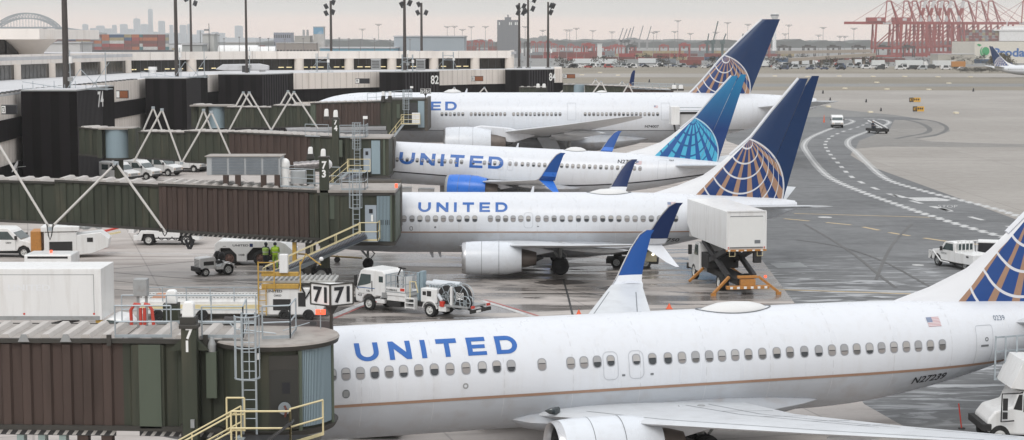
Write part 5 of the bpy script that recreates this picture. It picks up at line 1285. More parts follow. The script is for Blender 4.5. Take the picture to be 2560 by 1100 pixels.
# ---------------------------------------------------------------- port cranes
CR = M('crane_red', (.33, .07, .06), .6, var=.15, scale=.05); CW = M('crane_white', (.62, .60, .60), .6, var=.1)
def crane(px, Y, boom_up, label, legs=True, side=1, house=True):
    base = at(px, 150, Y); t = thing('port_crane', label, 'crane', (base.x, Y, 0), group='red ship-to-shore cranes on the quay')
    zb = at(px, 60, Y).z; za = at(px, 2, Y).z; k = Y/1600.
    w = 12*k; bz = zb; d = 16*k
    for sx in (-w, w):
        for sy in (0, d):
            g = G(CR); g.bar((sx, sy, 0), (sx*.9, sy, bz), 1.5*k, 1.5*k); g.build('leg', t)
    g = G(CR)
    for sy in (0, d): g.bar((-w, sy, bz*.28), (w, sy, bz*.28), 1.5*k); g.bar((-w, sy, 1.5*k), (w, sy, 1.5*k), 1.8*k); g.bar((-w, sy, bz*.28), (w*.9, sy, bz*.95), .8*k)
    for sx in (-w, w): g.bar((sx, 0, bz*.28), (sx, d, bz*.28), 1.2*k); g.bar((sx, 0, bz*.3), (sx*.9, d, bz), .7*k)
    g.build('portal_beams', t)
    L1, L2 = 26*k, 30*k
    for sy in (d*.3, d*.7):
        g = G(CR); x0 = -w-L1; g.bar((x0, sy, bz+1), (w+4*k, sy, bz+1), 1.0*k, 2.3*k); g.build('girder', t)
    g = G(CW); g.box(-4*k, 4*k, d*.3-.7*k, d*.3-.55*k, bz+.1*k, bz+1.6*k); g.build('name_plate', t)
    g = G(CR); g.bar((-w*.2, d*.2, bz+1), (0, d*.5, za), .9*k); g.bar((w*.9, d*.2, bz+1), (w*.3, d*.5, za), .9*k); g.bar((w*.9, d*.8, bz+1), (w*.3, d*.5, za), .9*k); g.bar((0, d*.5, za), (w*.3, d*.5, za), 1.2*k); g.build('mast_frame', t)
    g = G(CR); g.bar((0, d*.5, za), (-w-L1*.7, d*.5, bz+2), .3*k); g.bar((0, d*.5, za), (-w*1.1, d*.5, bz+2), .3*k)
    hx = w*.6
    if boom_up:
        ex = hx+L2*.32; ez = bz+L2*1.35; g.bar((w*.3, d*.5, za), (ex, d*.5, ez*.92), .25*k); g.build('stays', t)
        g = G(CR)
        for j in range(6):
            a, b = j/6, (j+1)/6; g.m(CW if j % 2 == 0 else CR)
            for sy in (d*.35, d*.65): g.bar((hx+(ex-hx)*a, sy, bz+1+(ez-bz)*a), (hx+(ex-hx)*b, sy, bz+1+(ez-bz)*b), 1.5*k)
        g.build('raised_boom', t)
    else:
        g.bar((w*.3, d*.5, za), (w+L2*.9, d*.5, bz+2), .3*k); g.bar((w*.3, d*.5, za), (w+L2*.5, d*.5, bz+2), .3*k); g.build('stays', t)
        g = G(CR)
        for sy in (d*.35, d*.65): g.bar((w, sy, bz+1), (w+L2, sy, bz+1), 1.0*k, 2.0*k)
        g.build('boom', t)
    if house:
        g = G(CR); g.box(-w*1.0-6*k, -w*.2, d*.2, d*.8, bz+2.3*k, bz+6*k); g.m(CW).box(-w*.8, -w*.5, d*.2-.15, d*.2-.02, bz+3*k, bz+5.2*k); g.build('machinery_house', t)
    return t
crane(2219, 1500, False, 'leftmost red quay crane with its trolley girder reaching left')
for i, (px, Y, up) in enumerate([(2283, 1560, True), (2304, 1640, True), (2325, 1700, True), (2347, 1760, True), (2378, 1820, True)]):
    crane(px, Y, up, ['red quay crane, first of the raised white-and-red booms from the left', 'second raised-boom crane from the left', 'third raised-boom crane from the left', 'fourth raised-boom crane from the left', 'rightmost of the cranes with raised booms'][i], house=i == 0)
for i, (px, Y) in enumerate([(2445, 2100), (2474, 2250), (2560, 2000), (2262, 1720), (2362, 1900), (2412, 1960)]): crane(px, Y, False, ['' if 0 else 'pale red crane with lowered boom behind the ship, left one', 'pale red crane with lowered boom behind the ship, middle one', 'pale red crane with lowered boom at the right edge', 'red crane with lowered boom just right of the leftmost crane', 'red crane with lowered boom behind the raised booms', 'red crane with lowered boom right of the raised booms'][i], house=False)
# rubber tyred gantries in the yard
def gantry(px, yb, w, h, col, label, n=1):
    Y = gp(1280, yb).y; p = at(px, yb, Y); t = thing('yard_gantry', label, 'gantry', (p.x, Y, 0), group='gantry cranes in the container yard')
    for sx in (0, w):
        g = G(col); g.bar((sx, 0, 0), (sx, 0, h), .7); g.bar((sx, 8, 0), (sx, 8, h), .7); g.bar((sx, 0, 1), (sx, 8, 1), .9); g.bar((sx, 0, h*.5), (sx, 8, h), .3); g.build('leg', t)
    for yy in (0, 8): G(col).bar((-.5, yy, h), (w+.5, yy, h), .9, 1.4).build('beam', t)
    g = G(col); g.cb((w*.4, 4, h+1), (4, 8, 1.6)); g.cb((w*.4, 1, h-2), (1.6, 1.6, 2)); g.build('trolley', t)
rg = random.Random(5)
for i in range(26):
    px = 1130+i*18+rg.uniform(-4, 4); gantry(px, rg.choice([134, 137, 140]), rg.uniform(4, 8), rg.uniform(11, 14) if i < 14 else rg.uniform(7, 10), CR if rg.random() < .75 else MAST, 'distant yard gantry in the red row behind gate bay 84 and the far apron')
for i in range(9): gantry(690+i*12, 137, 5, rg.uniform(8, 11), MAST if i % 2 else CW, 'distant yard gantry behind the terminal roof, near the steam plume')
for i in range(7): gantry(1460+i*60+rg.uniform(-15, 15), 136, 9, 9, CR if i % 2 else MAST, 'distant yard gantry in front of the hills')
for px, cw in ((1462, 26), (1700, 20), (1900, 18)): gantry(px, 146, 8, 11, CR, {1462: 'bright red straddle carrier among the containers', 1700: 'red straddle carrier left of the tall blue fin', 1900: 'red straddle carrier behind the tall blue fin'}[px])
for i in range(6): gantry(1948+i*62, 143, 10, 9, MAST, 'dark gantry in the yard left of the red cranes')
# high masts in the yard (T shaped)
def hmast(px, yt, Y, label):
    p = at(px, yt, Y); t = thing('high_mast', label, 'light mast', (p.x, Y, 0), group='tall thin light masts in the port yard')
    G(FARM).cyl((0, 0, 0), (0, 0, p.z), .17*Y/1000, .10*Y/1000, 6).build('pole', t); k = Y/1000; G(FARM).box(-1.9*k, 1.9*k, -.4, .4, p.z-.3*k, p.z).box(-.9*k, .9*k, -.4, .4, p.z-.9*k, p.z-.6*k).build('lamp_ring', t)
for i, (px, yt, Y) in enumerate([(906, 72, 1400), (946, 60, 1200), (1118, 66, 1300), (1136, 65, 1300), (1156, 73, 1500), (1178, 66, 1200), (1214, 66, 1300), (1313, 66, 1300), (1357, 75, 1600), (1417, 74, 1400), (1424, 74, 1500), (1441, 70, 1200), (1482, 76, 1700), (1530, 79, 1500), (1634, 80, 1500), (1642, 78, 1500), (1687, 78, 1300), (1695, 51, 1100), (1726, 83, 1600), (1790, 80, 1400), (1819, 56, 1100), (1870, 60, 1200), (1963, 84, 1500), (1972, 62, 1200), (2047, 87, 1300), (2058, 68, 1150), (2135, 70, 1200), (2100, 90, 1500), (2112, 90, 1500)]):
    hmast(px, yt, Y, 'thin T-topped light mast in the port, '+('left of the grey tower block' if px < 1243 else 'between tower block and tall fin' if px < 1880 else 'right of the tall blue fin'))
# faint luffing cranes on the horizon
for i, (px, yt) in enumerate([(1558, 70), (1568, 72), (1577, 70), (1585, 66), (1608, 64), (1628, 65)]):
    Y = 3000; p = at(px, yt, Y); b = at(px-10, 100, Y); g = G(FARM); g.bar((b.x, Y, 0), (b.x, Y, b.z+2), 3); g.bar((b.x, Y, b.z), (p.x, Y, p.z), 1.6); g.bar((b.x-6, Y, b.z-2), (b.x+6, Y, b.z-2), 4); tag(g.build('luffing_crane'), 'faint grey crane jib leaning over the distant hills', 'crane', 'faint cranes on the horizon')
for px, yt, bx in ((1795, 53, 1782), (1772, 84, 1768), (1815, 84, 1806), (1858, 84, 1852)):
    Y = 1500; p = at(px, yt, Y); b = at(bx, 105, Y); g = G(M('mobile_crane_green', (.08, .12, .12), .6)); g.bar((b.x, Y, 0), (b.x, Y, b.z), 2); g.bar((b.x, Y, b.z-1), (p.x, Y, p.z), .9); g.cb((b.x, Y, b.z), (4, 4, 3)); tag(g.build('mobile_crane'), {1795: 'tallest leaning crane jib left of the fin tip', 1772: 'stubby crane below the tallest leaning jib', 1815: 'short crane jib right of the tallest leaning jib', 1858: 'short crane jib close to the tall blue fin'}[px], 'crane')
# control tower, church steeple like mast
p = at(1937, 36, 2400); t = thing('control_tower', 'pale control tower cab just above the tip of the tallest fin', 'control tower', (p.x, 2400, 0)); g = G(WHITE); g.cyl((0, 0, 0), (0, 0, p.z-6), 2.6, 2.2, 12); g.build('shaft', t); g = G(WHITE); g.cyl((0, 0, p.z-7), (0, 0, p.z-2), 3, 6, 12); g.cyl((0, 0, p.z), (0, 0, p.z+1), 5.5, 5, 12); g.build('cab', t); G(GLASS).cyl((0, 0, p.z-2), (0, 0, p.z), 5.8, 5.4, 12).build('cab_glass', t)
# elevated road ramp at right
RAMP = M('ramp_concrete', (.34, .29, .24), .8, var=.1)
p, q, r_ = at(1945, 147, 1050), at(2190, 136, 1000), at(2195, 150, 1000)
t = thing('road_ramp', 'tan elevated road ramp sloping behind the trucks', 'ramp', (0, 0, 0)); g = G(RAMP); g.prism([(p.x, p.z-1), (q.x, q.z-1), (q.x, q.z+.8), (p.x, p.z+.8)], 1000, 1010, 'y'); g.build('deck', t)
p2, q2 = at(1945, 131, 1100), at(2180, 127, 1100); g = G(RAMP); g.prism([(p2.x, p2.z-1), (q2.x, q2.z-1), (q2.x, q2.z+.8), (p2.x, p2.z+.8)], 1100, 1112, 'y'); g.build('upper_deck', t)
for k in range(9):
    f = k/8; x = p.x+(q.x-p.x)*f; z = p.z+(q.z-p.z)*f-1; G(RAMP).box(x-.6, x+.6, 1003, 1007, 0, z).build('pillar', t)
# tank cars / trucks / trailers along the far road
def semi(px, yb, label, col, Lc=14, cab=True, rz=0):
    Y = gp(1280, yb).y; p = at(px, yb, Y); t = thing('articulated_lorry', label, 'lorry', (p.x, Y, 0), rz, group='lorries and trailers along the far road')
    G(col).box(0, Lc, 0, 2.5, 1.1, 3.9).build('trailer', t)
    for x in (1.4, 2.7, Lc-3, Lc+2.2) if cab else (1.4, 2.7):
        G(BLACK).cyl((x, -.05, .5), (x, .3, .5), .5, n=10).build('wheel', t)
    if cab: G(WHITE).prism([(Lc+.4, .8), (Lc+3.4, .8), (Lc+3.4, 1.7), (Lc+2.4, 2.0), (Lc+2.1, 3.1), (Lc+.4, 3.3)], 0, 2.4, 'y').build('cab', t)
    G(DARK).box(0, Lc-.5, .2, 2.3, .75, 1.1).build('chassis', t)
LW = M('trailer_white', (.66, .68, .68), .5, var=.06)
for px, yb, c, Lc in ((1432, 163, LW, 18), (1475, 164, LW, 16), (1596, 162, LW, 14), (1640, 163, M('coach_grey', (.2, .22, .24), .4), 12), (1975, 165, LW, 14), (2053, 166, LW, 6), (2095, 167, GREY, 8), (2125, 165, LW, 11), (2180, 168, LW, 7), (2240, 168, LW, 15), (2333, 169, LW, 12), (2380, 172, ORANGE, 7), (1560, 165, GREY, 8), (1700, 167, CC[0], 12), (1885, 170, LW, 8)):
    semi(px, yb, {1432: 'long white trailer, leftmost on the far road', 1475: 'second white trailer on the far road', 1596: 'white trailer right of the dark coaches', 1640: 'grey coach on the far road', 1975: 'white trailer right of the tall fin', 2053: 'short white box lorry right of the tall fin', 2095: 'grey trailer in front of the tan ramp', 2125: 'white trailer in front of the tan ramp', 2180: 'short white lorry below the leftmost red crane', 2240: 'long white trailer with slanting cab below the red cranes', 2333: 'white trailer below the beige shed', 2380: 'orange lorry left of the distant airliner', 1560: 'grey lorry between the white trailers', 1700: 'rust red trailer left of the fin', 1885: 'white trailer partly behind the tall fin'}[px], c, Lc, cab=px in (1432, 2240, 1596, 1975))
# parked cars and clutter along the far fence
def far_car(px, yb, col, big):
    Y = gp(1280, yb).y; p = at(px, yb, Y); L_ = 5.2 if big else 4.4; h = 2.3 if big else 1.45
    t = thing('parked_car', ('%s %s parked on the strip beyond the runway grass' % (col[0], 'van' if big else 'car')), 'van' if big else 'car', (p.x, Y, 0), rc.choice([0, R(180)]), group='vehicles parked beyond the runway')
    m = M('car_'+col[0], col[1], .3, var=0)
    G(m).prism([(0, .3), (L_, .3), (L_, .95), (L_*.82, 1.05), (L_*.66, h), (L_*.1, h), (0, 1.0)] if big else [(0, .3), (L_, .3), (L_, .8), (L_*.78, .95), (L_*.62, h), (L_*.25, h), (L_*.08, .95), (0, .9)], -.9, .9, 'y').build('body', t)
    G(GLASS).prism([(L_*.2, 1.0), (L_*.73, 1.0), (L_*.62, h-.1), (L_*.25, h-.1)], -.92, .92, 'y').build('windows', t)
    for x in (.8, L_-.9): G(BLACK).cyl((x, -.95, .33), (x, .95, .33), .33, n=10).build('axle_wheels', t)
cols = [('white', (.7, .7, .7)), ('silver', (.4, .42, .43)), ('black', (.03, .03, .03)), ('dark blue', (.04, .06, .12)), ('red', (.35, .04, .03)), ('yellow', (.5, .35, .05))]
for i in range(74):
    px = 1405+i*10.5+rc.uniform(-4, 4)
    if 1930 > px > 1780 and i % 2: continue
    far_car(px, rc.choice([165, 167, 168, 170]), cols[rc.choice([0, 0, 0, 1, 1, 1, 2, 3, 3, 4])], rc.random() < .45)
for i in range(24): far_car(1935+i*20+rc.uniform(-5, 5), rc.choice([170, 172, 174]), cols[rc.choice([0, 0, 1, 1, 2, 3])], rc.random() < .5)
# scrub and bushes
LEAFD = M('scrub_leaf', (.055, .052, .035), .95, var=.4, scale=.5); LEAFO = M('olive_leaf', (.12, .10, .05), .95, var=.4, scale=.5)
def bush(x, Y, w, h, mat, label, cat='bush', name='bush', n=420, trunk=False, group=None):
    t = thing(name, label, cat, (x, Y, 0), group=group); g = G(mat); r_ = random.Random(int(x*7+Y))
    cl = [(r_.uniform(-.38, .38)*w, r_.uniform(-.3, .3)*w*.6, h*(.35+.45*r_.random()), r_.uniform(.16, .32)) for _ in range(9)]
    for _ in range(n):
        c = r_.choice(cl); d = Vector((r_.gauss(0, 1), r_.gauss(0, 1), r_.gauss(0, 1))).normalized()*r_.random()**.4
        p = Vector((c[0]+d.x*c[3]*w, c[1]+d.y*c[3]*w*.7, max(.1, c[2]+d.z*c[3]*h))); s = h*.06
        a = Vector((r_.uniform(-1, 1), r_.uniform(-1, 1), r_.uniform(-1, 1)))*s; b = Vector((r_.uniform(-1, 1), r_.uniform(-1, 1), r_.uniform(-1, 1)))*s
        g.add([p-a, p+b, p+a, p-b], [(0, 1, 2, 3)])
    g.build('crown', t); G(M('bark', (.06, .045, .035), .9)).cyl((0, 0, 0), (0, 0, h*.6), h*.03+.05, h*.02, 7).build('trunk', t); return t
for i in range(12):
    px = 2395+i*13; Y = gp(1280, 180).y*.985; p = at(px, 180, Y); bush(p.x, Y+rc.uniform(-8, 8), 7.5, rc.uniform(1.8, 3.0), LEAFD, 'low brown scrub bush in the strip in front of the distant airliner', group='scrub in front of the distant airliner')
p = at(2505, 160, 900); bush(p.x, 900, 11, 8.5, LEAFO, 'round olive tree in front of the sign warehouse', 'tree', 'tree', 900)
for i in range(46):
    px = 1400+i*25+rc.uniform(-8, 8); Y = rc.uniform(940, 1250); bush(at(px, 160, Y).x, Y, 9, rc.uniform(3.5, 7), LEAFD, 'dark bare bush among the parked vehicles beyond the runway', group='bushes beyond the runway', n=170)
# airfield signs, marker posts, lights
def taxi_sign(px, yb, label, flip=0):
    p = gp(px, yb); k = p.y/450; t = thing('taxiway_sign', label, 'sign', (p.x, p.y, 0)); w_ = 28/4400*p.y; h_ = 1.05
    G(INK).box(-w_/2, -w_/2+w_*.38, -.1, .1, .2, .2+h_).build('black_panel', t); G(M('sign_yellow', (.65, .36, .05), .5, var=0)).box(-w_/2+w_*.38, w_/2, -.1, .1, .2, .2+h_).build('yellow_panel', t)
    g = G(M('sign_yellow')if 0 else MATS['sign_yellow']); text3(g, 'RT', (-w_/2+.15, -.12, .42), (1, 0, 0), (0, 0, 1), .6, w=w_*.26); g.build('letters', t)
    g = G(INK)
    for j in range(3): x = -w_/2+w_*(.46+.17*j); g.prism([(x, .5), (x+.25, .8), (x, 1.1), (x-.1, .8)], -.13, -.11, 'y')
    g.build('arrows', t); G(GREY).bar((-w_*.4, 0, 0), (-w_*.4, 0, .2), .08).bar((w_*.4, 0, 0), (w_*.4, 0, .2), .08).build('posts', t)
taxi_sign(2287, 257, 'black and yellow taxiway sign, the upper of two'); taxi_sign(2296, 281, 'black and yellow taxiway sign, the lower of two')
for px, yb in ((2057, 234), (2075, 252), (2165, 256), (2202, 278), (2433, 229), (1623, 206), (1686, 216)):
    p = gp(px, yb); g = G(DARK); k = p.y/4400; g.prism([(-2*k*1.1, 0), (2.2*k, 0), (1.6*k, 7*k), (.2*k, 9*k), (-.8*k, 6*k)], -.3, .3, 'y'); o = g.build('marker_post'); o.location = p
    tag(o, {2057: 'small dark marker post on the tan grass beside the fin', 2075: 'dark marker post on the taxiway, left of the pair', 2165: 'dark marker post on the taxiway, right of the pair', 2202: 'dark post left of the lower taxiway sign', 2433: 'dark marker post far right on the tan grass', 1623: 'dark post in the grass behind the wide jet', 1686: 'dark post close behind the wide jet roof'}[px], 'marker post')
for i, (px, yb) in enumerate([(1937, 191), (2019, 192), (2098, 191), (2183, 192), (2262, 192), (2345, 193), (2426, 193), (2192, 207), (2372, 209), (2112, 222), (2217, 224), (2322, 225), (2071, 268), (2176, 282), (2390, 284), (1500, 182), (1545, 189), (1455, 188)]):
    p = gp(px, yb); w_ = 5/4400*p.y; g = G(M('paint_cream', (.75, .68, .52), .6, var=0)); g.box(-w_, w_, -.8, .8, .015, .35); o = g.build('runway_light_base'); o.location = (p.x, p.y, 0); tag(o, 'small pale block on the airfield grass, one of many alike', 'marker block', 'pale marker blocks on the airfield')
# steam
g = G(); sm_ = bpy.data.materials.new('steam'); N, L = nodes(sm_); N.remove(N['Principled BSDF']); pv = N.new('ShaderNodeVolumePrincipled'); pv.inputs['Density'].default_value = .02; pv.inputs['Color'].default_value = (1, 1, 1, 1)
tcn = N.new('ShaderNodeTexCoord'); nn = N.new('ShaderNodeTexNoise'); nn.inputs['Scale'].default_value = .12; L.new(tcn.outputs['Object'], nn.inputs['Vector']); mr = N.new('ShaderNodeMapRange'); mr.inputs[1].default_value = .4; mr.inputs[2].default_value = .7; mr.inputs[4].default_value = .05; L.new(nn.outputs['Fac'], mr.inputs[0]); L.new(mr.outputs[0], pv.inputs['Density']); L.new(pv.outputs[0], N['Material Output'].inputs['Volume'])
pa, pb = at(818, 118, 1300), at(792, 84, 1300); g.m(sm_).tube([pa, pa.lerp(pb, .35)+Vector((2, 0, 0)), pa.lerp(pb, .7), pb], 4.5, 10); tag(g.build('steam_plume'), 'faint white steam plume drifting beside the port tower', 'smoke', kind='stuff')
# ---------------------------------------------------------------- jet bridges
GREEN2 = M('bridge_green_pale', (.085, .105, .075), .6, var=.2, scale=.8, streak=True)
HOODM = M('bridge_hood', (.10, .09, .075), .8, var=.3, scale=3)
FRAMEG = M('bridge_frame_dark', (.045, .042, .036), .6, var=.2)
TUBEW = M('white_tube', (.62, .60, .57), .4, var=.08)
DOORG = M('door_pale_grey', (.36, .41, .46), .5, var=.08)
HAZW = M('hazard_white', (.6, .58, .55), .6, var=.1)
def bw(g, name, t, **k):
    l = t.location; g.v = [(p[0]-l[0], p[1]-l[1], p[2]-l[2]) for p in g.v]
    r = t
    while r.parent is not None:  # part of a part: same origin as the thing
        r = r.parent; l = r.location; g.v = [(p[0]-l[0], p[1]-l[1], p[2]-l[2]) for p in g.v]
    return g.build(name, t, **k)
def tunnel(t, A, B, w, mat, step, name='tunnel_section', bands=None, roofstep=None, hazard=False, tabs=0):
    """A, B: ((X, Y_near), z_bottom, z_top)"""
    (xa, ya), ba, ta = A; (xb, yb), bb, tb = B; L_ = math.hypot(xb-xa, yb-ya); d = Vector(((xb-xa)/L_, (yb-ya)/L_, 0)); n = Vector((-d.y, d.x, 0))
    def P(s, o, z): return Vector((xa, ya, 0))+d*s+n*o+Vector((0, 0, z))
    def zb(s): return ba+(bb-ba)*s/L_
    def zt(s): return ta+(tb-ta)*s/L_
    g = G(mat); g.add([P(0, .06, zb(0)), P(L_, .06, zb(L_)), P(L_, w-.06, zb(L_)), P(0, w-.06, zb(0)), P(0, .06, zt(0)), P(L_, .06, zt(L_)), P(L_, w-.06, zt(L_)), P(0, w-.06, zt(0))], [(3, 2, 1, 0), (4, 5, 6, 7), (0, 1, 5, 4), (1, 2, 6, 5), (2, 3, 7, 6), (3, 0, 4, 7)])
    o = bw(g, name, t)
    s = step*.3
    gs = {}
    s0 = s
    for o0, sg in ((0, -1), (w, 1)):
        s = s0
        while s+step*.5 < L_:
            m_ = mat
            if bands:
                for b0, b1, bm in bands:
                    if b0 <= s/L_ < b1: m_ = bm
            g = gs.setdefault(m_.name+str(sg), G(m_)); rw = step*.56; ch = step*.09
            a, b, c, e = s, s+ch, s+rw-ch, s+rw; q0, q1 = (.055, -.05) if sg < 0 else (w-.055, w+.05)
            vs = []
            for k, oo in ((a, q0), (b, q1), (c, q1), (e, q0)): vs += [P(k, oo, zb(k)+.14), P(k, oo, zt(k)-.16)]
            g.add(vs, [(0, 2, 3, 1), (2, 4, 5, 3), (4, 6, 7, 5), (1, 3, 5, 7), (0, 6, 4, 2)])
            s += step
    if bands:
        for b0, b1, bm in bands:
            g = gs.setdefault(bm.name+'_', G(bm)); a, b = b0*L_, b1*L_
            g.add([P(a, .045, zb(a)+.02), P(b, .045, zb(b)+.02), P(b, .045, zt(b)-.02), P(a, .045, zt(a)-.02)], [(0, 1, 2, 3)])
    for k, g in gs.items(): bw(g, 'wall_ribs', o)
    for oo in (-.05, w+.05):
        bw(G(FRAMEG).bar(P(0, oo, zb(0)+.06), P(L_, oo, zb(L_)+.06), .1, .16), 'lower_edge_beam', o); bw(G(FRAMEG).bar(P(0, oo, zt(0)-.04), P(L_, oo, zt(L_)-.04), .12, .14), 'upper_edge_beam', o)
    g = G(ROOFG); rs = roofstep or step; s = rs*.2
    g.add([P(.02, .0, zt(0)+.012), P(L_-.02, .0, zt(L_)+.012), P(L_-.02, w, zt(L_)+.012), P(.02, w, zt(0)+.012)], [(0, 1, 2, 3)])
    g.m(M('roof_ridge_pale', (.50, .47, .44), .7, var=.12))
    while s+rs*.55 < L_:
        a, b, c, e = s, s+rs*.12, s+rs*.43, s+rs*.55; vs = []
        for k, hh in ((a, .014), (b, .13), (c, .13), (e, .014)): vs += [P(k, .12, zt(k)+hh), P(k, w-.12, zt(k)+hh)]
        g.add(vs, [(0, 1, 3, 2), (2, 3, 5, 4), (4, 5, 7, 6), (0, 2, 4, 6), (1, 7, 5, 3)]); s += rs
    bw(g, 'tunnel_roof', o)
    if hazard:
        g = G(DARK); g.bar(P(L_*.12, .1, zb(0)-.12), P(L_*.97, .1, zb(L_)-.12), .06, .2); g.m(HAZW); s = L_*.13
        while s < L_*.96: 
            g.add([P(s, .06, zb(s)-.20), P(s+.12, .06, zb(s)-.20), P(s+.24, .06, zb(s)-.04), P(s+.12, .06, zb(s)-.04)], [(0, 1, 2, 3)]); s += .3
        bw(g, 'hazard_strip', o)
    return o, P, L_
def zz(t, pts, Y, r=.075, name='utility_strut'):
    for i in range(len(pts)-1):
        a, b = at(*pts[i], Y), at(*pts[i+1], Y); bw(G(TUBEW).cyl(a, b, r, n=8), name, t, smooth=True)
    for p in pts[1:-1]:
        q = at(*p, Y); bw(G(STEEL).cb(q, (.28, .24, .22)), 'strut_joint', t)
def rail(t, pts, h, mat, r=.022, mid=1, step=1.2, name='railing'):
    g = G(mat); pts = [Vector(p) for p in pts]
    for i in range(len(pts)-1):
        a, b = pts[i], pts[i+1]; n = max(1, int((b-a).length/step))
        for k in range(n+1):
            p = a.lerp(b, k/n); g.cyl(p, p+Vector((0, 0, h)), r, n=5)
        for j in range(mid+1):
            z = Vector((0, 0, h*(j+1)/(mid+1))); g.cyl(a+z, b+z, r, n=5)
        g.bar(a+Vector((0, 0, .05)), b+Vector((0, 0, .05)), .02, .1)
    return bw(g, name, t)
def ladder(t, x, Y, z0, z1, mat, cage=None, w=.42, name='ladder'):
    g = G(mat)
    for sx in (-w/2, w/2): g.bar((x+sx, Y, z0), (x+sx, Y, z1), .05, .06)
    z = z0+.2
    while z < z1: g.cyl((x-w/2, Y, z), (x+w/2, Y, z), .016, n=5); z += .3
    o = bw(g, name, t)
    if cage:
        g = G(mat); c0, c1 = cage
        def arc(z, r=.025):
            pts = [(x+.38*math.cos(R(k)), Y-.38+.0-.38*math.sin(R(k))*1.0, z) for k in range(-25, 206, 21)]; g.tube(pts, r, 5)
        z = c0
        while z <= c1+.01: arc(z, .03 if z == c0 else .022); z += (c1-c0)/max(1, round((c1-c0)/.8))
        for k in (0, 36, 72, 108, 144, 180): g.bar((x+.38*math.cos(R(k)), Y-.38-.38*math.sin(R(k)), c0), (x+.38*math.cos(R(k)), Y-.38-.38*math.sin(R(k)), c1), .03)
        bw(g, 'safety_cage', o)
    return o
def beacon(t, px, y0, y1, Y, name='covered_beacon', w=.3):
    p, q = at(px, y1, Y), at(px, y0, Y); g = G(GLOBEW); h = q.z-p.z
    g.prism([(-w*.5, 0), (w*.5, 0), (w*.46, h*.85), (w*.25, h), (-w*.32, h*.97), (-w*.44, h*.7)], -w*.45, w*.45, 'y', Matrix.Translation(p)); bw(g, name, t, bevel=.03)
    g = G(FRAMEG); g.cb(p-Vector((0, 0, .14)), (w*1.3, w*1.2, .3)); bw(g, 'beacon_base', t)
def column(t, px, ytop, zbot, Y, w, mat=GREEN, num=None, numy=None, numh=.5):
    p = at(px, ytop, Y); g = G(mat); g.box(p.x-w/2, p.x+w/2, Y, Y+w*.9, zbot, p.z); g.m(FRAMEG).box(p.x-w*.62, p.x+w*.62, Y-.05, Y+w, p.z, p.z+.12)
    o = bw(g, 'lift_column', t, bevel=.02)
    if num:
        g = G(NUM); z = p.z-numh*1.5 if numy is None else at(px, numy, Y).z
        for k, ch in enumerate(num): text3(g, ch, (p.x-numh*.27, Y-.012, z-k*numh*1.25), (1, 0, 0), (0, 0, 1), numh, bold=.04, sx=.9)
        bw(g, 'column_number', o)
    return o
def gate_sign(t, px, y0, y1, Y, num, postbot, w=1.0):
    p, q = at(px, y1, Y), at(px, y0, Y); h = q.z-p.z; c = Vector((p.x, Y, p.z)); s = w*.72
    tri = [(c.x-s, c.y+s*.72), (c.x, c.y), (c.x+s, c.y+s*.72)]
    g = G(WHITE); g.prism(tri, c.z, c.z+h, 'z'); o = bw(g, 'gate_sign', t)
    g = G(FRAMEG)
    for a, b in ((tri[0], tri[1]), (tri[1], tri[2])):
        for z in (c.z, c.z+h): g.bar((a[0], a[1]-.01, z), (b[0], b[1]-.01, z), .045)
        g.bar((a[0], a[1]-.01, c.z), (a[0], a[1]-.01, c.z+h), .045)
    g.bar((c.x, c.y-.02, c.z), (c.x, c.y-.02, c.z+h), .07); g.bar((tri[2][0], tri[2][1], c.z), (tri[2][0], tri[2][1], c.z+h), .045); bw(g, 'sign_frame', o)
    for a, b in ((tri[0], tri[1]), (tri[1], tri[2])):
        d = Vector((b[0]-a[0], b[1]-a[1], 0)); Ls = d.length; d.normalize(); nn = Vector((d.y, -d.x, 0))
        g = G(INK); text3(g, num, Vector((a[0], a[1], c.z+h*.16))+d*Ls*.16+nn*.02, d, (0, 0, 1), h*.68, w=Ls*.68, bold=.035); bw(g, 'sign_number', o)
    g = G(FRAMEG); g.loft([[(c.x-s*.35, c.y+s*.5, c.z), (c.x, c.y+.1, c.z), (c.x+s*.35, c.y+s*.5, c.z)], [(c.x-.05, c.y+s*.4, c.z-h*.45), (c.x, c.y+s*.3, c.z-h*.45), (c.x+.05, c.y+s*.4, c.z-h*.45)]]); g.bar((c.x, c.y+s*.36, c.z-h*.4), (c.x, c.y+s*.36, postbot), .1); bw(g, 'sign_post', t)
def stairs(t, top, bot, w, mat=PALEY, land=None, name='service_stair'):
    """top, bot: points of the near stringer; stair runs along X, width w away from the camera"""
    a, b = Vector(top), Vector(bot); g = G(mat)
    n = int(abs(a.z-b.z)/.2)
    root = None
    g = G(STEEL); g.bar(a, b, .05, .22); g.bar(a+Vector((0, w, 0)), b+Vector((0, w, 0)), .05, .22)
    for k in range(n+1):
        p = a.lerp(b, k/n); g.box(p.x-.13, p.x+.13, p.y, p.y+w, p.z-.02, p.z+.02)
    root = bw(g, name, t)
    g = G(mat)
    for oy in (0, w):
        o_ = Vector((0, oy, 0)); m_ = max(2, int((a-b).length/1.4))
        for hz in (.5, 1.0): g.cyl(a+o_+Vector((0, 0, hz)), b+o_+Vector((0, 0, hz)), .028, n=6)
        for k in range(m_+1): p = a.lerp(b, k/m_)+o_; g.cyl(p, p+Vector((0, 0, 1.0)), .025, n=5)
    bw(g, 'handrail', root); return root
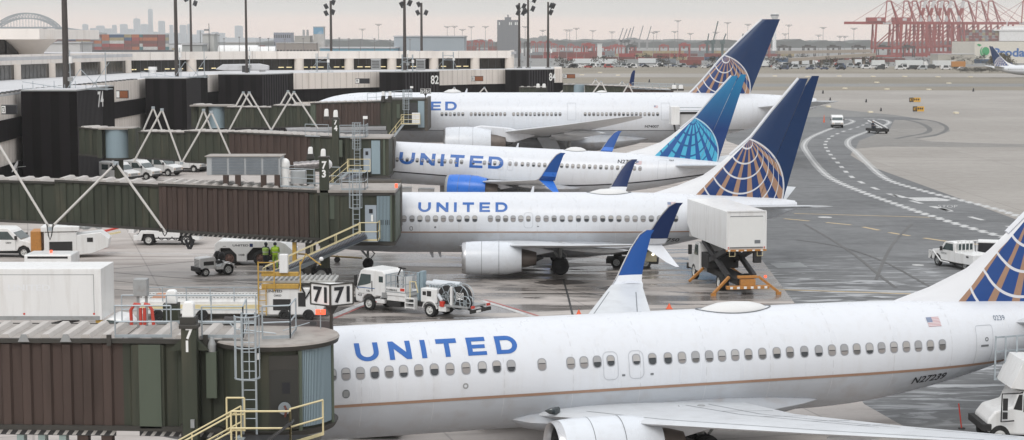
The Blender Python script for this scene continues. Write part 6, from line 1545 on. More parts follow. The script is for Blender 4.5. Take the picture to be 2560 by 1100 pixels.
def bogie(t, x, Y, z1, w=2.6, r=.5, mat=FRAMEG):
    g = G(mat); g.bar((x, Y, z1), (x, Y, .9), .32); g.bar((x, Y+w, z1), (x, Y+w, .9), .32); g.bar((x, Y-.3, .9), (x, Y+w+.3, .9), .4); g.bar((x-.9, Y+w/2, .55), (x+.9, Y+w/2, .55), .4); o = bw(g, 'drive_column', t)
    for sx in (-.7, .7):
        for yy in (Y+w/2-.5, Y+w/2+.5): g = G(BLACK); g.lathe([(-.17, r*.6), (-.17, r*.9), (0, r), (.17, r*.9), (.17, r*.6)], (x+sx, yy, r), axis='y', n=20, closed=True); g.m(GREY); g.cyl((x+sx, yy-.12, r), (x+sx, yy+.12, r), r*.6, n=14); bw(g, 'wheel', o, smooth=True)
def segpx(x0, x1, yt, yb, Y0, Y1):
    a, b = at(x0, yt[0], Y0), at(x1, yt[1], Y1); c, d = at(x0, yb[0], Y0), at(x1, yb[1], Y1)
    return ((a.x, Y0), c.z, a.z), ((b.x, Y1), d.z, b.z)
# ======== gate 71, nearest
t = thing('jet_bridge', 'nearest jet bridge, brown then green, numbered 71, with a round cab at the nearest jet', 'jet bridge', (-18, 56.4, 0))
BT71 = t
A, B = segpx(-420, 305, (846, 848), (1066, 1074), 55, 55); o, P, L_ = tunnel(t, A, B, 2.9, BROWN, .64, name='brown_tunnel_section', hazard=True)
A, B = segpx(305, 620, (848, 852), (1074, 1080), 55, 55); o, P, L_ = tunnel(t, A, B, 2.9, GREEN, .74, name='green_tunnel_section', hazard=True)
for px, ht in ((60, .28), (165, .28)):
    p = at(px, 846, 54.93); g = G(GREY); g.prism([(p.x-.18, p.z-.1), (p.x+.18, p.z-.1), (p.x+.07, p.z+.14), (p.x-.07, p.z+.14)], 54.86, 54.92, 'y'); bw(g, 'lifting_lug', t)
for px in (273, 514):
    p = at(px, 850, 54.9); bw(G(FRAMEG).cb((p.x, 54.88, p.z), (.14, .1, .34)), 'edge_clamp', t)
for k, px in enumerate((55, 108, 160)):
    p = at(px, 1085, 55.3); bw(G(M('pale_green_leg', (.30, .38, .36), .5)).box(p.x-.11, p.x+.11, 55.1, 55.5, 1.9, 2.76), 'cable_tray_leg', t)
for px in (210, 270): p = at(px, 1085, 55.3); bw(G(BROWN).box(p.x-.17, p.x+.17, 55.1, 55.5, 1.9, 2.76), 'support_leg', t)
# raised rectangular panel, joint frame
p0, p1 = at(345, 862, 54.9), at(405, 1072, 54.9); bw(G(GREEN2).box(p0.x, p1.x, 54.90, 55.0, p1.z, p0.z), 'wall_panel', t, bevel=.01)
p0, p1 = at(375, 870, 54.9), at(410, 872, 54.9); 
ZT = 5.58
drum = Vector((-7.6, 56.0)); rd = 1.9
g = G(GREEN); ring = []
def drum_pts(r, a0, a1, n): return [(drum.x+r*math.sin(R(a0+(a1-a0)*k/n)), drum.y-r*math.cos(R(a0+(a1-a0)*k/n))) for k in range(n+1)]
g.prism(drum_pts(rd-.08, 0, 345, 46), 2.8, 5.42, 'z'); cab = bw(g, 'cab_wall', t)
g = G(FRAMEG); g.prism([(drum.x+.02, drum.y-1.86), (drum.x+.92, drum.y-1.7), (drum.x+.92, drum.y-1.55), (drum.x+.02, drum.y-1.6)], 2.85, 5.2, 'z'); bw(g, 'cab_door_recess', t)
g = G(M('cab_door_dark', (.03, .03, .026), .5)); g.prism([(drum.x+.07, drum.y-1.885), (drum.x+.88, drum.y-1.72), (drum.x+.88, drum.y-1.69), (drum.x+.07, drum.y-1.855)], 2.9, 4.75, 'z'); dr = bw(g, 'cab_door', t)
g = G(INK); g.prism([(drum.x+.42, drum.y-1.83), (drum.x+.66, drum.y-1.78), (drum.x+.66, drum.y-1.76), (drum.x+.42, drum.y-1.81)], 4.0, 4.35, 'z'); bw(g, 'door_window', dr)
g = G(M('reel_disc', (.25, .28, .30), .5)); c = Vector((drum.x+.50, drum.y-1.93, 3.55)); g.cyl(c, c+Vector((-.01, .05, 0)), .2, n=18); bw(g, 'hose_reel', t); bw(G(M('rust_red', (.12, .03, .02), .6)).tube([c+Vector((0, -.05, .1)), c+Vector((.06, -.08, 0)), c+Vector((.02, -.06, -.25))], .035, 6), 'hose', t)
g = G(GREEN2)
for a in (30.5, 75.5): x, y = drum_pts(rd+.0, a, a, 1)[0]; g.cyl((x, y, 2.8), (x, y, 5.42), .07, n=6)
bw(g, 'slat_frame', t)
g = G(SLATB)
for k in range(23):
    a = 32+k*1.87; x0, x1 = drum_pts(rd+.0, a, a+1.2, 1), None; (ax, ay), (bx, by) = x0
    g.prism([(ax, ay), (bx, by), (bx-.03*math.sin(R(a)), by+.05*math.cos(R(a))), (ax-.03*math.sin(R(a)), ay+.05*math.cos(R(a)))], 2.9, 5.35, 'z')
bw(g, 'slat_curtain', t)
g = G(M('slat_backing', (.07, .095, .11), .5, var=.05)); g.prism(drum_pts(rd-.04, 31, 75, 16)+drum_pts(rd-.09, 31, 75, 16)[::-1], 2.88, 5.38, 'z'); bw(g, 'slat_backing', t)
g = G(INK)
for k in range(10):
    a = 33.2+k*3.74; (ax, ay), (bx, by) = drum_pts(rd-.02, a, a+1.5, 1); g.add([(ax, ay, 3.62), (bx, by, 3.62), (bx, by, 3.86), (ax, ay, 3.86)], [(0, 1, 2, 3)])
bw(g, 'slat_openings', t)
g = G(ROOFG); g.cyl((drum.x, drum.y, 5.50), (drum.x, drum.y, 5.56), rd+.14, rd+.10, n=56); g.m(FRAMEG).cyl((drum.x, drum.y, 5.36), (drum.x, drum.y, 5.50), rd+.1, rd+.14, n=56); bw(g, 'cab_roof', t, smooth=True)
g = G(FRAMEG); g.cyl((drum.x, drum.y, 2.62), (drum.x, drum.y, 2.8), rd-.02, rd+.08, n=48); g.m(GREY).cyl((drum.x, drum.y, 2.4), (drum.x, drum.y, 2.62), rd-.3, rd-.1, n=40); bw(g, 'cab_floor_ring', t, smooth=True)
# low parapet board on the far side of the cab roof
p0, p1 = at(560, 792, 58.0), at(833, 804, 57.6); g = G(M('roof_board', (.11, .10, .10), .7)); g.add([(p0.x, 58.0, 5.3), (p1.x, 57.55, 5.3), (p1.x, 57.55, p1.z), (p0.x, 58.0, p0.z), (p0.x, 58.08, 5.3), (p1.x, 57.63, 5.3), (p1.x, 57.63, p1.z), (p0.x, 58.08, p0.z)], [(0, 1, 2, 3), (4, 5, 6, 7), (3, 2, 6, 7), (1, 5, 6, 2), (0, 4, 7, 3)]); bw(g, 'roof_board', t)
column(t, 471, 822, 1.4, 54.35, .48, num='71', numy=846, numh=.33)
g = G(GREEN); p = at(471, 826, 54.6); g.prism([(p.x-.62, 5.3), (p.x-.24, 5.66), (p.x+.24, 5.66), (p.x+.62, 5.3)], 54.55, 54.8, 'y'); bw(g, 'column_gusset', t)
beacon(t, 472, 753, 792, 54.7, w=.38); beacon(t, 429, 724, 758, 58.3, w=.38)
p = at(429, 790, 58.2); bw(G(GREEN).box(p.x-.25, p.x+.25, 58.0, 58.45, 2, at(429, 762, 58.2).z), 'far_lift_column', t)
# roof rails
rail(t, [at(104, 760+70, 55.1)*0+Vector((at(288, 835, 55.05).x, 55.05, ZT+.05)), Vector((at(428, 835, 55.05).x, 55.05, ZT+.05))], 1.02, STEEL, .026)
rail(t, [Vector((at(305, 800, 57.8).x, 57.8, ZT+.05)), Vector((at(640, 800, 57.8).x, 57.8, ZT+.05))], .95, STEEL, .022)
rail(t, [Vector((at(505, 835, 55.0).x, 55.0, ZT+.05)), Vector((at(608, 835, 55.0).x, 55.0, ZT+.05)), Vector((at(612, 830, 56.2).x, 56.6, ZT+.05))], 1.0, STEEL, .026)
xl = at(622, 900, 53.95).x
ladder(t, xl, 54.0, 2.75, 6.6, STEEL, cage=(4.62, 6.55))
rail(t, [Vector((xl+.3, 54.9, ZT+.02)), Vector((xl+1.15, 55.1, ZT+.02)), Vector((xl+1.15, 56.6, ZT+.02))], 1.05, STEEL, .028)
# green wall box with vent hood
p0, p1 = at(514, 880, 54.7), at(543, 996, 54.7); bw(G(GREEN2).box(p0.x, p1.x, 54.68, 54.95, p1.z, p0.z), 'wall_duct', t, bevel=.02)
p = at(529, 862, 54.75); bw(G(GREY).cyl((p.x, 54.8, p0.z), (p.x, 54.8, p0.z+.22), .13, .13, 14).cyl((p.x, 54.8, p0.z+.22), (p.x, 54.8, p0.z+.45), .13, .05, 14), 'vent_hood', t, smooth=True)
p = at(647, 853+25, 54.1); bw(G(GLOBEW).cb((at(646, 876, 54.2).x, 54.1, 4.95+.25), (.13, .1, .2)), 'wall_lamp', t)
bw(G(GREY).cb((at(480, 1062, 54.3).x+.02, 54.3, 3.02), (.12, .1, .26)), 'junction_box', t)
# cabinet on two posts, red hoses
p0, p1 = at(338, 738, 57.0), at(371, 692, 57.0); g = G(GREY); g.box(p0.x, p1.x, 56.7, 57.1, p0.z, p1.z-.04); bw(g, 'roof_cabinet', t, bevel=.02); bw(G(GREY).bar((p0.x+.12, 56.85, ZT), (p0.x+.12, 56.85, p0.z+.1), .08).bar((p1.x-.05, 56.85, ZT), (p1.x-.05, 56.85, p0.z+.1), .08), 'cabinet_posts', t)
g = G(REDH)
for pl in ([(329, 812), (327, 775), (337, 760), (351, 762)], [(352, 812), (351, 770)], [(362, 812), (361, 770)], [(384, 812), (380, 775), (372, 762), (360, 760)]):
    g.tube([at(a, b, 56.2) for a, b in pl], .055, 8)
bw(g, 'red_hoses', t, smooth=True)
gate_sign(t, 826, 712, 765, 57.35, '71', 5.5, w=.98)
p = at(795, 786, 57.2); bw(G(REDL).cyl(p, p+Vector((0, 0, .16)), .08, n=12).cyl(p+Vector((.17, 0, 0)), p+Vector((.17, 0, .16)), .08, n=12), 'red_warning_lamps', t); bw(G(STEEL).bar(Vector((p.x+.08, 57.2, 5.5)), p+Vector((.08, 0, 0)), .03), 'lamp_post', t)
g = G(STEEL); a, b = at(610, 805, 56), at(775, 812, 56.4); g.tube([Vector((at(572, 806, 56).x, 56.2, 5.9)), Vector((-8.9, 56, 5.75)), Vector((-7.6, 56, 5.6))], .02, 5); g.tube([Vector((-7.4, 56.2, 5.66)), Vector((-6.5, 56.5, 5.9))], .015, 5); g.m(DARK).cb(Vector((-6.45, 56.5, 5.86)), (.22, .14, .14)); bw(g, 'roof_cable', t)
# yellow landing and stairs at the bottom
zl = 2.72
bw(G(DARK).box(-9.15, -5.95, 52.6, 54.05, zl-.06, zl), 'stair_landing', t)
rail(t, [(-8.55, 52.65, zl), (-6.75, 52.65, zl)], 1.05, PALEY, .032, mid=1, step=1.0, name='landing_rail'); rail(t, [(-6.75, 52.65, zl), (-5.9, 54.0, zl)], 1.12, PALEY, .032, mid=1, step=1.4, name='landing_rail')
rail(t, [(-8.85, 53.7, zl+.2), (-8.3, 53.7, zl+.2)], 1.05, PALEY, .032, mid=1, step=.6, name='landing_rail')
stairs(t, (-8.4, 52.7, zl), (-13.0, 52.7, zl-2.55), .95)
g = G(DARK); 
for k in range(13): mx = Matrix.Translation((-7.9+k*.1, 52.5-.0, 2.55+k*.075)) @ Matrix.Rotation(R(-37), 4, 'Y'); g.cb((0, 0, 0), (.13, .5, .05), mx)
bw(g, 'conveyor_chute', t)
bogie(t, at(471, 1100, 55).x, 54.8, 2.9)
# rotunda far left end support (outside the frame on the left)
g = G(FRAMEG); g.cyl((-25, 56.4, 0), (-25, 56.4, 2.8), .6, n=16); bw(g, 'rotunda_column', t)
# ======== gate 73
t = thing('jet_bridge', 'jet bridge numbered 73 with an air conditioning unit on its roof, serving the second jet', 'jet bridge', (-24, 107, 0)); BT73 = t
A, B = segpx(-160, 137, (446, 455), (548, 560), 107.6, 107.6); tunnel(t, A, B, 2.5, GREEN, .95, name='inner_green_tunnel')
A, B = segpx(137, 396, (450, 462), (560, 576), 107.3, 107.3); tunnel(t, A, B, 2.8, GREEN, .84, name='middle_green_tunnel')
A, B = segpx(396, 822, (459, 478), (578, 602), 107, 106.8); tunnel(t, A, B, 3.1, BROWN, .62, name='outer_brown_tunnel', bands=((.86, 1.0, GREEN),), hazard=True)
zz(t, [(-40, 300), (125, 572), (290, 408), (415, 582)], 106.2, .075)
for px, y0, y1 in ((125, 560, 600), (412, 570, 590), (285, 408, 420)):
    pts = [at(px-8+k*4, y0+ (y1-y0)*math.sin(math.pi*k/4), 106.1) for k in range(5)]; bw(G(BLACK).tube(pts, .035, 6), 'looped_cable', t)
bw(G(BLACK).tube([at(464+k*4, 598+24*math.sin(math.pi*k/5), 106.4) for k in range(6)], .09, 8), 'looped_cable', t)
bw(G(BLACK).tube([at(395+k*5, 592+8*abs(math.sin(k*.9)), 106.4) for k in range(18)], .03, 6), 'looped_cable', t)
# cab
ct, cb_ = 5.95, 2.82
g = G(GREEN); g.box(-11.6, -7.15, 106.3, 111.6, cb_, ct-.16); cab = bw(g, 'cab_wall', t)
g = G(ROOFG); g.prism([(-11.8, 106.1), (-7.05, 106.1), (-7.02, 107.2), (-7.05, 111.7), (-11.8, 111.7)], ct-.14, ct, 'z'); bw(g, 'cab_roof', t)
g = G(FRAMEG); g.prism([(-11.75, 106.18), (-7.1, 106.18), (-7.08, 107.2), (-7.1, 111.6), (-11.7, 111.6)], ct-.32, ct-.15, 'z'); g.prism([(-11.75, 106.18), (-7.1, 106.18), (-7.08, 107.2), (-7.1, 111.6), (-11.7, 111.6)], cb_-.25, cb_-.02, 'z'); bw(g, 'cab_frame', t)
g = G(GREEN)
for k in range(4): x = -11.4+k*.62; g.box(x, x+.32, 106.22, 106.3, cb_+.1, ct-.35)
bw(g, 'wall_ribs', t)
p0, p1 = at(913, 598, 106.2), at(941, 513, 106.2); g = G(DOORG); g.box(p0.x, p1.x, 106.2, 106.29, p0.z, p1.z); dr = bw(g, 'cab_door', t); q = at(927, 528, 106.15); bw(G(INK).cb((q.x, 106.18, q.z), (.22, .03, .26)), 'door_window', dr); bw(G(GLOBEW).cb((q.x+.08, 106.12, q.z-.42), (.12, .12, .4)), 'door_bag', dr)
p0, p1 = at(943, 603, 106.15), at(975, 484, 106.15); g = G(SLATB); k = 0; x = p0.x
while x < p1.x-.03: g.box(x, x+.055, 106.13, 106.2, cb_+.02, ct-.36); x += .085
bw(g, 'slat_curtain', t); bw(G(M('slat_backing')if 0 else MATS['slat_backing']).box(p0.x, p1.x, 106.2, 106.28, cb_+.02, ct-.34), 'slat_backing', t)
g = G(INK)
for k in range(7): xx = p0.x+.06+k*.11; g.box(xx, xx+.03, 106.115, 106.129, 3.85, 4.15)
bw(g, 'slat_openings', t)
g = G(GREEN2); g.box(p1.x, p1.x+.12, 106.1, 106.25, cb_, ct-.3); g.box(-7.2, -7.08, 106.5, 111.5, cb_, ct-.3); bw(g, 'corner_post', t)
g = G(HOODM)
for k in range(6): y0 = 111.6+k*.32; s_ = .12 if k % 2 else 0; g.box(-11.2+s_, -7.12-s_, y0, y0+.30, cb_-.1+s_, ct+.12-s_)
bw(g, 'accordion_hood', t)
g = G(HOODM)
for k in range(4): x0 = -7.32+k*.05; g.prism([(x0, 3.0+k*.03), (x0+.09, 3.03+k*.03), (x0+.09, 5.8-k*.04), (x0, 5.85-k*.04)], 108.6+k*.8, 113.2, 'y')
bw(g, 'hood_side', t)
p = at(843, 500, 106); bw(G(GREEN2).box(at(823, 500, 106.3).x, at(838, 500, 106.3).x, 106.25, 106.6, at(830, 548, 106.3).z, at(830, 478, 106.3).z), 'wall_duct', t, bevel=.02)
column(t, 809, 396, 1.2, 106.1, .55, num='73', numy=421, numh=.42)
beacon(t, 776, 367, 385, 109.8, w=.3); beacon(t, 808, 372, 391, 106.3, w=.3)
pq = at(776, 392, 109.9); bw(G(GREEN).box(pq.x-.25, pq.x+.25, 109.9, 110.3, 4, pq.z), 'far_lift_column', t)
# air conditioning unit
p0, p1 = at(517, 438, 107.6), at(700, 392, 107.6); g = G(M('unit_pale_grey', (.42, .44, .45), .5)); g.box(p0.x, p1.x, 107.6, 109.6, p0.z, p1.z); ac = bw(g, 'air_conditioner', t, bevel=.03)
g = G(M('louvre_grey', (.23, .26, .29), .5)); n_ = 4; wv = (p1.x-p0.x)
for j in range(n_):
    xa_, xb_ = p0.x+wv*(.07+j*.233), p0.x+wv*(.07+j*.233+.205)
    for k in range(11): z = p0.z+.08+k*.095; g.box(xa_, xb_, 107.54, 107.6, z, z+.055)
bw(g, 'louvres', ac); bw(G(ROOFG).box(p0.x-.1, p1.x+.1, 107.5, 109.7, p1.z, p1.z+.05), 'unit_lid', ac)
for px in (566, 596, 660, 694): x = at(px, 450, 107.8).x; bw(G(BROWN).box(x-.16, x+.16, 107.5, 107.8, 6.0, p0.z), 'unit_leg', t)
x = at(711, 440, 108).x; g = G(GLOBEW); g.cyl((x, 108.2, 6.05), (x, 108.2, 7.25), .28, n=18); g.cyl((x, 108.2, 7.25), (x, 108.2, 7.4), .33, .33, 18); bw(g, 'vent_stack', t, smooth=True); bw(G(GLOBEW).sphere((x, 108.2, 7.45), .32, 16, 8), 'vent_cap', t, smooth=True)
a, b = at(736, 415, 107.3), at(806, 410, 107.3); g = G(M('foil_duct', (.34, .32, .32), .35, .5, var=.5, scale=5, bump=.8)); pts = [a.lerp(b, k/14)+Vector((0, 0, .02*math.sin(k*2.1))) for k in range(15)]; g.tube(pts, .25, 12); bw(g, 'insulated_duct', t, smooth=True)
q = at(818, 411, 107.1); bw(G(GLOBEW).sphere((q.x, 107.2, q.z), .3, 14, 8), 'duct_elbow', t, smooth=True)
rail(t, [(at(702, 470, 106.95).x, 106.95, 6.1), (at(785, 470, 106.95).x, 106.95, 6.0)], 1.15, STEEL, .022); rail(t, [(at(722, 470, 109.6).x, 109.6, 6.1), (at(850, 470, 109.6).x, 109.6, 6.0)], 1.1, STEEL, .02)
bw(G(M('unit_pale_grey')if 0 else MATS['unit_pale_grey']).box(at(728, 440, 109).x, at(765, 440, 109).x, 108.6, 109.3, 6.15, 6.95), 'roof_box', t, bevel=.02)
xl = at(890, 500, 105.9).x; ladder(t, xl, 106.0, 4.0-1.2, 7.2, STEEL, cage=(4.95, 7.3), w=.4)
rail(t, [(xl-.9, 106.4, ct), (xl+.5, 106.4, ct), (xl+.5, 108.4, ct)], 1.05, STEEL, .024)
x = at(912, 300, 106.6).x
q = at(844, 615, 106.0)
zl = 3.0
bw(G(STEEL).box(at(895, 600, 105).x, at(945, 600, 105).x, 105.0, 106.2, zl-.06, zl), 'stair_landing', t)
rail(t, [(at(898, 600, 105).x, 105, zl), (at(944, 600, 105).x, 105, zl), (at(944, 600, 105).x+.05, 106.1, zl)], 1.1, PALEY, .03, name='landing_rail')
stairs(t, (at(898, 600, 105).x, 105.0, zl), (at(652, 700, 104).x, 105.0, .35), .9)
# chute and corrugated hose
a, b = at(915, 594, 104.2), at(668, 690, 104.2); g = G(M('belt_blue_grey', (.10, .12, .15), .5, var=.2)); d = (b-a).normalized(); g.bar(a+Vector((0, .4, 0)), b+Vector((0, .4, 0)), .7, .22); bw(g, 'baggage_chute', t)
g = G(M('hose_grey', (.16, .17, .19), .6)); a2, b2 = at(913, 585, 103.9), at(722, 668, 103.9); n_ = 56; 
for k in range(n_): p = a2.lerp(b2, k/n_); q = a2.lerp(b2, (k+.55)/n_); g.cyl(p, q, .15, n=10)
g.m(BLACK).cyl(a2, b2, .12, n=10); bw(g, 'corrugated_hose', t)
bogie(t, at(770, 650, 107).x, 107.2, 3.0, r=.55)
bw(G(YEL).box(at(735, 620, 107).x-.12, at(735, 620, 107).x+.12, 107.1, 107.4, 1.2, 3.0), 'yellow_strut', t)
p = at(988, 453, 107); bw(G(REDL).cyl((p.x, 108, ct), (p.x, 108, ct+.25), .09, n=10), 'red_warning_lamp', t)
# ======== gate 74
t = thing('jet_bridge', 'jet bridge numbered 74 with two pairs of white struts, serving the third jet', 'jet bridge', (-30, 165, 0))
A, B = segpx(196, 262, (318, 324), (388, 393), 172, 170.5); tunnel(t, A, B, 2.6, GREEN, .95, name='fixed_walkway')
c = at(296, 360, 171.2); rz_ = at(296, 321, 170).z; rb = at(296, 395, 170).z
g = G(SLATB); g.cyl((c.x, 171.2, rb), (c.x, 171.2, rz_-.1), 1.28, n=36); bw(g, 'rotunda_wall', t, smooth=True); g = G(ROOFG); g.box(c.x-1.6, c.x+1.7, 169.8, 172.8, rz_-.1, rz_+.04); bw(g, 'rotunda_roof', t); bw(G(FRAMEG).cyl((c.x, 171.2, rb-.2), (c.x, 171.2, rb), 1.35, n=30), 'rotunda_floor', t); bw(G(GREEN).cyl((c.x, 171.2, 0), (c.x, 171.2, rb-.2), .45, n=16), 'rotunda_column', t)
bw(G(GREEN).box(c.x+1.28, c.x+2.0, 169.7, 172.6, rb, rz_-.02), 'rotunda_frame', t); bw(G(GREEN).box(c.x-1.75, c.x-1.3, 169.9, 172.4, rb, rz_-.02), 'rotunda_frame', t)
A, B = segpx(345, 462, (329, 332), (396, 404), 167.5, 165.5); tunnel(t, A, B, 2.5, GREEN, .9, name='inner_green_tunnel')
A, B = segpx(462, 572, (328, 332), (406, 412), 165.2, 163.2); tunnel(t, A, B, 2.8, GREEN, .82, name='middle_green_tunnel')
A, B = segpx(572, 815, (330, 341), (414, 430), 163, 158.5); tunnel(t, A, B, 3.1, BROWN, .72, name='outer_brown_tunnel', bands=((.84, 1., GREEN),))
A, B = segpx(815, 880, (341, 345), (430, 436), 158.4, 157.6); tunnel(t, A, B, 3.1, GREEN, .8, name='cab_passage')
zz(t, [(334, 405), (405, 274), (454, 408), (528, 280), (578, 392)], 161.5, .085); zz(t, [(350, 345), (383, 269), (412, 345)], 172.5, .085); zz(t, [(482, 345), (509, 275), (536, 345)], 171, .085)
X0, X1 = at(880, 400, 157.5).x, at(972, 400, 157.5).x
g = G(GREEN); g.box(X0, X1, 157.5, 163.2, 2.9, 6.2); bw(g, 'cab_wall', t); bw(G(ROOFG).box(X0-.1, X1+.15, 157.3, 163.3, 6.2, 6.32), 'cab_roof', t); bw(G(FRAMEG).box(X0-.1, X1+.1, 157.4, 163.3, 2.7, 2.9), 'cab_frame', t)
p0, p1 = at(909, 428, 157.4), at(927, 371, 157.4); bw(G(DOORG).box(p0.x, p1.x, 157.38, 157.49, p0.z, p1.z), 'cab_door', t); q = at(917, 383, 157.3); bw(G(INK).cb((q.x, 157.35, q.z), (.25, .03, .32)), 'door_window', t)
p0, p1 = at(929, 430, 157.4), at(950, 350, 157.4); bw(G(SLATB).box(p0.x, p1.x, 157.36, 157.49, 3.05, 6.05), 'slat_curtain', t); bw(G(GREEN2).box(at(958, 400, 157.4).x, at(963, 400, 157.4).x, 157.38, 157.49, 2.95, 6.15), 'corner_post', t)
g = G(HOODM)
for k in range(6): s_ = k*.05; g.box(X1-.35+k*.07, X1-.24+k*.07, 158.6+k*.9, 165.4+k*.1, 3.0+s_*.5, 6.1-s_)
bw(g, 'accordion_hood', t)
column(t, 838, 300, 1.2, 157.6, .62, num='74', numy=311, numh=.45); beacon(t, 816, 272, 291, 162, w=.4); beacon(t, 839, 275, 293, 158, w=.4)
bw(G(GREEN2).box(at(850, 400, 158).x, at(858, 400, 158).x, 157.3, 157.7, at(854, 392, 157.5).z, at(854, 350, 157.5).z), 'wall_duct', t)
rail(t, [(at(762, 335, 158.6).x, 158.9, 6.35), (at(822, 335, 158.6).x, 158.5, 6.3)], 1.1, STEEL, .028, step=.8); rail(t, [(at(850, 335, 158).x, 157.7, 6.3), (at(914, 335, 158).x, 157.5, 6.32), (at(914, 335, 158).x, 160.5, 6.32)], 1.1, STEEL, .028, step=.8)
ladder(t, at(892, 340, 156.9).x, 157.1, 2.9, 7.6, STEEL, cage=(5.35, 7.7), w=.5); x = at(908, 330, 157).x; bw(G(STEEL).bar((x, 157.6, 6.3), (x, 157.6, 8.2), .06), 'lamp_post', t); bw(G(GLOBEW).cb((x+.15, 157.6, 8.1), (.4, .25, .25)), 'lamp_head', t)
bw(G(STEEL).box(at(868, 440, 156).x, at(925, 440, 156).x, 156.2, 157.4, 3.3, 3.36), 'stair_landing', t); rail(t, [(at(868, 440, 156).x, 156.2, 3.36), (at(925, 440, 156).x, 156.2, 3.36)], 1.1, PALEY, .03, name='landing_rail')
stairs(t, (at(870, 430, 156.2).x, 156.2, 3.3), (at(790, 470, 156.2).x, 156.2, .9), 1.0); g = G(M('belt_blue_grey')if 0 else MATS['belt_blue_grey']); g.bar(at(905, 432, 155.6), at(800, 478, 155.6), .5, .3); bw(g, 'baggage_chute', t)
bogie(t, at(825, 470, 158).x, 158, 3.1)
# ======== gate 75
t = thing('jet_bridge', 'farthest long jet bridge with signs reading 75, its cab at the widest jet', 'jet bridge', (-28, 208, 0))
A, B = segpx(477, 520, (262, 264), (320, 322), 212, 211.5); tunnel(t, A, B, 2.7, GREEN, 1.0, name='fixed_walkway')
c = at(541, 290, 212); rz_ = at(541, 264, 211).z; rb = at(541, 321, 211).z
g = G(SLATB); g.cyl((c.x, 212.4, rb), (c.x, 212.4, rz_-.1), 1.15, n=32); bw(g, 'rotunda_wall', t, smooth=True); bw(G(ROOFG).box(c.x-3, c.x+2, 210.9, 214, rz_-.1, rz_+.06), 'rotunda_roof', t); bw(G(GREEN).box(c.x+1.15, c.x+2.0, 210.9, 213.8, rb, rz_-.1), 'rotunda_frame', t); bw(G(GREEN).box(c.x-1.9, c.x-1.1, 210.9, 213.8, rb, rz_-.1), 'rotunda_frame', t); bw(G(FRAMEG).cyl((c.x, 212.4, 0), (c.x, 212.4, rb), .5, n=14), 'rotunda_column', t)
A, B = segpx(562, 678, (268, 269), (321, 320), 210.5, 209.5); tunnel(t, A, B, 2.5, GREEN, .95, name='inner_green_tunnel')
A, B = segpx(678, 776, (264, 265), (320, 317), 209.2, 208.2); tunnel(t, A, B, 2.8, GREEN, .95, name='middle_green_tunnel')
A, B = segpx(776, 965, (258, 253), (318, 315), 208, 206.5); tunnel(t, A, B, 3.1, BROWN, .78, name='outer_brown_tunnel', bands=((0, .04, GREEN2), (.88, 1., GREEN)))
zz(t, [(572, 327), (623, 231), (678, 326), (735, 230), (795, 322)], 206.2, .1); zz(t, [(588, 268), (608, 231), (632, 268)], 212.5, .1); zz(t, [(700, 264), (720, 228), (742, 262)], 211.5, .1)
X0, X1 = at(965, 300, 206.5).x, at(1062, 300, 206.5).x
g = G(GREEN); g.box(X0, X1, 206.4, 213.4, 4.75, 7.95); bw(g, 'cab_wall', t); bw(G(FRAMEG).box(X0-.1, X1+.15, 206.3, 213.5, 7.95, 8.1).box(X0, X1+.1, 206.35, 213.4, 4.5, 4.75), 'cab_frame', t)
p0, p1 = at(1045, 300, 206.3), at(1062, 300, 206.3); bw(G(SLATB).box(p0.x, p1.x-.05, 206.28, 206.39, 4.8, 7.9), 'slat_curtain', t); bw(G(DARK).box(at(1022, 300, 206.3).x, p0.x-.1, 206.3, 206.39, 4.9, 7.7), 'cab_window', t)
g = G(HOODM); g.box(X1, X1+.35, 206.3, 215, 4.4, 8.2); bw(g, 'accordion_hood', t)
column(t, 973, 256, 1.5, 206.2, .5); g = G(FRAMEG)
for px in (958, 975): p = at(px, 250, 206.6); g.cyl((p.x, 206.6, p.z-.2), (p.x, 206.6, p.z+.5), .3, .22, 10)
bw(g, 'beacon_base', t); 
for px in (958, 975): p = at(px, 236, 206.6); bw(G(GLOBEW).cyl((p.x, 206.6, p.z-.1), (p.x, 206.6, p.z+.35), .17, n=10), 'covered_beacon', t)
rail(t, [(at(918, 250, 206.6).x, 206.8, 7.7), (at(1030, 250, 206.6).x, 206.6, 8.1)], 1.1, STEEL, .03, step=.9)
ladder(t, at(1015, 250, 206).x, 206.2, 5.2, 9.2, STEEL, cage=(6.9, 9.2), w=.5); bw(G(GREEN2).box(at(992, 270, 206.3).x, at(1000, 270, 206.3).x, 206.1, 206.4, 5.9, 7.5), 'wall_duct', t)
gate_sign(t, 1063.5, 221, 234, 207, '75', 8.1, w=.86)
x = at(1027, 240, 206.6).x; bw(G(STEEL).bar((x, 206.7, 8.1), (x, 206.7, 9.6), .06), 'lamp_post', t); bw(G(GLOBEW).cb((x+.1, 206.7, 9.5), (.35, .25, .22)), 'lamp_head', t)
bw(G(STEEL).box(at(1003, 290, 205).x, at(1050, 290, 205).x, 204.9, 206.3, 5.2, 5.26), 'stair_landing', t); rail(t, [(at(1003, 290, 205).x, 204.9, 5.26), (at(1050, 290, 205).x, 204.9, 5.26)], 1.1, PALEY, .03, name='landing_rail')
stairs(t, (at(1008, 310, 205).x, 205, 5.2), (at(950, 345, 205).x, 205, 1.8), 1.0); bw(G(WHITE).cb((at(1040, 300, 205.5).x, 205.6, 5.9), (.9, .8, 1.3)), 'control_box', t)
bogie(t, at(972, 340, 207).x, 207, 4.7)
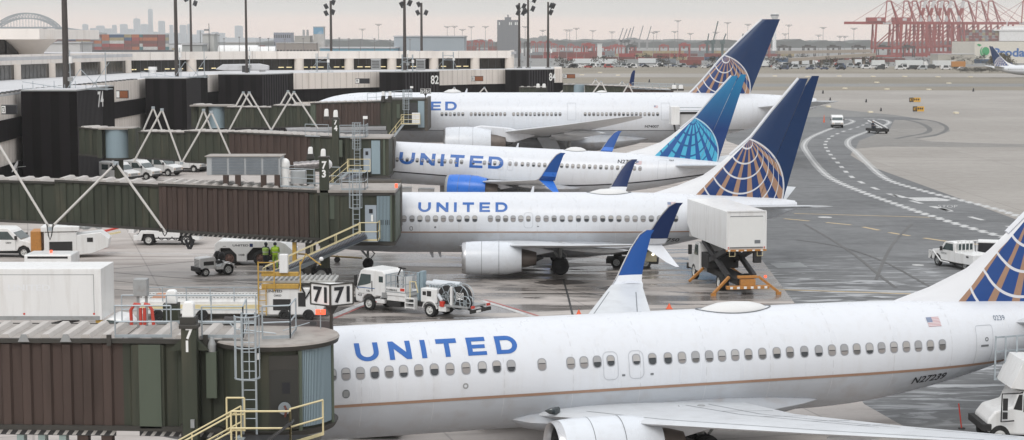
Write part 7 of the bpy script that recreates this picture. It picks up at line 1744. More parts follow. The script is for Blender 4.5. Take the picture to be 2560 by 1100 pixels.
# ======== far bridge behind the wide jet
t = thing('jet_bridge', 'small distant jet bridge peeking over the roof of the widest jet', 'jet bridge', (12, 290, 0))
A, B = segpx(1408, 1440, (212, 212), (240, 240), 292, 292); tunnel(t, A, B, 2.6, GREEN, 1.2, name='fixed_walkway')
c = at(1447, 220, 292); bw(G(SLATB).cyl((c.x, 292.5, 4), (c.x, 292.5, at(1447, 212, 292).z), .95, n=24), 'rotunda_wall', t, smooth=True)
A, B = segpx(1462, 1560, (213, 216), (245, 247), 290, 287); tunnel(t, A, B, 2.6, GREEN, 1.1, name='inner_green_tunnel')
A, B = segpx(1560, 1665, (218, 224), (247, 250), 286.8, 283); tunnel(t, A, B, 2.9, BROWN, 1.0, name='outer_brown_tunnel')
zz(t, [(1481, 234), (1503, 204), (1518, 234)], 284, .11); zz(t, [(1479, 214), (1489, 199), (1500, 214)], 291, .11); zz(t, [(1557, 234), (1571, 210), (1583, 234)], 284, .11); zz(t, [(1545, 216), (1555, 205), (1565, 216)], 291, .11)
rail(t, [(at(1580, 222, 284).x, 284, at(1580, 222, 284).z), (at(1700, 226, 282).x, 282, at(1700, 226, 282).z)], 1.0, STEEL, .035, step=1.0)
for px in (1685, 1702): beacon(t, px, 212, 222, 282, w=.7)
t = thing('jet_bridge', 'grey roofed jet bridge just right of gate number 82, behind the widest jet', 'jet bridge', (0, 300, 0))
A, B = segpx(1298, 1368, (218, 218), (242, 242), 300, 300); tunnel(t, A, B, 2.6, GREEN, 1.1, name='inner_green_tunnel')
for px in (1345, 1360): beacon(t, px, 209, 219, 299, w=.6)
zz(t, [(1398, 234), (1412, 222), (1424, 236)], 297, .1)
for px, lab in ((1130, 'pair of white struts showing above the widest jet, left of gate number 82'), (1205, 'pair of white struts above the widest jet, below the display reading 83')):
    t = thing('jet_bridge', lab, 'jet bridge', (at(px, 240, 285).x, 285, 0)); zz(t, [(px-10, 236), (px+6, 219), (px+16, 236)], 285, .1); A, B = segpx(px-30, px+40, (236, 236), (260, 260), 286, 286); tunnel(t, A, B, 2.6, GREEN, 1.1)
# far aircraft fin tip behind
g = G(NAVY); pts = [(1568, 232), (1578, 185), (1583, 176), (1588, 176), (1582, 232)]
t = thing('parked_airliner', 'only the small blue fin tip shows behind the widest jet and the distant jet bridge', 'airliner', (at(1560, 230, 300).x, 300, 0)); o_ = t.location
P5 = [at(x, y, 300) for x, y in pts]; g = G(NAVY); g.prism([(p.x-o_[0], p.z) for p in P5], -.15, .15, 'y'); g.build('fin', t)
g = G(PLANEW); g.cyl((-22, 0, 3.6), (2, 0, 3.9), 1.5, 1.3, 24).cyl((2, 0, 3.9), (6.5, 0, 4.4), 1.3, .3, 24); g.build('fuselage', t, smooth=True)
g = G(GOLDM := M('fin_bronze', GOLDG, .5)); q = [at(x, y, 299.8) for x, y in ((1569, 230), (1573, 206), (1580, 214), (1581, 231))]; g.prism([(p.x-o_[0], p.z) for p in q], -.17, -.16, 'y'); g.build('fin_globe', t)
# ---------------------------------------------------------------- vehicles and people
TYRE = M('tyre', (.02, .02, .02), .85, var=.2); RIMW = M('rim_white', (.62, .62, .60), .45, var=.1); WSH = M('windscreen', (.06, .085, .085), .1, var=.3, scale=1.2, spec=.8)
VWHITE = M('vehicle_white', (.78, .78, .77), .32, var=.04, scale=1.2, dirt=(.5, .47, .43), dirt_amt=.35, streak=True)
CHAS = M('chassis_black', (.025, .024, .024), .7, var=.2)
def wheel(t, x, y, r=.45, w=.28, rim=None, dual=False):
    rim = rim or RIMW; sg = 1 if y > 0 else -1; W = w*(2 if dual else 1); g = G(TYRE)
    g.lathe([(-W/2, r*.58), (-W/2, r*.9), (-W*.36, r), (W*.36, r), (W/2, r*.9), (W/2, r*.58)], (x, y-sg*W/2, r), axis='y', n=26, closed=True); g.cyl((x, y-sg*W*.8, r), (x, y-sg*W*.5, r), r*.55, n=20)
    o = g.build('wheel', t, smooth=True)
    g = G(rim); c = y-sg*.02
    g.lathe([(sg*.012, r*.66), (sg*.01, r*.60), (-sg*.05, r*.55), (-sg*.05, r*.30), (-sg*.03, r*.24), (sg*.01, r*.20), (sg*.02, .01)], (x, c, r), axis='y', n=24, closed=True)
    g.m(CHAS)
    for k in range(5): a = 2*math.pi*k/5; g.cyl((x+r*.34*math.cos(a), c-sg*.055, r+r*.34*math.sin(a)), (x+r*.34*math.cos(a), c-sg*.045, r+r*.34*math.sin(a)), r*.07, n=6)
    g.build('rim', o, smooth=True); return o
def arch(x0, x1, xc, r, z0, z1, n=8):
    """side outline with one wheel arch, used inside prism polygons"""
    return [(xc+r*math.cos(math.pi*k/n), z0+r*math.sin(math.pi*k/n)) for k in range(n+1)]
def side_text(t, txt, x0, y, z, h, w, mat=INK, left=True, bold=.02, name='lettering'):
    """lettering on the side at y; left side of a vehicle reads towards the rear (-x)"""
    g = G(mat); d = -1 if y > 0 else 1
    text3(g, txt, (x0, y+.006*(1 if y > 0 else -1), z), (d, 0, 0), (0, 0, 1), h, w=w, bold=bold); return g.build(name, t)
def body(t, name, poly, w, mat, bevel=.05, y0=None):
    return G(mat).prism(poly, -w/2 if y0 is None else y0, w/2 if y0 is None else y0+w, 'y').build(name, t, bevel=bevel)
# ---- hose reel fuel truck
q0, q1 = gp(922, 776), gp(1074, 793); hd = math.atan2(q0.y-q1.y, q0.x-q1.x); side = Vector((-math.sin(hd), math.cos(hd), 0))
wb = (q0-q1).length/.84; org = q1-side*1.05*.84
t = thing('fuel_truck', 'white hydrant fuel truck with black hose reels, parked before the second jet engine', 'truck', org, hd, sc=.84)
s_ = wb/4.2
cabp = [(wb+1.15, .55), (wb+1.2, 1.25), (wb+1.1, 1.7), (wb+.72, 2.62), (wb+.45, 2.78), (wb-1.15, 2.72), (wb-1.35, 2.5), (wb-1.35, 1.0), (wb-.62, 1.0)]+[(wb+.62*math.cos(R(a)), .48+.62*math.sin(R(a))) for a in (140, 110, 80, 50, 25)]+[(wb+.62, .5)]
cb = body(t, 'cab', cabp, 2.05, VWHITE, .08)
g = G(WSH); g.prism([(wb+.98, 1.55), (wb+.66, 2.42), (wb-.18, 2.42), (wb-.18, 1.85), (wb+.2, 1.72)], -1.04, 1.04, 'y'); g.build('side_window', cb, bevel=.02); G(WSH).prism([(wb-.85, 1.95), (wb-.85, 2.35), (wb-1.2, 2.35), (wb-1.2, 1.95)], -1.035, 1.035, 'y').build('rear_side_window', cb)
g = G(WSH); g.add([(wb+1.13, -.9, 1.68), (wb+1.13, .9, 1.68), (wb+.77, .9, 2.55), (wb+.77, -.9, 2.55)], [(0, 1, 2, 3)]); g.build('windscreen', cb)
G(CHAS).box(wb+1.12, wb+1.38, -1.05, 1.05, .45, .78).build('bumper', t, bevel=.04); G(M('stripe_blue', (.05, .15, .35), .4)).box(wb-.5, wb+1.05, 1.025, 1.034, 1.47, 1.52).build('stripe', cb)
g = G(CHAS); g.box(wb+.98, wb+1.12, 1.05, 1.22, 1.6, 2.3); g.bar((wb+.9, 1.0, 1.3), (wb+1.05, 1.15, 1.65), .04); g.build('mirror', t); G(CHAS).box(wb-.3, wb-.25, 1.02, 1.06, 1.3, 2.0).build('grab_handle', cb)
side_text(cb, '423', wb+.95, 1.03, .92, .14, .36); side_text(cb, 'FUEL', wb+.2, 1.03, 1.25, .12, .3); G(CHAS).box(wb+.4, wb+.9, 1.025, 1.033, 1.1, 1.12).build('door_line', cb)
G(CHAS).box(-1.9, wb-.6, -.5, .5, .55, .85).build('chassis', t); G(CHAS).box(wb-2.6, wb-1.4, .3, .95, .4, .75).build('tank_under', t, bevel=.05)
G(VWHITE).box(wb-1.3, wb-.65, .55, 1.03, .55, .82).build('step_box', t, bevel=.03); G(GREY).box(wb-1.5, wb-1.1, .6, 1.03, .95, 1.3).build('filter_box', t)
# lift basket behind the cab
x0, x1 = wb-3.05, wb-1.45; G(VWHITE).box(x0, x1, -.95, 1.0, 1.15, 1.4).build('basket_floor', t, bevel=.02); G(VWHITE).box(x0+.1, x1, -.9, .95, .8, 1.13).build('cabinet', t, bevel=.02)
g = G(STEEL)
for x in (x0, x0+.4, x0+.8, x0+1.2, x1):
    for y in (-.95, 1.0): g.bar((x, y, 1.4), (x, y, 2.55), .05)
for z in (1.4, 1.95, 2.5):
    for y in (-.95, 1.0): g.bar((x0, y, z), (x1, y, z), .045)
    for x in (x0, x1): g.bar((x, -.95, z), (x, 1.0, z), .045)
g.build('basket_rails', t); G(VWHITE).box(x0-.02, x0+.1, .3, .99, 1.42, 2.5).box(x0+.35, x0+.45, .96, 1.02, 1.42, 2.5).build('basket_gate', t); G(VWHITE).box(x0, x1, 1.0, 1.03, 1.42, 1.72).build('basket_panel', t)
side_text(t, 'FLAMMABLE', x1-.05, 1.035, 1.47, .12, .9); G(RED).box(x0+.05, x0+.4, 1.032, 1.04, 1.5, 1.68).build('red_placard', t)
g = G(M('hose_grey')if 0 else MATS['hose_grey'])
for k in range(3): g.tube([(x0+.3+k*.35+.18*math.cos(a), .2-.3*k, 1.95+.45*math.sin(a)) for a in [R(d) for d in range(0, 361, 30)]], .06, 6)
g.build('coiled_hose', t, smooth=True); G(CHAS).tube([(x1-.2, 0, 1.5), (x1-.25, .1, 2.3), (x1-.6, .2, 2.85), (x1-.9, .3, 2.9)], .05, 6).bar((x1-.6, -.3, 2.8), (x1-.6, .4, 2.95), .1).build('loading_arm', t)
G(SLATB).box(x0-.75, x0-.5, -.3, .1, .8, 2.8).box(x0-.45, x0-.25, -.3, .1, .8, 2.7).build('lift_mast', t, bevel=.02); g = G(PALEY); g.bar((x0-.35, .95, 1.0), (x0-.35, .95, 2.2), .05); g.bar((x0-.35, .95, 2.2), (x0-.8, .95, 2.2), .05); g.bar((x0-.8, .95, 2.2), (x0-1.0, .95, 1.5), .05); g.build('hand_rail', t)
g = G(VWHITE)
for k in range(3): z = .45+k*.3; g.box(x0-.75, x0-.05, .75, 1.08, z, z+.06)
g.box(x0-.8, x0-.74, .75, 1.08, .4, 1.15); g.box(x0-.06, x0, .75, 1.08, .4, 1.15); g.build('steps', t)
# pump and meters
G(VWHITE).box(-.55, .75, .35, 1.0, .95, 1.85).build('pump_cabinet', t, bevel=.04); G(CHAS).box(-.1, .25, 1.0, 1.01, 1.35, 1.7).box(.32, .6, 1.0, 1.01, 1.4, 1.65).build('gauges', t)
g = G(M('pipe_white', (.6, .63, .66), .35)); 
for k in range(3): g.cyl((-1.3, -.6+k*.35, 2.05-.12*(k % 2)), (.9, -.6+k*.35, 2.05-.12*(k % 2)), .17, n=14)
g.tube([(-.6, .9, 1.5), (-.9, .95, 1.2), (-.8, .9, .9), (-1.1, .7, .8)], .12, 10); g.tube([(-.8, .5, 2.0), (-1.0, .6, 1.6), (-1.0, .6, 1.0)], .14, 10); g.build('pipework', t, smooth=True); G(RED).cb((-1.0, 1.0, .95), (.3, .2, .35)).build('red_valve', t)
g = G(STEEL)
for k in range(6): g.cyl((-.3+k*.15, .2+.1*(k % 3), 1.85), (-.3+k*.15, .2+.1*(k % 3), 2.0+.05*(k % 2)), .06, n=8)
g.build('valves', t)
def reel(x, y, z, r, w, name):
    g = G(CHAS); g.cyl((x, y-w/2+.04, z), (x, y+w/2-.04, z), r*.86, n=30); o = g.build(name, t, smooth=True); g = G(STEEL)
    for sy in (-w/2, w/2):
        g.tube([(x+r*math.cos(R(a)), y+sy, z+r*math.sin(R(a))) for a in range(0, 361, 15)], .03, 6); g.tube([(x+r*.35*math.cos(R(a)), y+sy, z+r*.35*math.sin(R(a))) for a in range(0, 361, 30)], .02, 5)
        for k in range(6): a = math.pi*k/3; g.bar((x, y+sy, z), (x+r*math.cos(a), y+sy, z+r*math.sin(a)), .035)
    g.build('reel_rim', o); return o
mxk = .72
reel(-1.15, .55, 1.45, .78, .5, 'hose_reel'); reel(-2.15, .55, 1.45, .82, .6, 'hose_reel'); reel(-2.75, .75, 1.15, .42, .35, 'small_reel')
G(VWHITE).box(-1.75, -1.6, .7, 1.0, .9, 2.1).build('reel_bracket', t, bevel=.02)
g = G(WHITE); g.cb((-2.35, .92, 1.55), (.55, .03, .45)); pl = g.build('chevron_board', t); g = G(CHAS)
for k in range(4): z = 1.36+k*.1; g.add([(-2.6, .94, z), (-2.35, .94, z+.12), (-2.35, .94, z+.17), (-2.6, .94, z+.05)], [(0, 1, 2, 3)]); g.add([(-2.35, .94, z+.12), (-2.1, .94, z), (-2.1, .94, z+.05), (-2.35, .94, z+.17)], [(0, 1, 2, 3)])
g.build('chevrons', pl)
G(GREY).box(-3.0, .6, -1.0, 1.0, .78, .92).build('rear_deck', t, bevel=.02); g = G(CHAS); g.bar((-3.3, -1.1, .62), (-3.3, 1.1, .62), .12, .22); g.bar((-3.3, -.7, .6), (-2.8, -.7, .75), .1); g.bar((-3.3, .7, .6), (-2.8, .7, .75), .1); g.build('rear_bumper', t); G(RED).cb((-3.32, .85, .9), (.1, .3, .16)).cb((-3.32, -.85, .9), (.1, .3, .16)).build('tail_lamps', t); G(WHITE).cb((-3.37, .3, .6), (.02, .5, .14)).build('number_board', t)
G(VWHITE).prism([(.62*math.cos(R(a)), .48+.62*math.sin(R(a))) for a in range(10, 171, 20)]+[(.56*math.cos(R(a)), .48+.56*math.sin(R(a))) for a in range(170, 9, -20)], .55, 1.06, 'y').build('mudguard', t); G(VWHITE).box(-1.3, -.7, .6, 1.03, .45, .78).build('tool_box', t, bevel=.02)
for x, d in ((wb, False), (0, True)):
    for y in (1.05, -1.05): wheel(t, x, y, .46, .24, dual=d)
# ---- small tow tractor
q0, q1 = gp(499, 692), gp(546, 687); hd = R(213); t = thing('tow_tractor', 'small open white baggage tractor with two black seats and a slotted grille', 'tractor', (q1+q0)/2+Vector((.2, .45, 0)), hd)
body(t, 'bonnet', [(.0, .5), (.0, 1.15), (.25, 1.22), (1.05, 1.18), (1.12, 1.1), (1.12, .45)], .95, VWHITE, .05); G(CHAS).box(1.1, 1.3, -.6, .6, .3, .6).build('bumper', t, bevel=.03); G(CHAS).box(.15, .85, .476, .48, .7, .95).box(.15, .85, -.48, -.476, .7, .95).build('engine_opening', t)
g = G(M('grille_shadow', (.12, .12, .12), .6))
for i in range(6):
    for j in range(6): g.box(1.121, 1.13, -.36+j*.13, -.29+j*.13, .55+i*.09, .60+i*.09)
g.build('grille', t); body(t, 'floor_pan', [(-1.25, .4), (-1.25, .7), (0, .55), (0, .4)], 1.1, VWHITE, .03)
for y in (.33, -.33):
    G(CHAS).sphere((-.45, y, 1.22), .23, 12, 8, 1.25).build('seat_back', t, smooth=True); G(CHAS).box(-.45, .05, y-.22, y+.22, .82, .95).build('seat', t, bevel=.05)
G(CHAS).tube([(.05, .33+.2*math.cos(R(a)), 1.22+.14*math.sin(R(a))) for a in range(0, 361, 30)], .02, 5).build('steering_wheel', t)
for y in (.6, -.6): G(VWHITE).prism([(-.75+.45*math.cos(R(a)), .42+.45*math.sin(R(a))) for a in range(0, 181, 20)]+[(-.75+.38*math.cos(R(a)), .42+.38*math.sin(R(a))) for a in range(180, -1, -20)], y-.16, y+.16, 'y').build('mudguard', t)
for x, y, r in ((.75, .58, .27), (.75, -.58, .27), (-.75, .68, .37), (-.75, -.68, .37)): wheel(t, x, y, r, .2)
G(CHAS).bar((-1.25, 0, .42), (-1.6, 0, .4), .08).build('tow_hitch', t)
# ---- big pushback tug
p = gp(648, 665); t = thing('pushback_tug', 'large low white pushback tug with black lettering and rusty wheels, two workers at its side', 'tug', (p.x, p.y+1.25, 0), R(0))
w2 = 1.25
sp = [(-2.95, .38), (-2.95, 1.35), (-2.75, 1.62), (1.3, 1.62), (1.62, 1.5), (2.25, 1.0), (2.3, .38)]
def oct_(xc): return [(xc+.98, .38), (xc+.98, .72), (xc+.5, 1.22), (xc-.42, 1.22), (xc-.95, .72), (xc-.95, .38)]
lower = [(2.3, .38), (2.3, 1.0), (1.72, 1.5), (1.35, 1.66), (-2.7, 1.66), (-2.95, 1.42), (-2.95, .38)]+[(xx, zz_) for xx, zz_ in oct_(-2.05)[::-1]]+[(xx, zz_) for xx, zz_ in oct_(.1)[::-1]]
lower = [(-2.97, .62), (-2.97, 1.42), (-2.7, 1.68), (1.3, 1.68), (1.75, 1.5), (2.3, 1.0), (2.3, .38), (1.08, .38), (1.08, .75), (.62, 1.22), (-.4, 1.22), (-.82, .75), (-.82, .3), (-1.5, .3), (-1.5, .75), (-1.95, 1.2), (-2.55, 1.2)]
bd = body(t, 'hull', lower, 2.5, VWHITE, .04); G(CHAS).box(-2.6, 1.6, -1.0, 1.0, .35, 1.2).build('wheel_bay', t)
for x in (-1.98, .1):
    for y in (-1.2, 1.2): wheel(t, x, y, .52, .3, rim=M('rusty_rim', (.16, .09, .07), .7))
side_text(bd, 'UNITED', -1.75, -1.25, 1.32, .13, 1.05); side_text(bd, '108', -1.35, -1.25, .68, .13, .38); g = G(NAVY); g.box(-.62, -.4, -1.258, -1.252, 1.28, 1.5); g.build('tail_emblem', bd); G(GREY).box(-2.4, -2.2, -1.256, -1.25, 1.3, 1.34).build('vent_mark', bd); G(GLASS).prism([(1.4, 1.2), (1.6, 1.48), (2.2, 1.02), (2.0, .95)], -1.0, 1.0, 'y').build('cab_screen', bd); G(VWHITE).box(.9, 1.35, -.9, .9, 1.68, 1.85).build('cab_rim', bd, bevel=.04)
G(CHAS).tube([(1.9, -.3+.2*math.cos(R(a)), 1.75+.15*math.sin(R(a))) for a in range(0, 361, 30)], .025, 5).build('steering_wheel', t)
# tow bar to the nose gear
a, b = gp(735, 650, .0), gp(905, 660, .0); a.z = .45; b.z = .4; t = thing('tow_bar', 'long yellowish tow bar with a small wheel, linked to the second jet nose wheel', 'tow bar', (a.x, a.y, 0)); g = G(M('dull_brass', (.25, .17, .06), .5)); g.cyl((0, 0, .45), tuple(b-Vector((a.x, a.y, 0))), .06, n=8); g.build('bar', t); g = G(CHAS); m = (b-a)*.64; g.cyl((m.x, m.y-.12, .2), (m.x, m.y+.12, .2), .2, n=16); g.bar((m.x, m.y, .2), (m.x, m.y, .5), .06); g.bar((m.x-.6, m.y, .1), (m.x-.6, m.y, .9), .05); g.build('support_wheel', t)
# ---- long low cargo tractor
p = gp(371, 614); t = thing('cargo_tractor', 'long white low tractor half hidden under the brown tunnel of jet bridge 73', 'tractor', (p.x, p.y+1.0, 0), 0)
bd = body(t, 'body', [(-1.1, .35), (-1.1, .75), (-.75, .8), (-.55, 1.1), (3.6, 1.15), (3.75, .4), (3.3, .35), (3.1, .85), (2.35, .85), (2.15, .35), (.55, .35), (.4, .85), (-.4, .85), (-.55, .35)], 1.9, VWHITE, .03); G(CHAS).box(.5, 2.2, -.96, -.955, .5, .58).build('stripe', bd); G(CHAS).box(-.7, -.2, -.8, .8, .8, 1.5).build('seat_block', t, bevel=.05); G(YEL).cb((.35, -.5, 1.35), (.5, .5, .4)).build('beacon_box', t); G(VWHITE).prism([(-1.5, .9), (-1.1, .9), (-1.0, 1.6), (-1.3, 1.6)], -.8, .8, 'y').build('front_guard', t); G(CHAS).box(-.9, 3.4, -.7, .7, .3, .8).build('wheel_bay', t)
for x in (0, 2.75):
    for y in (-.95, .95): wheel(t, x, y, .4, .22)
# ---- loader unit at left
p = gp(100, 648); t = thing('air_start_unit', 'boxy white ground power unit with folded hoses on top and an orange bumper', 'ground unit', (p.x+.2, p.y+.4, 0), R(8))
G(VWHITE).box(0, 2.2, 0, 2.2, .35, 1.8).build('front_box', t, bevel=.04); G(CHAS).box(.35, 1.9, -.02, 0, .5, 1.15).build('engine_bay', t); G(ORANGE).box(.2, 2.3, -.15, .1, .25, .4).build('bumper_bar', t); G(VWHITE).prism([(2.2, .2), (2.2, 1.6), (3.8, 1.75), (4.4, 1.3), (4.3, .7), (3.2, .3)], 0, 2.0, 'y').build('rear_box', t, bevel=.04); G(CHAS).box(2.9, 3.3, -.02, 0, 1.1, 1.4).build('control_window', t)
G(VWHITE).box(-.2, 2.4, -.1, 2.0, 1.85, 2.2).build('top_panel', t, bevel=.04); G(GREY).tube([(1.6+k*.22, .6+.4*math.sin(k), 2.1+.06*math.cos(k*1.7)) for k in range(11)], .14, 8).build('folded_hose', t, smooth=True); G(ORANGE).box(-.9, -.2, 0, 1.8, .4, 1.9).build('orange_frame', t, bevel=.05); wheel(t, 1.1, -.05, .3, .2)
p = gp(242, 622); t = thing('barrier', 'bright red plastic barrier block beside the white ground unit', 'barrier', (p.x, p.y, 0)); G(RED).prism([(-.6, 0), (.6, 0), (.5, .35), (.1, .45), (.4, .6), (.35, 1.0), (-.6, 1.0)], 0, .5, 'y').build('block', t, bevel=.04); G(RED).bar((-.3, 1.2, 1.0), (1.2, 1.8, 1.35), .35, .12).build('rail', t); G(PALEY).bar((.2, .6, .9), (1.5, 1.1, 1.1), .12).build('strap', t)
# ---- vans
def van(label, loc, rz, big=True, col=None, group=None, facing_lamps=False):
    t = thing('van', label, 'van', loc, rz, group); c = col or VWHITE
    pl = [(-2.2, .42), (-2.25, 1.1), (-2.2, 1.95), (-2.0, 2.05), (1.1, 2.05), (1.35, 1.9), (2.05, 1.25), (2.85, 1.08), (3.0, .95), (3.02, .45), (2.72, .42)]+[(2.25+.47*math.cos(R(a)), .4+.47*math.sin(R(a))) for a in (10, 45, 90, 135, 170)]+[(-.95, .42)]+[(-1.42+.47*math.cos(R(a)), .4+.47*math.sin(R(a))) for a in (10, 45, 90, 135, 170)]
    b = body(t, 'body', pl, 1.95, c, .06)
    G(WSH).add([(1.38, -.86, 1.86), (1.38, .86, 1.86), (2.05, .9, 1.30), (2.05, -.9, 1.30)], [(0, 1, 2, 3)]).build('windscreen', b); G(WSH).prism([(.45, 1.25), (.45, 1.82), (1.15, 1.82), (1.62, 1.25)], -.985, .985, 'y').build('front_window', b, bevel=.01); G(WSH).prism([(-.7, 1.25), (-.7, 1.82), (.22, 1.82), (.22, 1.25)], -.983, .983, 'y').build('rear_window', b, bevel=.01)
    G(CHAS).box(2.95, 3.12, -.95, .95, .42, .62).build('bumper', t, bevel=.03); G(GREY).box(3.0, 3.03, -.5, .5, .68, .92).build('grille', t)
    for y in (-.75, .75): G(M('headlamp', (.6, .5, .42), .2)).cb((3.0, y, .8), (.08, .28, .22)).build('headlamp', t); G(CHAS).cb((1.75, y*1.45, 1.4), (.12, .2, .28)).build('mirror', t)
    for x in (.33, 1.7): G(SEAM).box(x, x+.02, -.981, -.977, .55, 1.9 if x < 1 else 1.25).build('door_seam', b); G(CHAS).box(-2.0, 2.9, -.85, .85, .3, .5).build('underbody', t)
    for x in (2.25, -1.42):
        for y in (-.97, .97): wheel(t, x, y, .38, .24)
    return t
p = gp(64, 644); va = van('white panel van at the left edge, nose to the right, behind the white box truck', (p.x-2.25, p.y+.95, 0), R(-4)); side_text(va, 'CREW', 1.0, -.98, .98, .12, .4)
p = gp(2100, 320); van('white van driving towards the camera on the marked service road', (p.x, p.y+3, 0), R(-98))
p = gp(372, 449); PV = 'white service vehicles parked under jet bridge 74'
van('white van at the right front of the row parked under jet bridge 74', (p.x-1.9, p.y+1.2, 0), R(-22), group=PV); van('white van behind the front one under jet bridge 74', (p.x-.6, p.y+6.5, 0), R(-22), group=PV); van('third white van back in the row under jet bridge 74', (p.x+1.2, p.y+12, 0), R(-20), group=PV); van('farthest white van of the row under jet bridge 74', (p.x+3.6, p.y+18, 0), R(-20), group=PV)
p = gp(318, 452); van('white van seen through the struts under the rotunda of jet bridge 74', (p.x-1.5, p.y, 0), R(-30), group=PV)
def pickup(label, loc, rz, mat, cage=False, lettering=None):
    t = thing('pickup_truck', label, 'pickup', loc, rz)
    pl = [(-2.6, .45), (-2.65, 1.2), (-.35, 1.2), (-.3, 1.25), (-.2, 1.85), (0, 1.92), (.95, 1.9), (1.15, 1.8), (1.62, 1.28), (2.65, 1.18), (2.75, 1.0), (2.75, .5), (2.55, .48)]+[(2.0+.5*math.cos(R(a)), .42+.5*math.sin(R(a))) for a in (10, 45, 90, 135, 170)]+[(-1.1, .45)]+[(-1.6+.5*math.cos(R(a)), .42+.5*math.sin(R(a))) for a in (10, 45, 90, 135, 170)]
    b = body(t, 'body', pl, 1.9, mat, .05); G(WSH).prism([(-.05, 1.28), (0, 1.78), (.9, 1.78), (1.35, 1.28)], -.96, .96, 'y').build('side_window', b, bevel=.01); G(WSH).add([(1.17, -.8, 1.76), (1.17, .8, 1.76), (1.63, .86, 1.32), (1.63, -.86, 1.32)], [(0, 1, 2, 3)]).build('windscreen', b); G(WSH).box(-.34, -.31, -.75, .75, 1.35, 1.78).build('rear_window', b)
    G(CHAS).box(2.72, 2.9, -.95, .95, .45, .68).build('bumper', t, bevel=.03); G(CHAS).box(-2.4, 2.6, -.8, .8, .32, .5).build('underbody', t)
    for y in (-1.08, 1.08): G(CHAS).cb((1.35, y, 1.35), (.12, .18, .3)).build('mirror', t)
    for x in (2.0, -1.6):
        for y in (-.95, .95): wheel(t, x, y, .42, .26, rim=GREY if cage else RIMW)
    return t
p = gp(472, 428); pk = pickup('black pickup truck parked side-on beyond jet bridge 74', (p.x, p.y+1, 0), R(180), M('gloss_black', (.015, .015, .018), .25)); side_text(pk, 'UTILITY', .5, .955, .95, .16, 1.0, NUM)
p = gp(2400, 678); pk = pickup('white tow pickup with barred rear window on the dark asphalt near the nearest fin', (p.x+.55, p.y+1.6, 0), R(113), VWHITE, cage=True); pk.scale = (.82, .84, .92)
G(VWHITE).box(-2.75, -.55, -1.04, 1.04, .5, 1.22).build('utility_body', pk, bevel=.03); g = G(VWHITE)
for k in range(6): g.bar((-.6, -.9+k*.36, 1.2), (-.6, -.9+k*.36, 2.0), .05)
g.bar((-.6, -.95, 2.02), (-.6, .95, 2.02), .08); g.build('headache_rack', pk); g = G(VWHITE); g.tube([(2.95, 1.05, .5), (2.95, 1.05, 1.05), (2.3, 1.12, 1.1), (1.3, 1.12, .45), (.2, 1.12, .42)], .05, 6); g.build('side_guard', pk); G(VWHITE).cb((2.95, 0, .8), (.15, 2.0, .45)).build('push_bumper', pk, bevel=.03)
side_text(pk, 'AIRPORT', 1.5, .955, .95, .12, .8, GREY); G(CHAS).box(-2.2, -1.9, 1.085, 1.09, 1.0, 1.1).build('latch', pk)
p = gp(2462, 672); t = thing('covered_cart', 'dark covered cart with a white top behind the white tow pickup', 'cart', (p.x+1.3, p.y+2.6, 0), R(165)); t.scale = (.8, .8, .85); G(INK).box(-1.3, 1.3, -.9, .9, .45, 1.75).build('container', t, bevel=.02); G(VWHITE).prism([(-1.35, 1.75), (1.35, 1.75), (1.3, 1.83), (-1.3, 1.83)], -1, 1, 'y').build('cover', t)
for x in (-.9, .9):
    for y in (-.85, .85): wheel(t, x, y, .25, .15, rim=GREY)
# ---- catering high-lift truck at the second jet's tail
p = gp(1862, 742); hd = R(100); t = thing('catering_truck', 'catering truck with its white box raised on a black scissor lift, orange outriggers down', 'truck', (p.x+.1, p.y+.9, 0), hd)
G(CHAS).box(-.3, 8.1, -.55, .55, .6, .95).build('chassis', t); cabt = body(t, 'cab', [(6.0, .6), (6.0, 2.3), (6.2, 2.45), (7.0, 2.4), (7.35, 1.75), (8.3, 1.55), (8.5, 1.3), (8.5, .6)], 2.1, VWHITE, .06); G(WSH).prism([(6.3, 1.6), (6.3, 2.25), (6.9, 2.25), (7.2, 1.6)], -1.06, 1.06, 'y').build('side_window', cabt); G(CHAS).cb((7.1, 1.35, 1.9), (.12, .22, .6)).build('mirror', t); G(CHAS).box(8.5, 8.75, -1.1, 1.1, .5, .85).build('bumper', t)
zb0, zt0 = 2.72, 4.98; G(VWHITE).prism([(-.2, zb0), (-.2, zt0), (8.3, zt0), (8.3, zb0+.7), (7.2, zb0)], -1.22, 1.22, 'y').build('cargo_box', t, bevel=.02); bx = t.children[-1]
G(M('shutter_white', (.74, .74, .72), .5, var=.03)).box(-.23, -.2, -1.0, 1.0, zb0+.15, zt0-.3).build('rear_shutter', bx); G(SEAM).box(-.24, -.23, -1.0, 1.0, zt0-.32, zt0-.28).build('shutter_gap', bx); G(SEAM).box(-.24, -.225, -1.02, 1.02, zb0+.08, zb0+.14).build('shutter_sill', bx); G(SEAM).box(-.245, -.232, -.85, -.5, zb0+.35, zb0+.55).build('number_panel', bx); g = G(VWHITE)
for y in (-1.19, 1.19): g.bar((-.22, y, zb0), (-.22, y, zt0), .07)
g.bar((-.22, -1.2, zt0), (-.22, 1.2, zt0), .07); g.build('box_frame', bx); g = G(ORANGE); g.box(-.3, -.12, -1.22, 1.22, zb0-.1, zb0); g.m(NUM)
for k in range(5): g.box(-.305, -.30, -1.0+k*.5, -.85+k*.5, zb0-.09, zb0-.01)
g.build('orange_bar', bx); g = G(RED); 
for y in (-1.1, 1.1): g.cyl((-.26, y, zb0+.12), (-.23, y, zb0+.12), .04, n=8)
g.build('marker_lamps', bx); g = G(PALEY)
for y in (-.85, .85): g.tube([(-.2, y-.17, zb0-.08), (-.2, y-.17, zb0-.4), (-.2, y+.17, zb0-.4), (-.2, y+.17, zb0-.08)], .02, 5)
g.build('step_loops', bx)
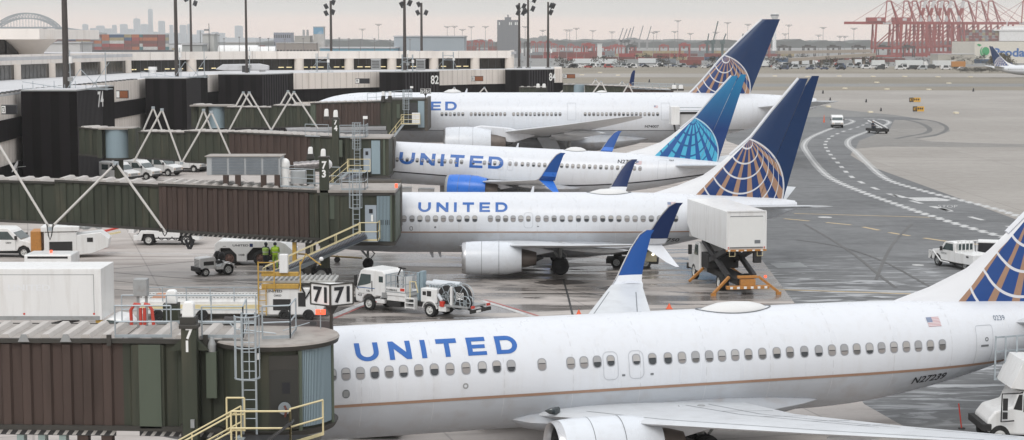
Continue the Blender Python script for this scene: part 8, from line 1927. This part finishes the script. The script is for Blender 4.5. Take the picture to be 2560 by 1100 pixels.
for y in (-.8, .8):
    g = G(DARK); g.bar((.6, y, 1.0), (6.0, y, zb0-.1), .22, .3); g.bar((6.2, y, 1.0), (.8, y, zb0-.1), .22, .3); g.build('scissor_arm', t)
G(CHAS).bar((3.3, -.8, 1.85), (3.3, .8, 1.85), .16).build('scissor_axle', t); G(CHAS).box(4.4, 5.8, -1.0, 1.0, 1.0, 1.9).build('hydraulic_tank', t, bevel=.05); G(CHAS).box(-.2, .1, -.95, -.5, 1.9, 2.6).build('mud_flap', t)
g = G(ORANGE); g.box(-.75, -.45, -1.3, 1.3, .42, .62); g.box(-.7, -.4, -.45, .45, .62, 1.0); g.box(-.65, -.35, -.6, .6, 1.05, 1.2); g.build('rear_platform', t, bevel=.02)
for sy in (-1, 1):
    g = G(ORANGE); g.bar((.2, sy*.9, 1.05), (-.3, sy*2.0, .15), .14); g.bar((-.3, sy*2.0-.15, .08), (-.3, sy*2.0+.15, .08), .16); g.build('outrigger', t); g = G(ORANGE); g.bar((5.6, sy*.9, .9), (5.3, sy*1.9, .12), .13); g.build('outrigger', t)
g = G(NUM); 
for k in range(6): g.box(-.76, -.75, -1.15+k*.42, -.98+k*.42, .45, .59)
g.build('reflectors', t); G(REDL).cyl((-.4, -1.15, 1.1), (-.35, -1.15, 1.1), .09, n=10).build('tail_lamp', t)
for y in (1.05, -1.05): wheel(t, 1.9, y, .5, .27, dual=True); wheel(t, 7.3, y, .5, .27)
# door of the second jet swung open beside the box
x, z = P3.hit(1735, 545); g = G(M('open_door_grey', (.52, .51, .50), .5, var=.05)); g.prism([(x-.35, z-1.15), (x+.35, z-1.15), (x+.38, z+.5), (x+.2, z+.95), (x-.2, z+.95), (x-.38, z+.5)], -2.3, -2.12, 'y'); g.build('open_cabin_door', P3.T, bevel=.04)
# ---- catering truck bottom right
p0 = at(2505, 1000, 63.5); t = thing('catering_truck', 'white catering truck at the lower right corner, its slanted box above the cab', 'truck', (p0.x+.75, 64.4, 0), R(180)); t.scale = (.84, .88, .985)
# heading -X; local x forward
zt1 = 3.38; bx = G(VWHITE).prism([(.0, zt1), (-7.5, zt1), (-7.5, .9), (-.55, 1.0), (-.5, 2.25), (.55, 2.35)], -1.1, 1.1, 'y').build('cargo_box', t, bevel=.02)
side_text(bx, 'KEEP A SAFE', -.75, 1.1, 1.55, .10, 1.0, GREY); side_text(bx, 'DISTANCE', -.75, 1.1, 1.38, .10, .8, GREY)
cb = body(t, 'cab', [(-.6, .55), (-.6, 2.15), (-.3, 2.25), (.15, 2.2), (.42, 1.65), (1.2, 1.45), (1.5, 1.1), (1.5, .8), (1.35, .6)], 2.05, VWHITE, .08); G(WSH).prism([(-.5, 1.45), (-.45, 2.05), (-.05, 2.05), (-.05, 1.45)], -1.035, 1.035, 'y').build('side_window', cb); G(CHAS).prism([(0, 1.5), (0, 2.1), (.15, 2.1), (.38, 1.55)], -1.03, 1.03, 'y').build('quarter_window', cb)
g = G(CHAS); g.tube([(0, 1.05, 2.2), (.2, 1.35, 2.22), (1.0, 1.4, 2.2), (1.02, 1.4, 1.15), (.4, 1.2, 1.15)], .03, 6); g.cb((.85, 1.4, 1.8), (.2, .08, .45)); g.cb((.85, 1.4, 1.38), (.2, .08, .25)); g.build('mirror_frame', t); side_text(cb, '676335', -.1, 1.03, 1.12, .09, .34); G(CHAS).box(1.35, 1.75, -1.15, 1.15, .75, 1.0).build('bumper', t); G(CHAS).box(-7, 1.2, -.6, .6, .4, .8).build('chassis', t)
for y in (1.05, -1.05): wheel(t, .95, y, .48, .26); wheel(t, -4.8, y, .48, .26, dual=True)
g = G(STEEL); 
for x in (.65, .2, -.3): g.bar((x, -1.0, 2.3), (x, -1.0, 4.0), .07)
for z in (3.4, 3.95): g.bar((.65, -1.0, z), (-.9, -1.6, z), .06)
g.bar((.65, -1.0, 2.35), (-1, -1.0, 2.35), .08); g.build('front_platform_rail', t)
# ---- white catering truck, left (only its box and bonnet show)
pb = at(255, 800, 78.5); t = thing('box_truck', 'big white box truck at the left edge, faint lettering on its side, behind the railing', 'truck', (pb.x, 79.8, 0), 0)
zb1, zt1 = at(200, 800, 78.5).z, at(200, 672, 78.5).z
bx = G(VWHITE).box(-9.5, 0, -1.3, 1.25, zb1, zt1).build('cargo_box', t, bevel=.02); G(M('faint_letters', (.78, .79, .80), .4, var=0)) ; side_text(bx, 'UNITED', -4.2, -1.3, zb1+1.35, .26, 1.9, M('faint_letters')if 0 else MATS['faint_letters']); G(GREY).box(-9.5, -.1, -1.33, -1.3, zb1, zb1+.18).build('lower_rail', bx); G(SEAM).box(-9.5, -.35, -1.305, -1.3, zt1-.28, zt1-.26).box(-.35, -.33, -1.305, -1.3, zb1+.3, zt1-.25).build('panel_seam', bx)
for x in (-3.5, -.35): G(RED).cyl((x, -1.31, zb1+.28), (x, -1.305, zb1+.28), .05, n=8).build('marker_lamp', bx)
G(CHAS).box(-9, 1.2, -.6, .6, .7, 1.2).build('chassis', t); G(DARK).bar((-7, -.7, 1.1), (-1.2, -.7, zb1-.05), .2).bar((-7, -.7, zb1-.1), (-1.2, -.7, 1.1), .2).build('scissor_arm', t); G(YEL).box(-.3, -.05, -1.25, -.95, zb1-.7, zb1).build('yellow_post', t)
cb = body(t, 'cab', [(-.1, .7), (-.1, 2.3), (.3, 2.5), (.9, 2.4), (1.2, 2.0), (2.2, 1.75), (2.45, 1.4), (2.5, .75)], 2.1, VWHITE, .1); G(WSH).prism([(.1, 1.9), (.15, 2.4), (.8, 2.35), (1.05, 1.95)], -1.06, 1.06, 'y').build('side_window', cb)
for y in (-1.05, 1.05): wheel(t, .95, y, .52, .28); wheel(t, -6.5, y, .52, .28, dual=True)
G(CHAS).box(2.45, 2.7, -1.1, 1.1, .6, 1.4).build('grille_guard', t)
p = at(130, 648, 100); t = thing('vehicle_roof', 'low white vehicle with a red roof lamp, half hidden behind the big box truck', 'vehicle', (p.x, 101, 0)); zz_ = at(130, 637, 100).z; G(VWHITE).box(-1.6, 1.1, -1, 1, .5, zz_).build('body', t, bevel=.05); G(REDL).cyl((-.3, 0, zz_), (-.3, 0, zz_+.15), .08, n=8).build('roof_lamp', t); G(CHAS).box(-1.4, .9, -1.01, -1.0, zz_-.22, zz_-.1).build('side_vents', t)
# ---- cargo loader: long roller deck and yellow lift platform
p = gp(700, 803); t = thing('cargo_loader', 'long white container loader with a roller deck and a yellow raised platform', 'loader', (p.x, p.y+.3, 0), 0)
zd = 1.05
G(VWHITE).box(-7.6, -1.2, 0, 2.6, .35, zd).build('deck_frame', t, bevel=.03); G(PALEY).box(-7.5, -1.2, -.04, 0, .6, .85).build('deck_stripe', t); g = G(M('roller_grey', (.42, .41, .39), .4, .3, var=.3)); k = -7.5
while k < -1.25: g.cyl((k, .15, zd+.05), (k, 2.45, zd+.05), .05, n=8); k += .19
g.build('deck_rollers', t); g = G(VWHITE)
for y in (.1, .85, 1.7, 2.45): g.box(-7.6, -1.2, y, y+.08, zd, zd+.12)
g.build('deck_rails', t); g = G(M('mat_orange', (.5, .25, .15), .6)); g.box(-7.0, -6.2, .3, 2.2, zd+.1, zd+.13); g.build('deck_mats', t); g = G(STEEL); g.bar((-7.6, -.05, zd+.75), (-1.2, -.05, zd+.75), .06); 
for k in range(6): g.bar((-7.6+k*1.28, -.05, zd), (-7.6+k*1.28, -.05, zd+.75), .05)
g.build('deck_handrail', t)
bd = G(VWHITE).box(-1.2, 1.9, 0, 2.6, .3, 1.75).build('main_body', t, bevel=.04); G(CHAS).box(-.4, .55, -.02, 0, .55, 1.15).box(.95, 1.35, -.02, 0, .75, 1.5).build('body_openings', bd); side_text(bd, 'UNITED', -.75, -.01, 1.52, .13, .85); side_text(bd, 'CARGO', -.35, -.01, 1.3, .1, .4); G(VWHITE).prism([(1.9, .3), (1.9, 1.4), (2.6, 1.2), (2.2, .45)], 0, 2.4, 'y').build('nose', t, bevel=.03)
for z0, z1 in ((1.72, 1.98), (2.40, 2.62)): G(YEL).box(-1.0, 1.0, -.1, .15, z0, z1).build('yellow_beam', t, bevel=.02)
G(M('platform_grey', (.48, .48, .46), .5)).box(-1.0, 2.9, .2, 2.5, 2.0, 2.12).build('platform', t); g = G(M('roller_grey')if 0 else MATS['roller_grey'])
for k in range(14): g.cyl((-.8+k*.27, .3, 2.17), (-.8+k*.27, 2.4, 2.17), .05, n=8)
g.build('platform_rollers', t); g = G(YEL)
for x in (-1.15, -.3, 1.1):
    g.bar((x, -.15, 1.6), (x, -.15, 3.2), .07)
for z in (2.1, 2.65, 3.15): g.bar((-1.15, -.15, z), (-.3, -.15, z), .05)
for k in range(5): g.bar((-1.15, -.15, .5+k*.3), (-.75, -.15, .5+k*.3), .04)
g.bar((-1.15, -.15, .3), (-1.15, -.15, 1.9), .05); g.bar((-.75, -.15, .3), (-.75, -.15, 1.9), .05); g.build('yellow_guardrail', t); G(VWHITE).box(.0, .45, -.3, .1, 2.6, 3.6).build('control_stand', t, bevel=.03); G(CHAS).tube([(1.1, -.05, 1.9), (1.3, -.05, 1.5), (1.35, -.05, 1.2), (1.6, -.05, 1.6), (1.7, -.05, 1.9)], .05, 6).build('hydraulic_hose', t)
G(YEL).tube([(1.1, 0, 3.0), (1.4, 0, 3.6), (1.9, 0, 3.2), (2.2, 0, 3.0)], .04, 6).build('bent_rail', t); G(VWHITE).sphere((2.2, .2, 3.3), .12).build('round_mirror', t)
for x in (-6.6, -4.2, .2, 1.5): wheel(t, x, .05, .3, .25, rim=GREY)
# ---- vehicle behind the winglets
p = gp(1640, 672); t = thing('fuel_dispenser', 'cream and dark service truck with one lit headlamp behind the blue winglet', 'truck', (p.x-.2, p.y+1, 0), R(-6))
G(M('cream_paint', (.42, .38, .26), .5)).box(-1.3, .35, -1.0, 1.0, .45, 1.75).build('cab', t, bevel=.06); G(CHAS).box(-3.0, -1.3, -1.0, 1.0, .9, 1.95).build('dark_body', t, bevel=.03); G(WSH).box(-1.0, -.2, -1.01, -1.0, 1.1, 1.6).build('side_window', t); G(CHAS).box(-3.0, .45, -.9, .9, .3, .6).build('chassis', t); G(LAMPON).cyl((.1, -1.03, .95), (.1, -1.0, .95), .07, n=12).build('headlamp', t)
for x in (-2.3, -.4):
    for y in (-.98, .98): wheel(t, x, y, .38, .24, rim=GREY)
# ---- wide jet's catering lift
p0, p1 = at(1677, 312, 213), at(1697, 266, 211); t = thing('catering_truck', 'white lift body docked at the rear door of the widest jet', 'truck', (at(1678, 340, 211).x, 211, 0), 0)
zb2, zt2 = at(1690, 312, 211).z, at(1690, 267, 211).z; G(VWHITE).box(0, 1.0, 0, 3.2, zb2, zt2).build('door_panel', t, bevel=.03); G(M('box_grey_white', (.50, .50, .50), .5)).box(1.05, 6, .6, 3.2, zb2-.2, zt2-.75).build('cargo_box', t, bevel=.03); G(CHAS).box(1.1, 5.5, .55, .62, zt2-.9, zt2-.62).build('dark_opening', t); g = G(STEEL); g.bar((1.0, .2, zt2-.1), (4.2, .2, zt2-.1), .08); g.bar((1.0, .2, zt2-.45), (4.2, .2, zt2-.45), .08); g.bar((4.2, .2, zt2-.9), (4.2, .2, zt2-.1), .08); g.build('top_rail', t); g = G(DARK); g.bar((.3, .8, 0), (1.4, .8, zb2), .22); g.bar((1.4, .8, 0), (.4, .8, zb2), .22); g.bar((1.9, .8, 0), (4.5, .8, zb2), .22); g.build('scissor_arm', t); G(CHAS).box(0, 6, .8, 2.8, .5, 1.0).build('chassis', t)
for x in (.8, 4.8): wheel(t, x, .7, .5, .3)
# ---- low tug under the nearest jet
p = gp(930, 1108); t = thing('nose_tug', 'low white and yellow tug partly visible under the nearest jet', 'tug', (p.x, p.y+1.6, 0)); G(VWHITE).prism([(-1.0, .35), (-1.0, .9), (-.6, 1.0), (.9, 1.0), (1.0, .35)], -1, 1, 'y').build('body', t, bevel=.04); G(YEL).box(.35, .95, -1.1, .4, .9, 1.25).build('yellow_box', t, bevel=.03); G(CHAS).box(-1.05, 1.05, -1.03, 1.0, .2, .45).build('skirt', t)
# ---- belt loader cart on the road
p = gp(2197, 334); t = thing('belt_loader', 'dark belt loader with white side rails driving on the taxi road', 'belt loader', (p.x, p.y+1, 0), R(-75)); G(CHAS).box(-2.4, 2.2, -.95, .95, .35, .8).build('body', t, bevel=.05)
g = G(DARK); g.prism([(-2.6, 1.75), (-2.6, 1.9), (2.4, .95), (2.4, .8)], -.35, .35, 'y'); g.build('belt', t); g = G(VWHITE)
for y in (-.45, .45): g.bar((-2.6, y, 1.95), (2.4, y, 1.0), .14, .16)
g.build('side_rails', t); G(CHAS).box(-.3, .3, -.95, -.5, .8, 1.2).build('seat', t)
for x in (-1.5, 1.5):
    for y in (-.9, .9): wheel(t, x, y, .33, .22, rim=GREY)
BL = t
# ---- small things
def cone(label, px, yb, h=.75, name='traffic_cone'):
    p = gp(px, yb); t = thing(name, label, 'cone', (p.x, p.y, 0)); G(M('cone_orange', (.75, .12, .04), .5, var=0)).cyl((0, 0, .03), (0, 0, h), .15, .03, 14).build('cone_body', t, smooth=True); G(NUM).cyl((0, 0, h*.5), (0, 0, h*.65), .083, .066, 14).build('reflective_band', t); G(M('cone_orange')if 0 else MATS['cone_orange']).cb((0, 0, .015), (.36, .36, .03)).build('cone_base', t)
cone('orange cone standing just beyond the nearest jet roof, left of its far wing', 1447, 788, .3); cone('striped orange cone right of the blue winglet', 1673, 772, .3); cone('orange cone between the widest jet and the third jet', 1507, 373, 1.1); cone('orange cone left of the approaching white van', 2060, 306, 1.4)
def pole(label, p, h, rz=0):
    t = thing('marker_flag', label, 'marker pole', p); G(RED).cyl((0, 0, 0), (-.14, 0, h), .025, n=8).build('rod', t); G(CHAS).cyl((0, 0, 0), (0, 0, .04), .14, n=12).build('foot', t)
p = gp(2404, 1072); pole('thin red marker pole beside the lower right catering truck', p, 1.0)
t = thing('wheel_chock_set', 'yellow and red stand tools lying on the apron behind jet bridge 73', 'tools', gp(375, 458)); G(YEL).box(-.8, .4, -.4, .2, 0, .35).bar((.2, 0, .2), (-1.2, .4, .15), .12).build('yellow_frame', t); G(RED).bar((1.6, 0, .12), (3.2, .3, .2), .14).build('red_bar', t)
# floor clutter under jet bridge 73's cab, seen between the jets
for i, (px, yb, w_, h_, m_, lab) in enumerate([(1015, 478, 26, 12, VWHITE, 'white baggage dolly just left of the bright blue engine'), (1065, 478, 40, 10, VWHITE, 'second white baggage dolly left of the bright blue engine'), (1110, 478, 20, 16, GREY, 'grey cart directly left of the bright blue engine')]):
    p = gp(px, yb+20); k = p.y/4400; t = thing('baggage_dolly', lab, 'dolly', (p.x, p.y, 0)); G(m_).box(-w_*k/2, w_*k/2, 0, 1.4, .5, .5+h_*k*1.3).build('platform', t, bevel=.02); G(CHAS).box(-w_*k*.35, w_*k*.35, .1, 1.3, .15, .5).build('running_gear', t)
for i, (px, yb, lab) in enumerate([(450, 356, 'white service cart in shadow beneath the rotunda of jet bridge 75'), (670, 345, 'white service cart beneath jet bridge 75, left of its middle support'), (890, 345, 'grey service cart beneath the brown tunnel of jet bridge 75')]):
    p = gp(px, yb+12); t = thing('service_cart', lab, 'cart', (p.x, p.y, 0)); G(VWHITE if i < 2 else GREY).box(-1.4, 1.4, 0, 1.5, .5, 1.7).build('body', t, bevel=.05); G(CHAS).box(-1.2, 1.2, .1, 1.4, .1, .5).build('running_gear', t)
# ---------------------------------------------------------------- people
def person(label, loc, rz, joints, vest=True, vcol=None, top=None, pants=None, cap=None):
    """joints: dict of points; body grown with a skin modifier"""
    t = thing('person', label, 'person', loc, rz); J = joints
    names = list(J); idx = {n: i for i, n in enumerate(names)}
    E_ = [('pelvis', 'waist'), ('waist', 'chest'), ('chest', 'neck'), ('neck', 'head'), ('head', 'crown')]
    rad = {'pelvis': .15, 'waist': .135, 'chest': .17, 'neck': .065, 'head': .10, 'crown': .085}
    for s_ in ('l', 'r'):
        E_ += [('chest', 'sh'+s_), ('sh'+s_, 'el'+s_), ('el'+s_, 'wr'+s_), ('wr'+s_, 'ha'+s_), ('pelvis', 'hip'+s_), ('hip'+s_, 'kn'+s_), ('kn'+s_, 'an'+s_), ('an'+s_, 'to'+s_)]
        rad.update({'sh'+s_: .085, 'el'+s_: .055, 'wr'+s_: .04, 'ha'+s_: .035, 'hip'+s_: .11, 'kn'+s_: .075, 'an'+s_: .05, 'to'+s_: .045})
    me = bpy.data.meshes.new('body'); me.from_pydata([J[n] for n in names], [(idx[a], idx[b]) for a, b in E_], []); o = bpy.data.objects.new('body', me); COL.objects.link(o); o.parent = t
    md = o.modifiers.new('skin', 'SKIN'); md.use_smooth_shade = True
    for n in names: sv = me.skin_vertices[0].data[idx[n]]; sv.radius = (rad[n]*1.1, rad[n]); sv.use_root = n == 'pelvis'
    md2 = o.modifiers.new('sub', 'SUBSURF'); md2.levels = 1; md2.render_levels = 2; me.materials.append(pants or CLOTH)
    h = Vector(J['head']); g = G(SKIN); g.sphere(h+Vector((.02, 0, .03)), .105, 14, 10, 1.2); g.cb(h+Vector((.125, 0, .02)), (.03, .025, .04)); 
    for y in (-.035, .035): g.m(INK).cb(h+Vector((.118, y, .055)), (.012, .02, .012))
    g.m(SKIN)
    for y in (-.108, .108): g.cb(h+Vector((.0, y, .03)), (.035, .02, .05))
    g.m(M('lip', (.35, .16, .13), .6, var=0)).cb(h+Vector((.118, 0, -.03)), (.012, .045, .01)); g.build('face', t, smooth=True)
    g = G(cap or CLOTH); g.sphere(h+Vector((-.012, 0, .07)), .12, 14, 8, 1.0); g.build('hat', t, smooth=True)
    for s_ in ('l', 'r'):
        a = Vector(J['ha'+s_]); d = (a-Vector(J['wr'+s_])).normalized(); g = G(SKIN)
        sd = d.cross(Vector((1, 0, 0))).normalized() if abs(d.x) < .9 else d.cross(Vector((0, 0, 1))).normalized()
        for k, ln in enumerate((.07, .085, .08, .06)): b = a+sd*(-.03+k*.02); g.tube([b, b+d*ln*.6, b+d*ln+Vector((.015, 0, 0))], .009, 6)
        g.tube([a-d*.03+sd*.035, a+sd*.06+d*.02, a+sd*.06+d*.05], .010, 6); g.build('fingers', t, smooth=True)
    if vest:
        c, p_ = Vector(J['chest']), Vector(J['pelvis']); g = G(vcol or HIVIS); rings = []
        for k, (f, rx, ry) in enumerate(((0, .17, .19), (.35, .165, .18), (.7, .19, .23), (1.0, .18, .25), (1.18, .11, .17))):
            q = p_.lerp(c, f); rings.append([(q.x+rx*math.cos(a), q.y+ry*math.sin(a), q.z+.02) for a in [2*math.pi*i/16 for i in range(16)]])
        v = g.loft(rings, cap=False).build('hi_vis_vest', t, smooth=True); g = G(M('reflective_tape', (.7, .7, .66), .3, var=0)); q = p_.lerp(c, .45); g.loft([[(q.x+.185*math.cos(a), q.y+.21*math.sin(a), q.z+z) for a in [2*math.pi*i/16 for i in range(16)]] for z in (0, .05)], cap=False); g.build('vest_tape', v)
    for s_ in ('l', 'r'):
        a = Vector(J['to'+s_]); G(BLACK).prism([(a.x-.2, a.z-.05), (a.x+.06, a.z-.05), (a.x+.07, a.z+.0), (a.x-.05, a.z+.05), (a.x-.2, a.z+.06)], a.y-.05, a.y+.05, 'y').build('boot', t, bevel=.015)
    return t
def standing(lean=.05, arm=(.2, .1), sx=.0, walk=0.):
    return {'pelvis': (0, 0, .95), 'waist': (lean*.4, 0, 1.12), 'chest': (lean, 0, 1.36), 'neck': (lean*1.15, 0, 1.5), 'head': (lean*1.4+.02, 0, 1.61), 'crown': (lean*1.4+.01, 0, 1.72),
            'shl': (lean, .19, 1.42), 'ell': (lean+arm[0]*.4, .27, 1.14), 'wrl': (lean+arm[0], .25, .95+arm[0]*.6), 'hal': (lean+arm[0]*1.25, .24, .87+arm[0]*.7),
            'shr': (lean, -.19, 1.42), 'elr': (lean+arm[1]*.4, -.27, 1.14), 'wrr': (lean+arm[1], -.25, .95+arm[1]*.6), 'har': (lean+arm[1]*1.25, -.24, .87+arm[1]*.7),
            'hipl': (0, .09, .9), 'knl': (.04+walk, .11, .5), 'anl': (walk*.8, .12, .09), 'tol': (walk*.8+.15, .13, .05), 'hipr': (0, -.09, .9), 'knr': (.04-walk*.4, -.11, .5), 'anr': (-walk, -.12, .09), 'tor': (.15-walk, -.13, .05)}
p = gp(666, 672); person('person in an orange-free hi-vis vest over black clothes, back turned, left of the pair by the tug', (p.x, p.y-.3, 0), R(70), standing(.04, (.3, .1)), vcol=M('vest_pale_lime', (.42, .62, .14), .6))['label'] = 'left worker by the white tug, pale lime vest over black top and hood'
p = gp(690, 672); person('right worker by the white tug, bright lime jacket and dark cap, back turned', (p.x, p.y-.3, 0), R(100), standing(.06, (.15, .3)), pants=M('lime_jacket', (.42, .68, .05), .6))
p = gp(1480, 372); person('person in dark clothes and yellow cap walking between the widest and third jets', (p.x, p.y, 0), R(200), standing(.08, (.3, -.15), walk=.18), vest=False, cap=HIVIS)
p = BL.location; sit = standing(.02, (.35, .35)); 
for s_, y in (('l', .1), ('r', -.1)): sit.update({'kn'+s_: (.42, y, .92), 'an'+s_: (.5, y, .5), 'to'+s_: (.65, y, .46)})
def shift(J, dz): return {k: (v[0], v[1], v[2]+dz) for k, v in J.items()}
pp = person('driver in dark clothes sitting on the belt loader', (p.x-.85, p.y-.2, .2), R(-75), sit, vest=False)
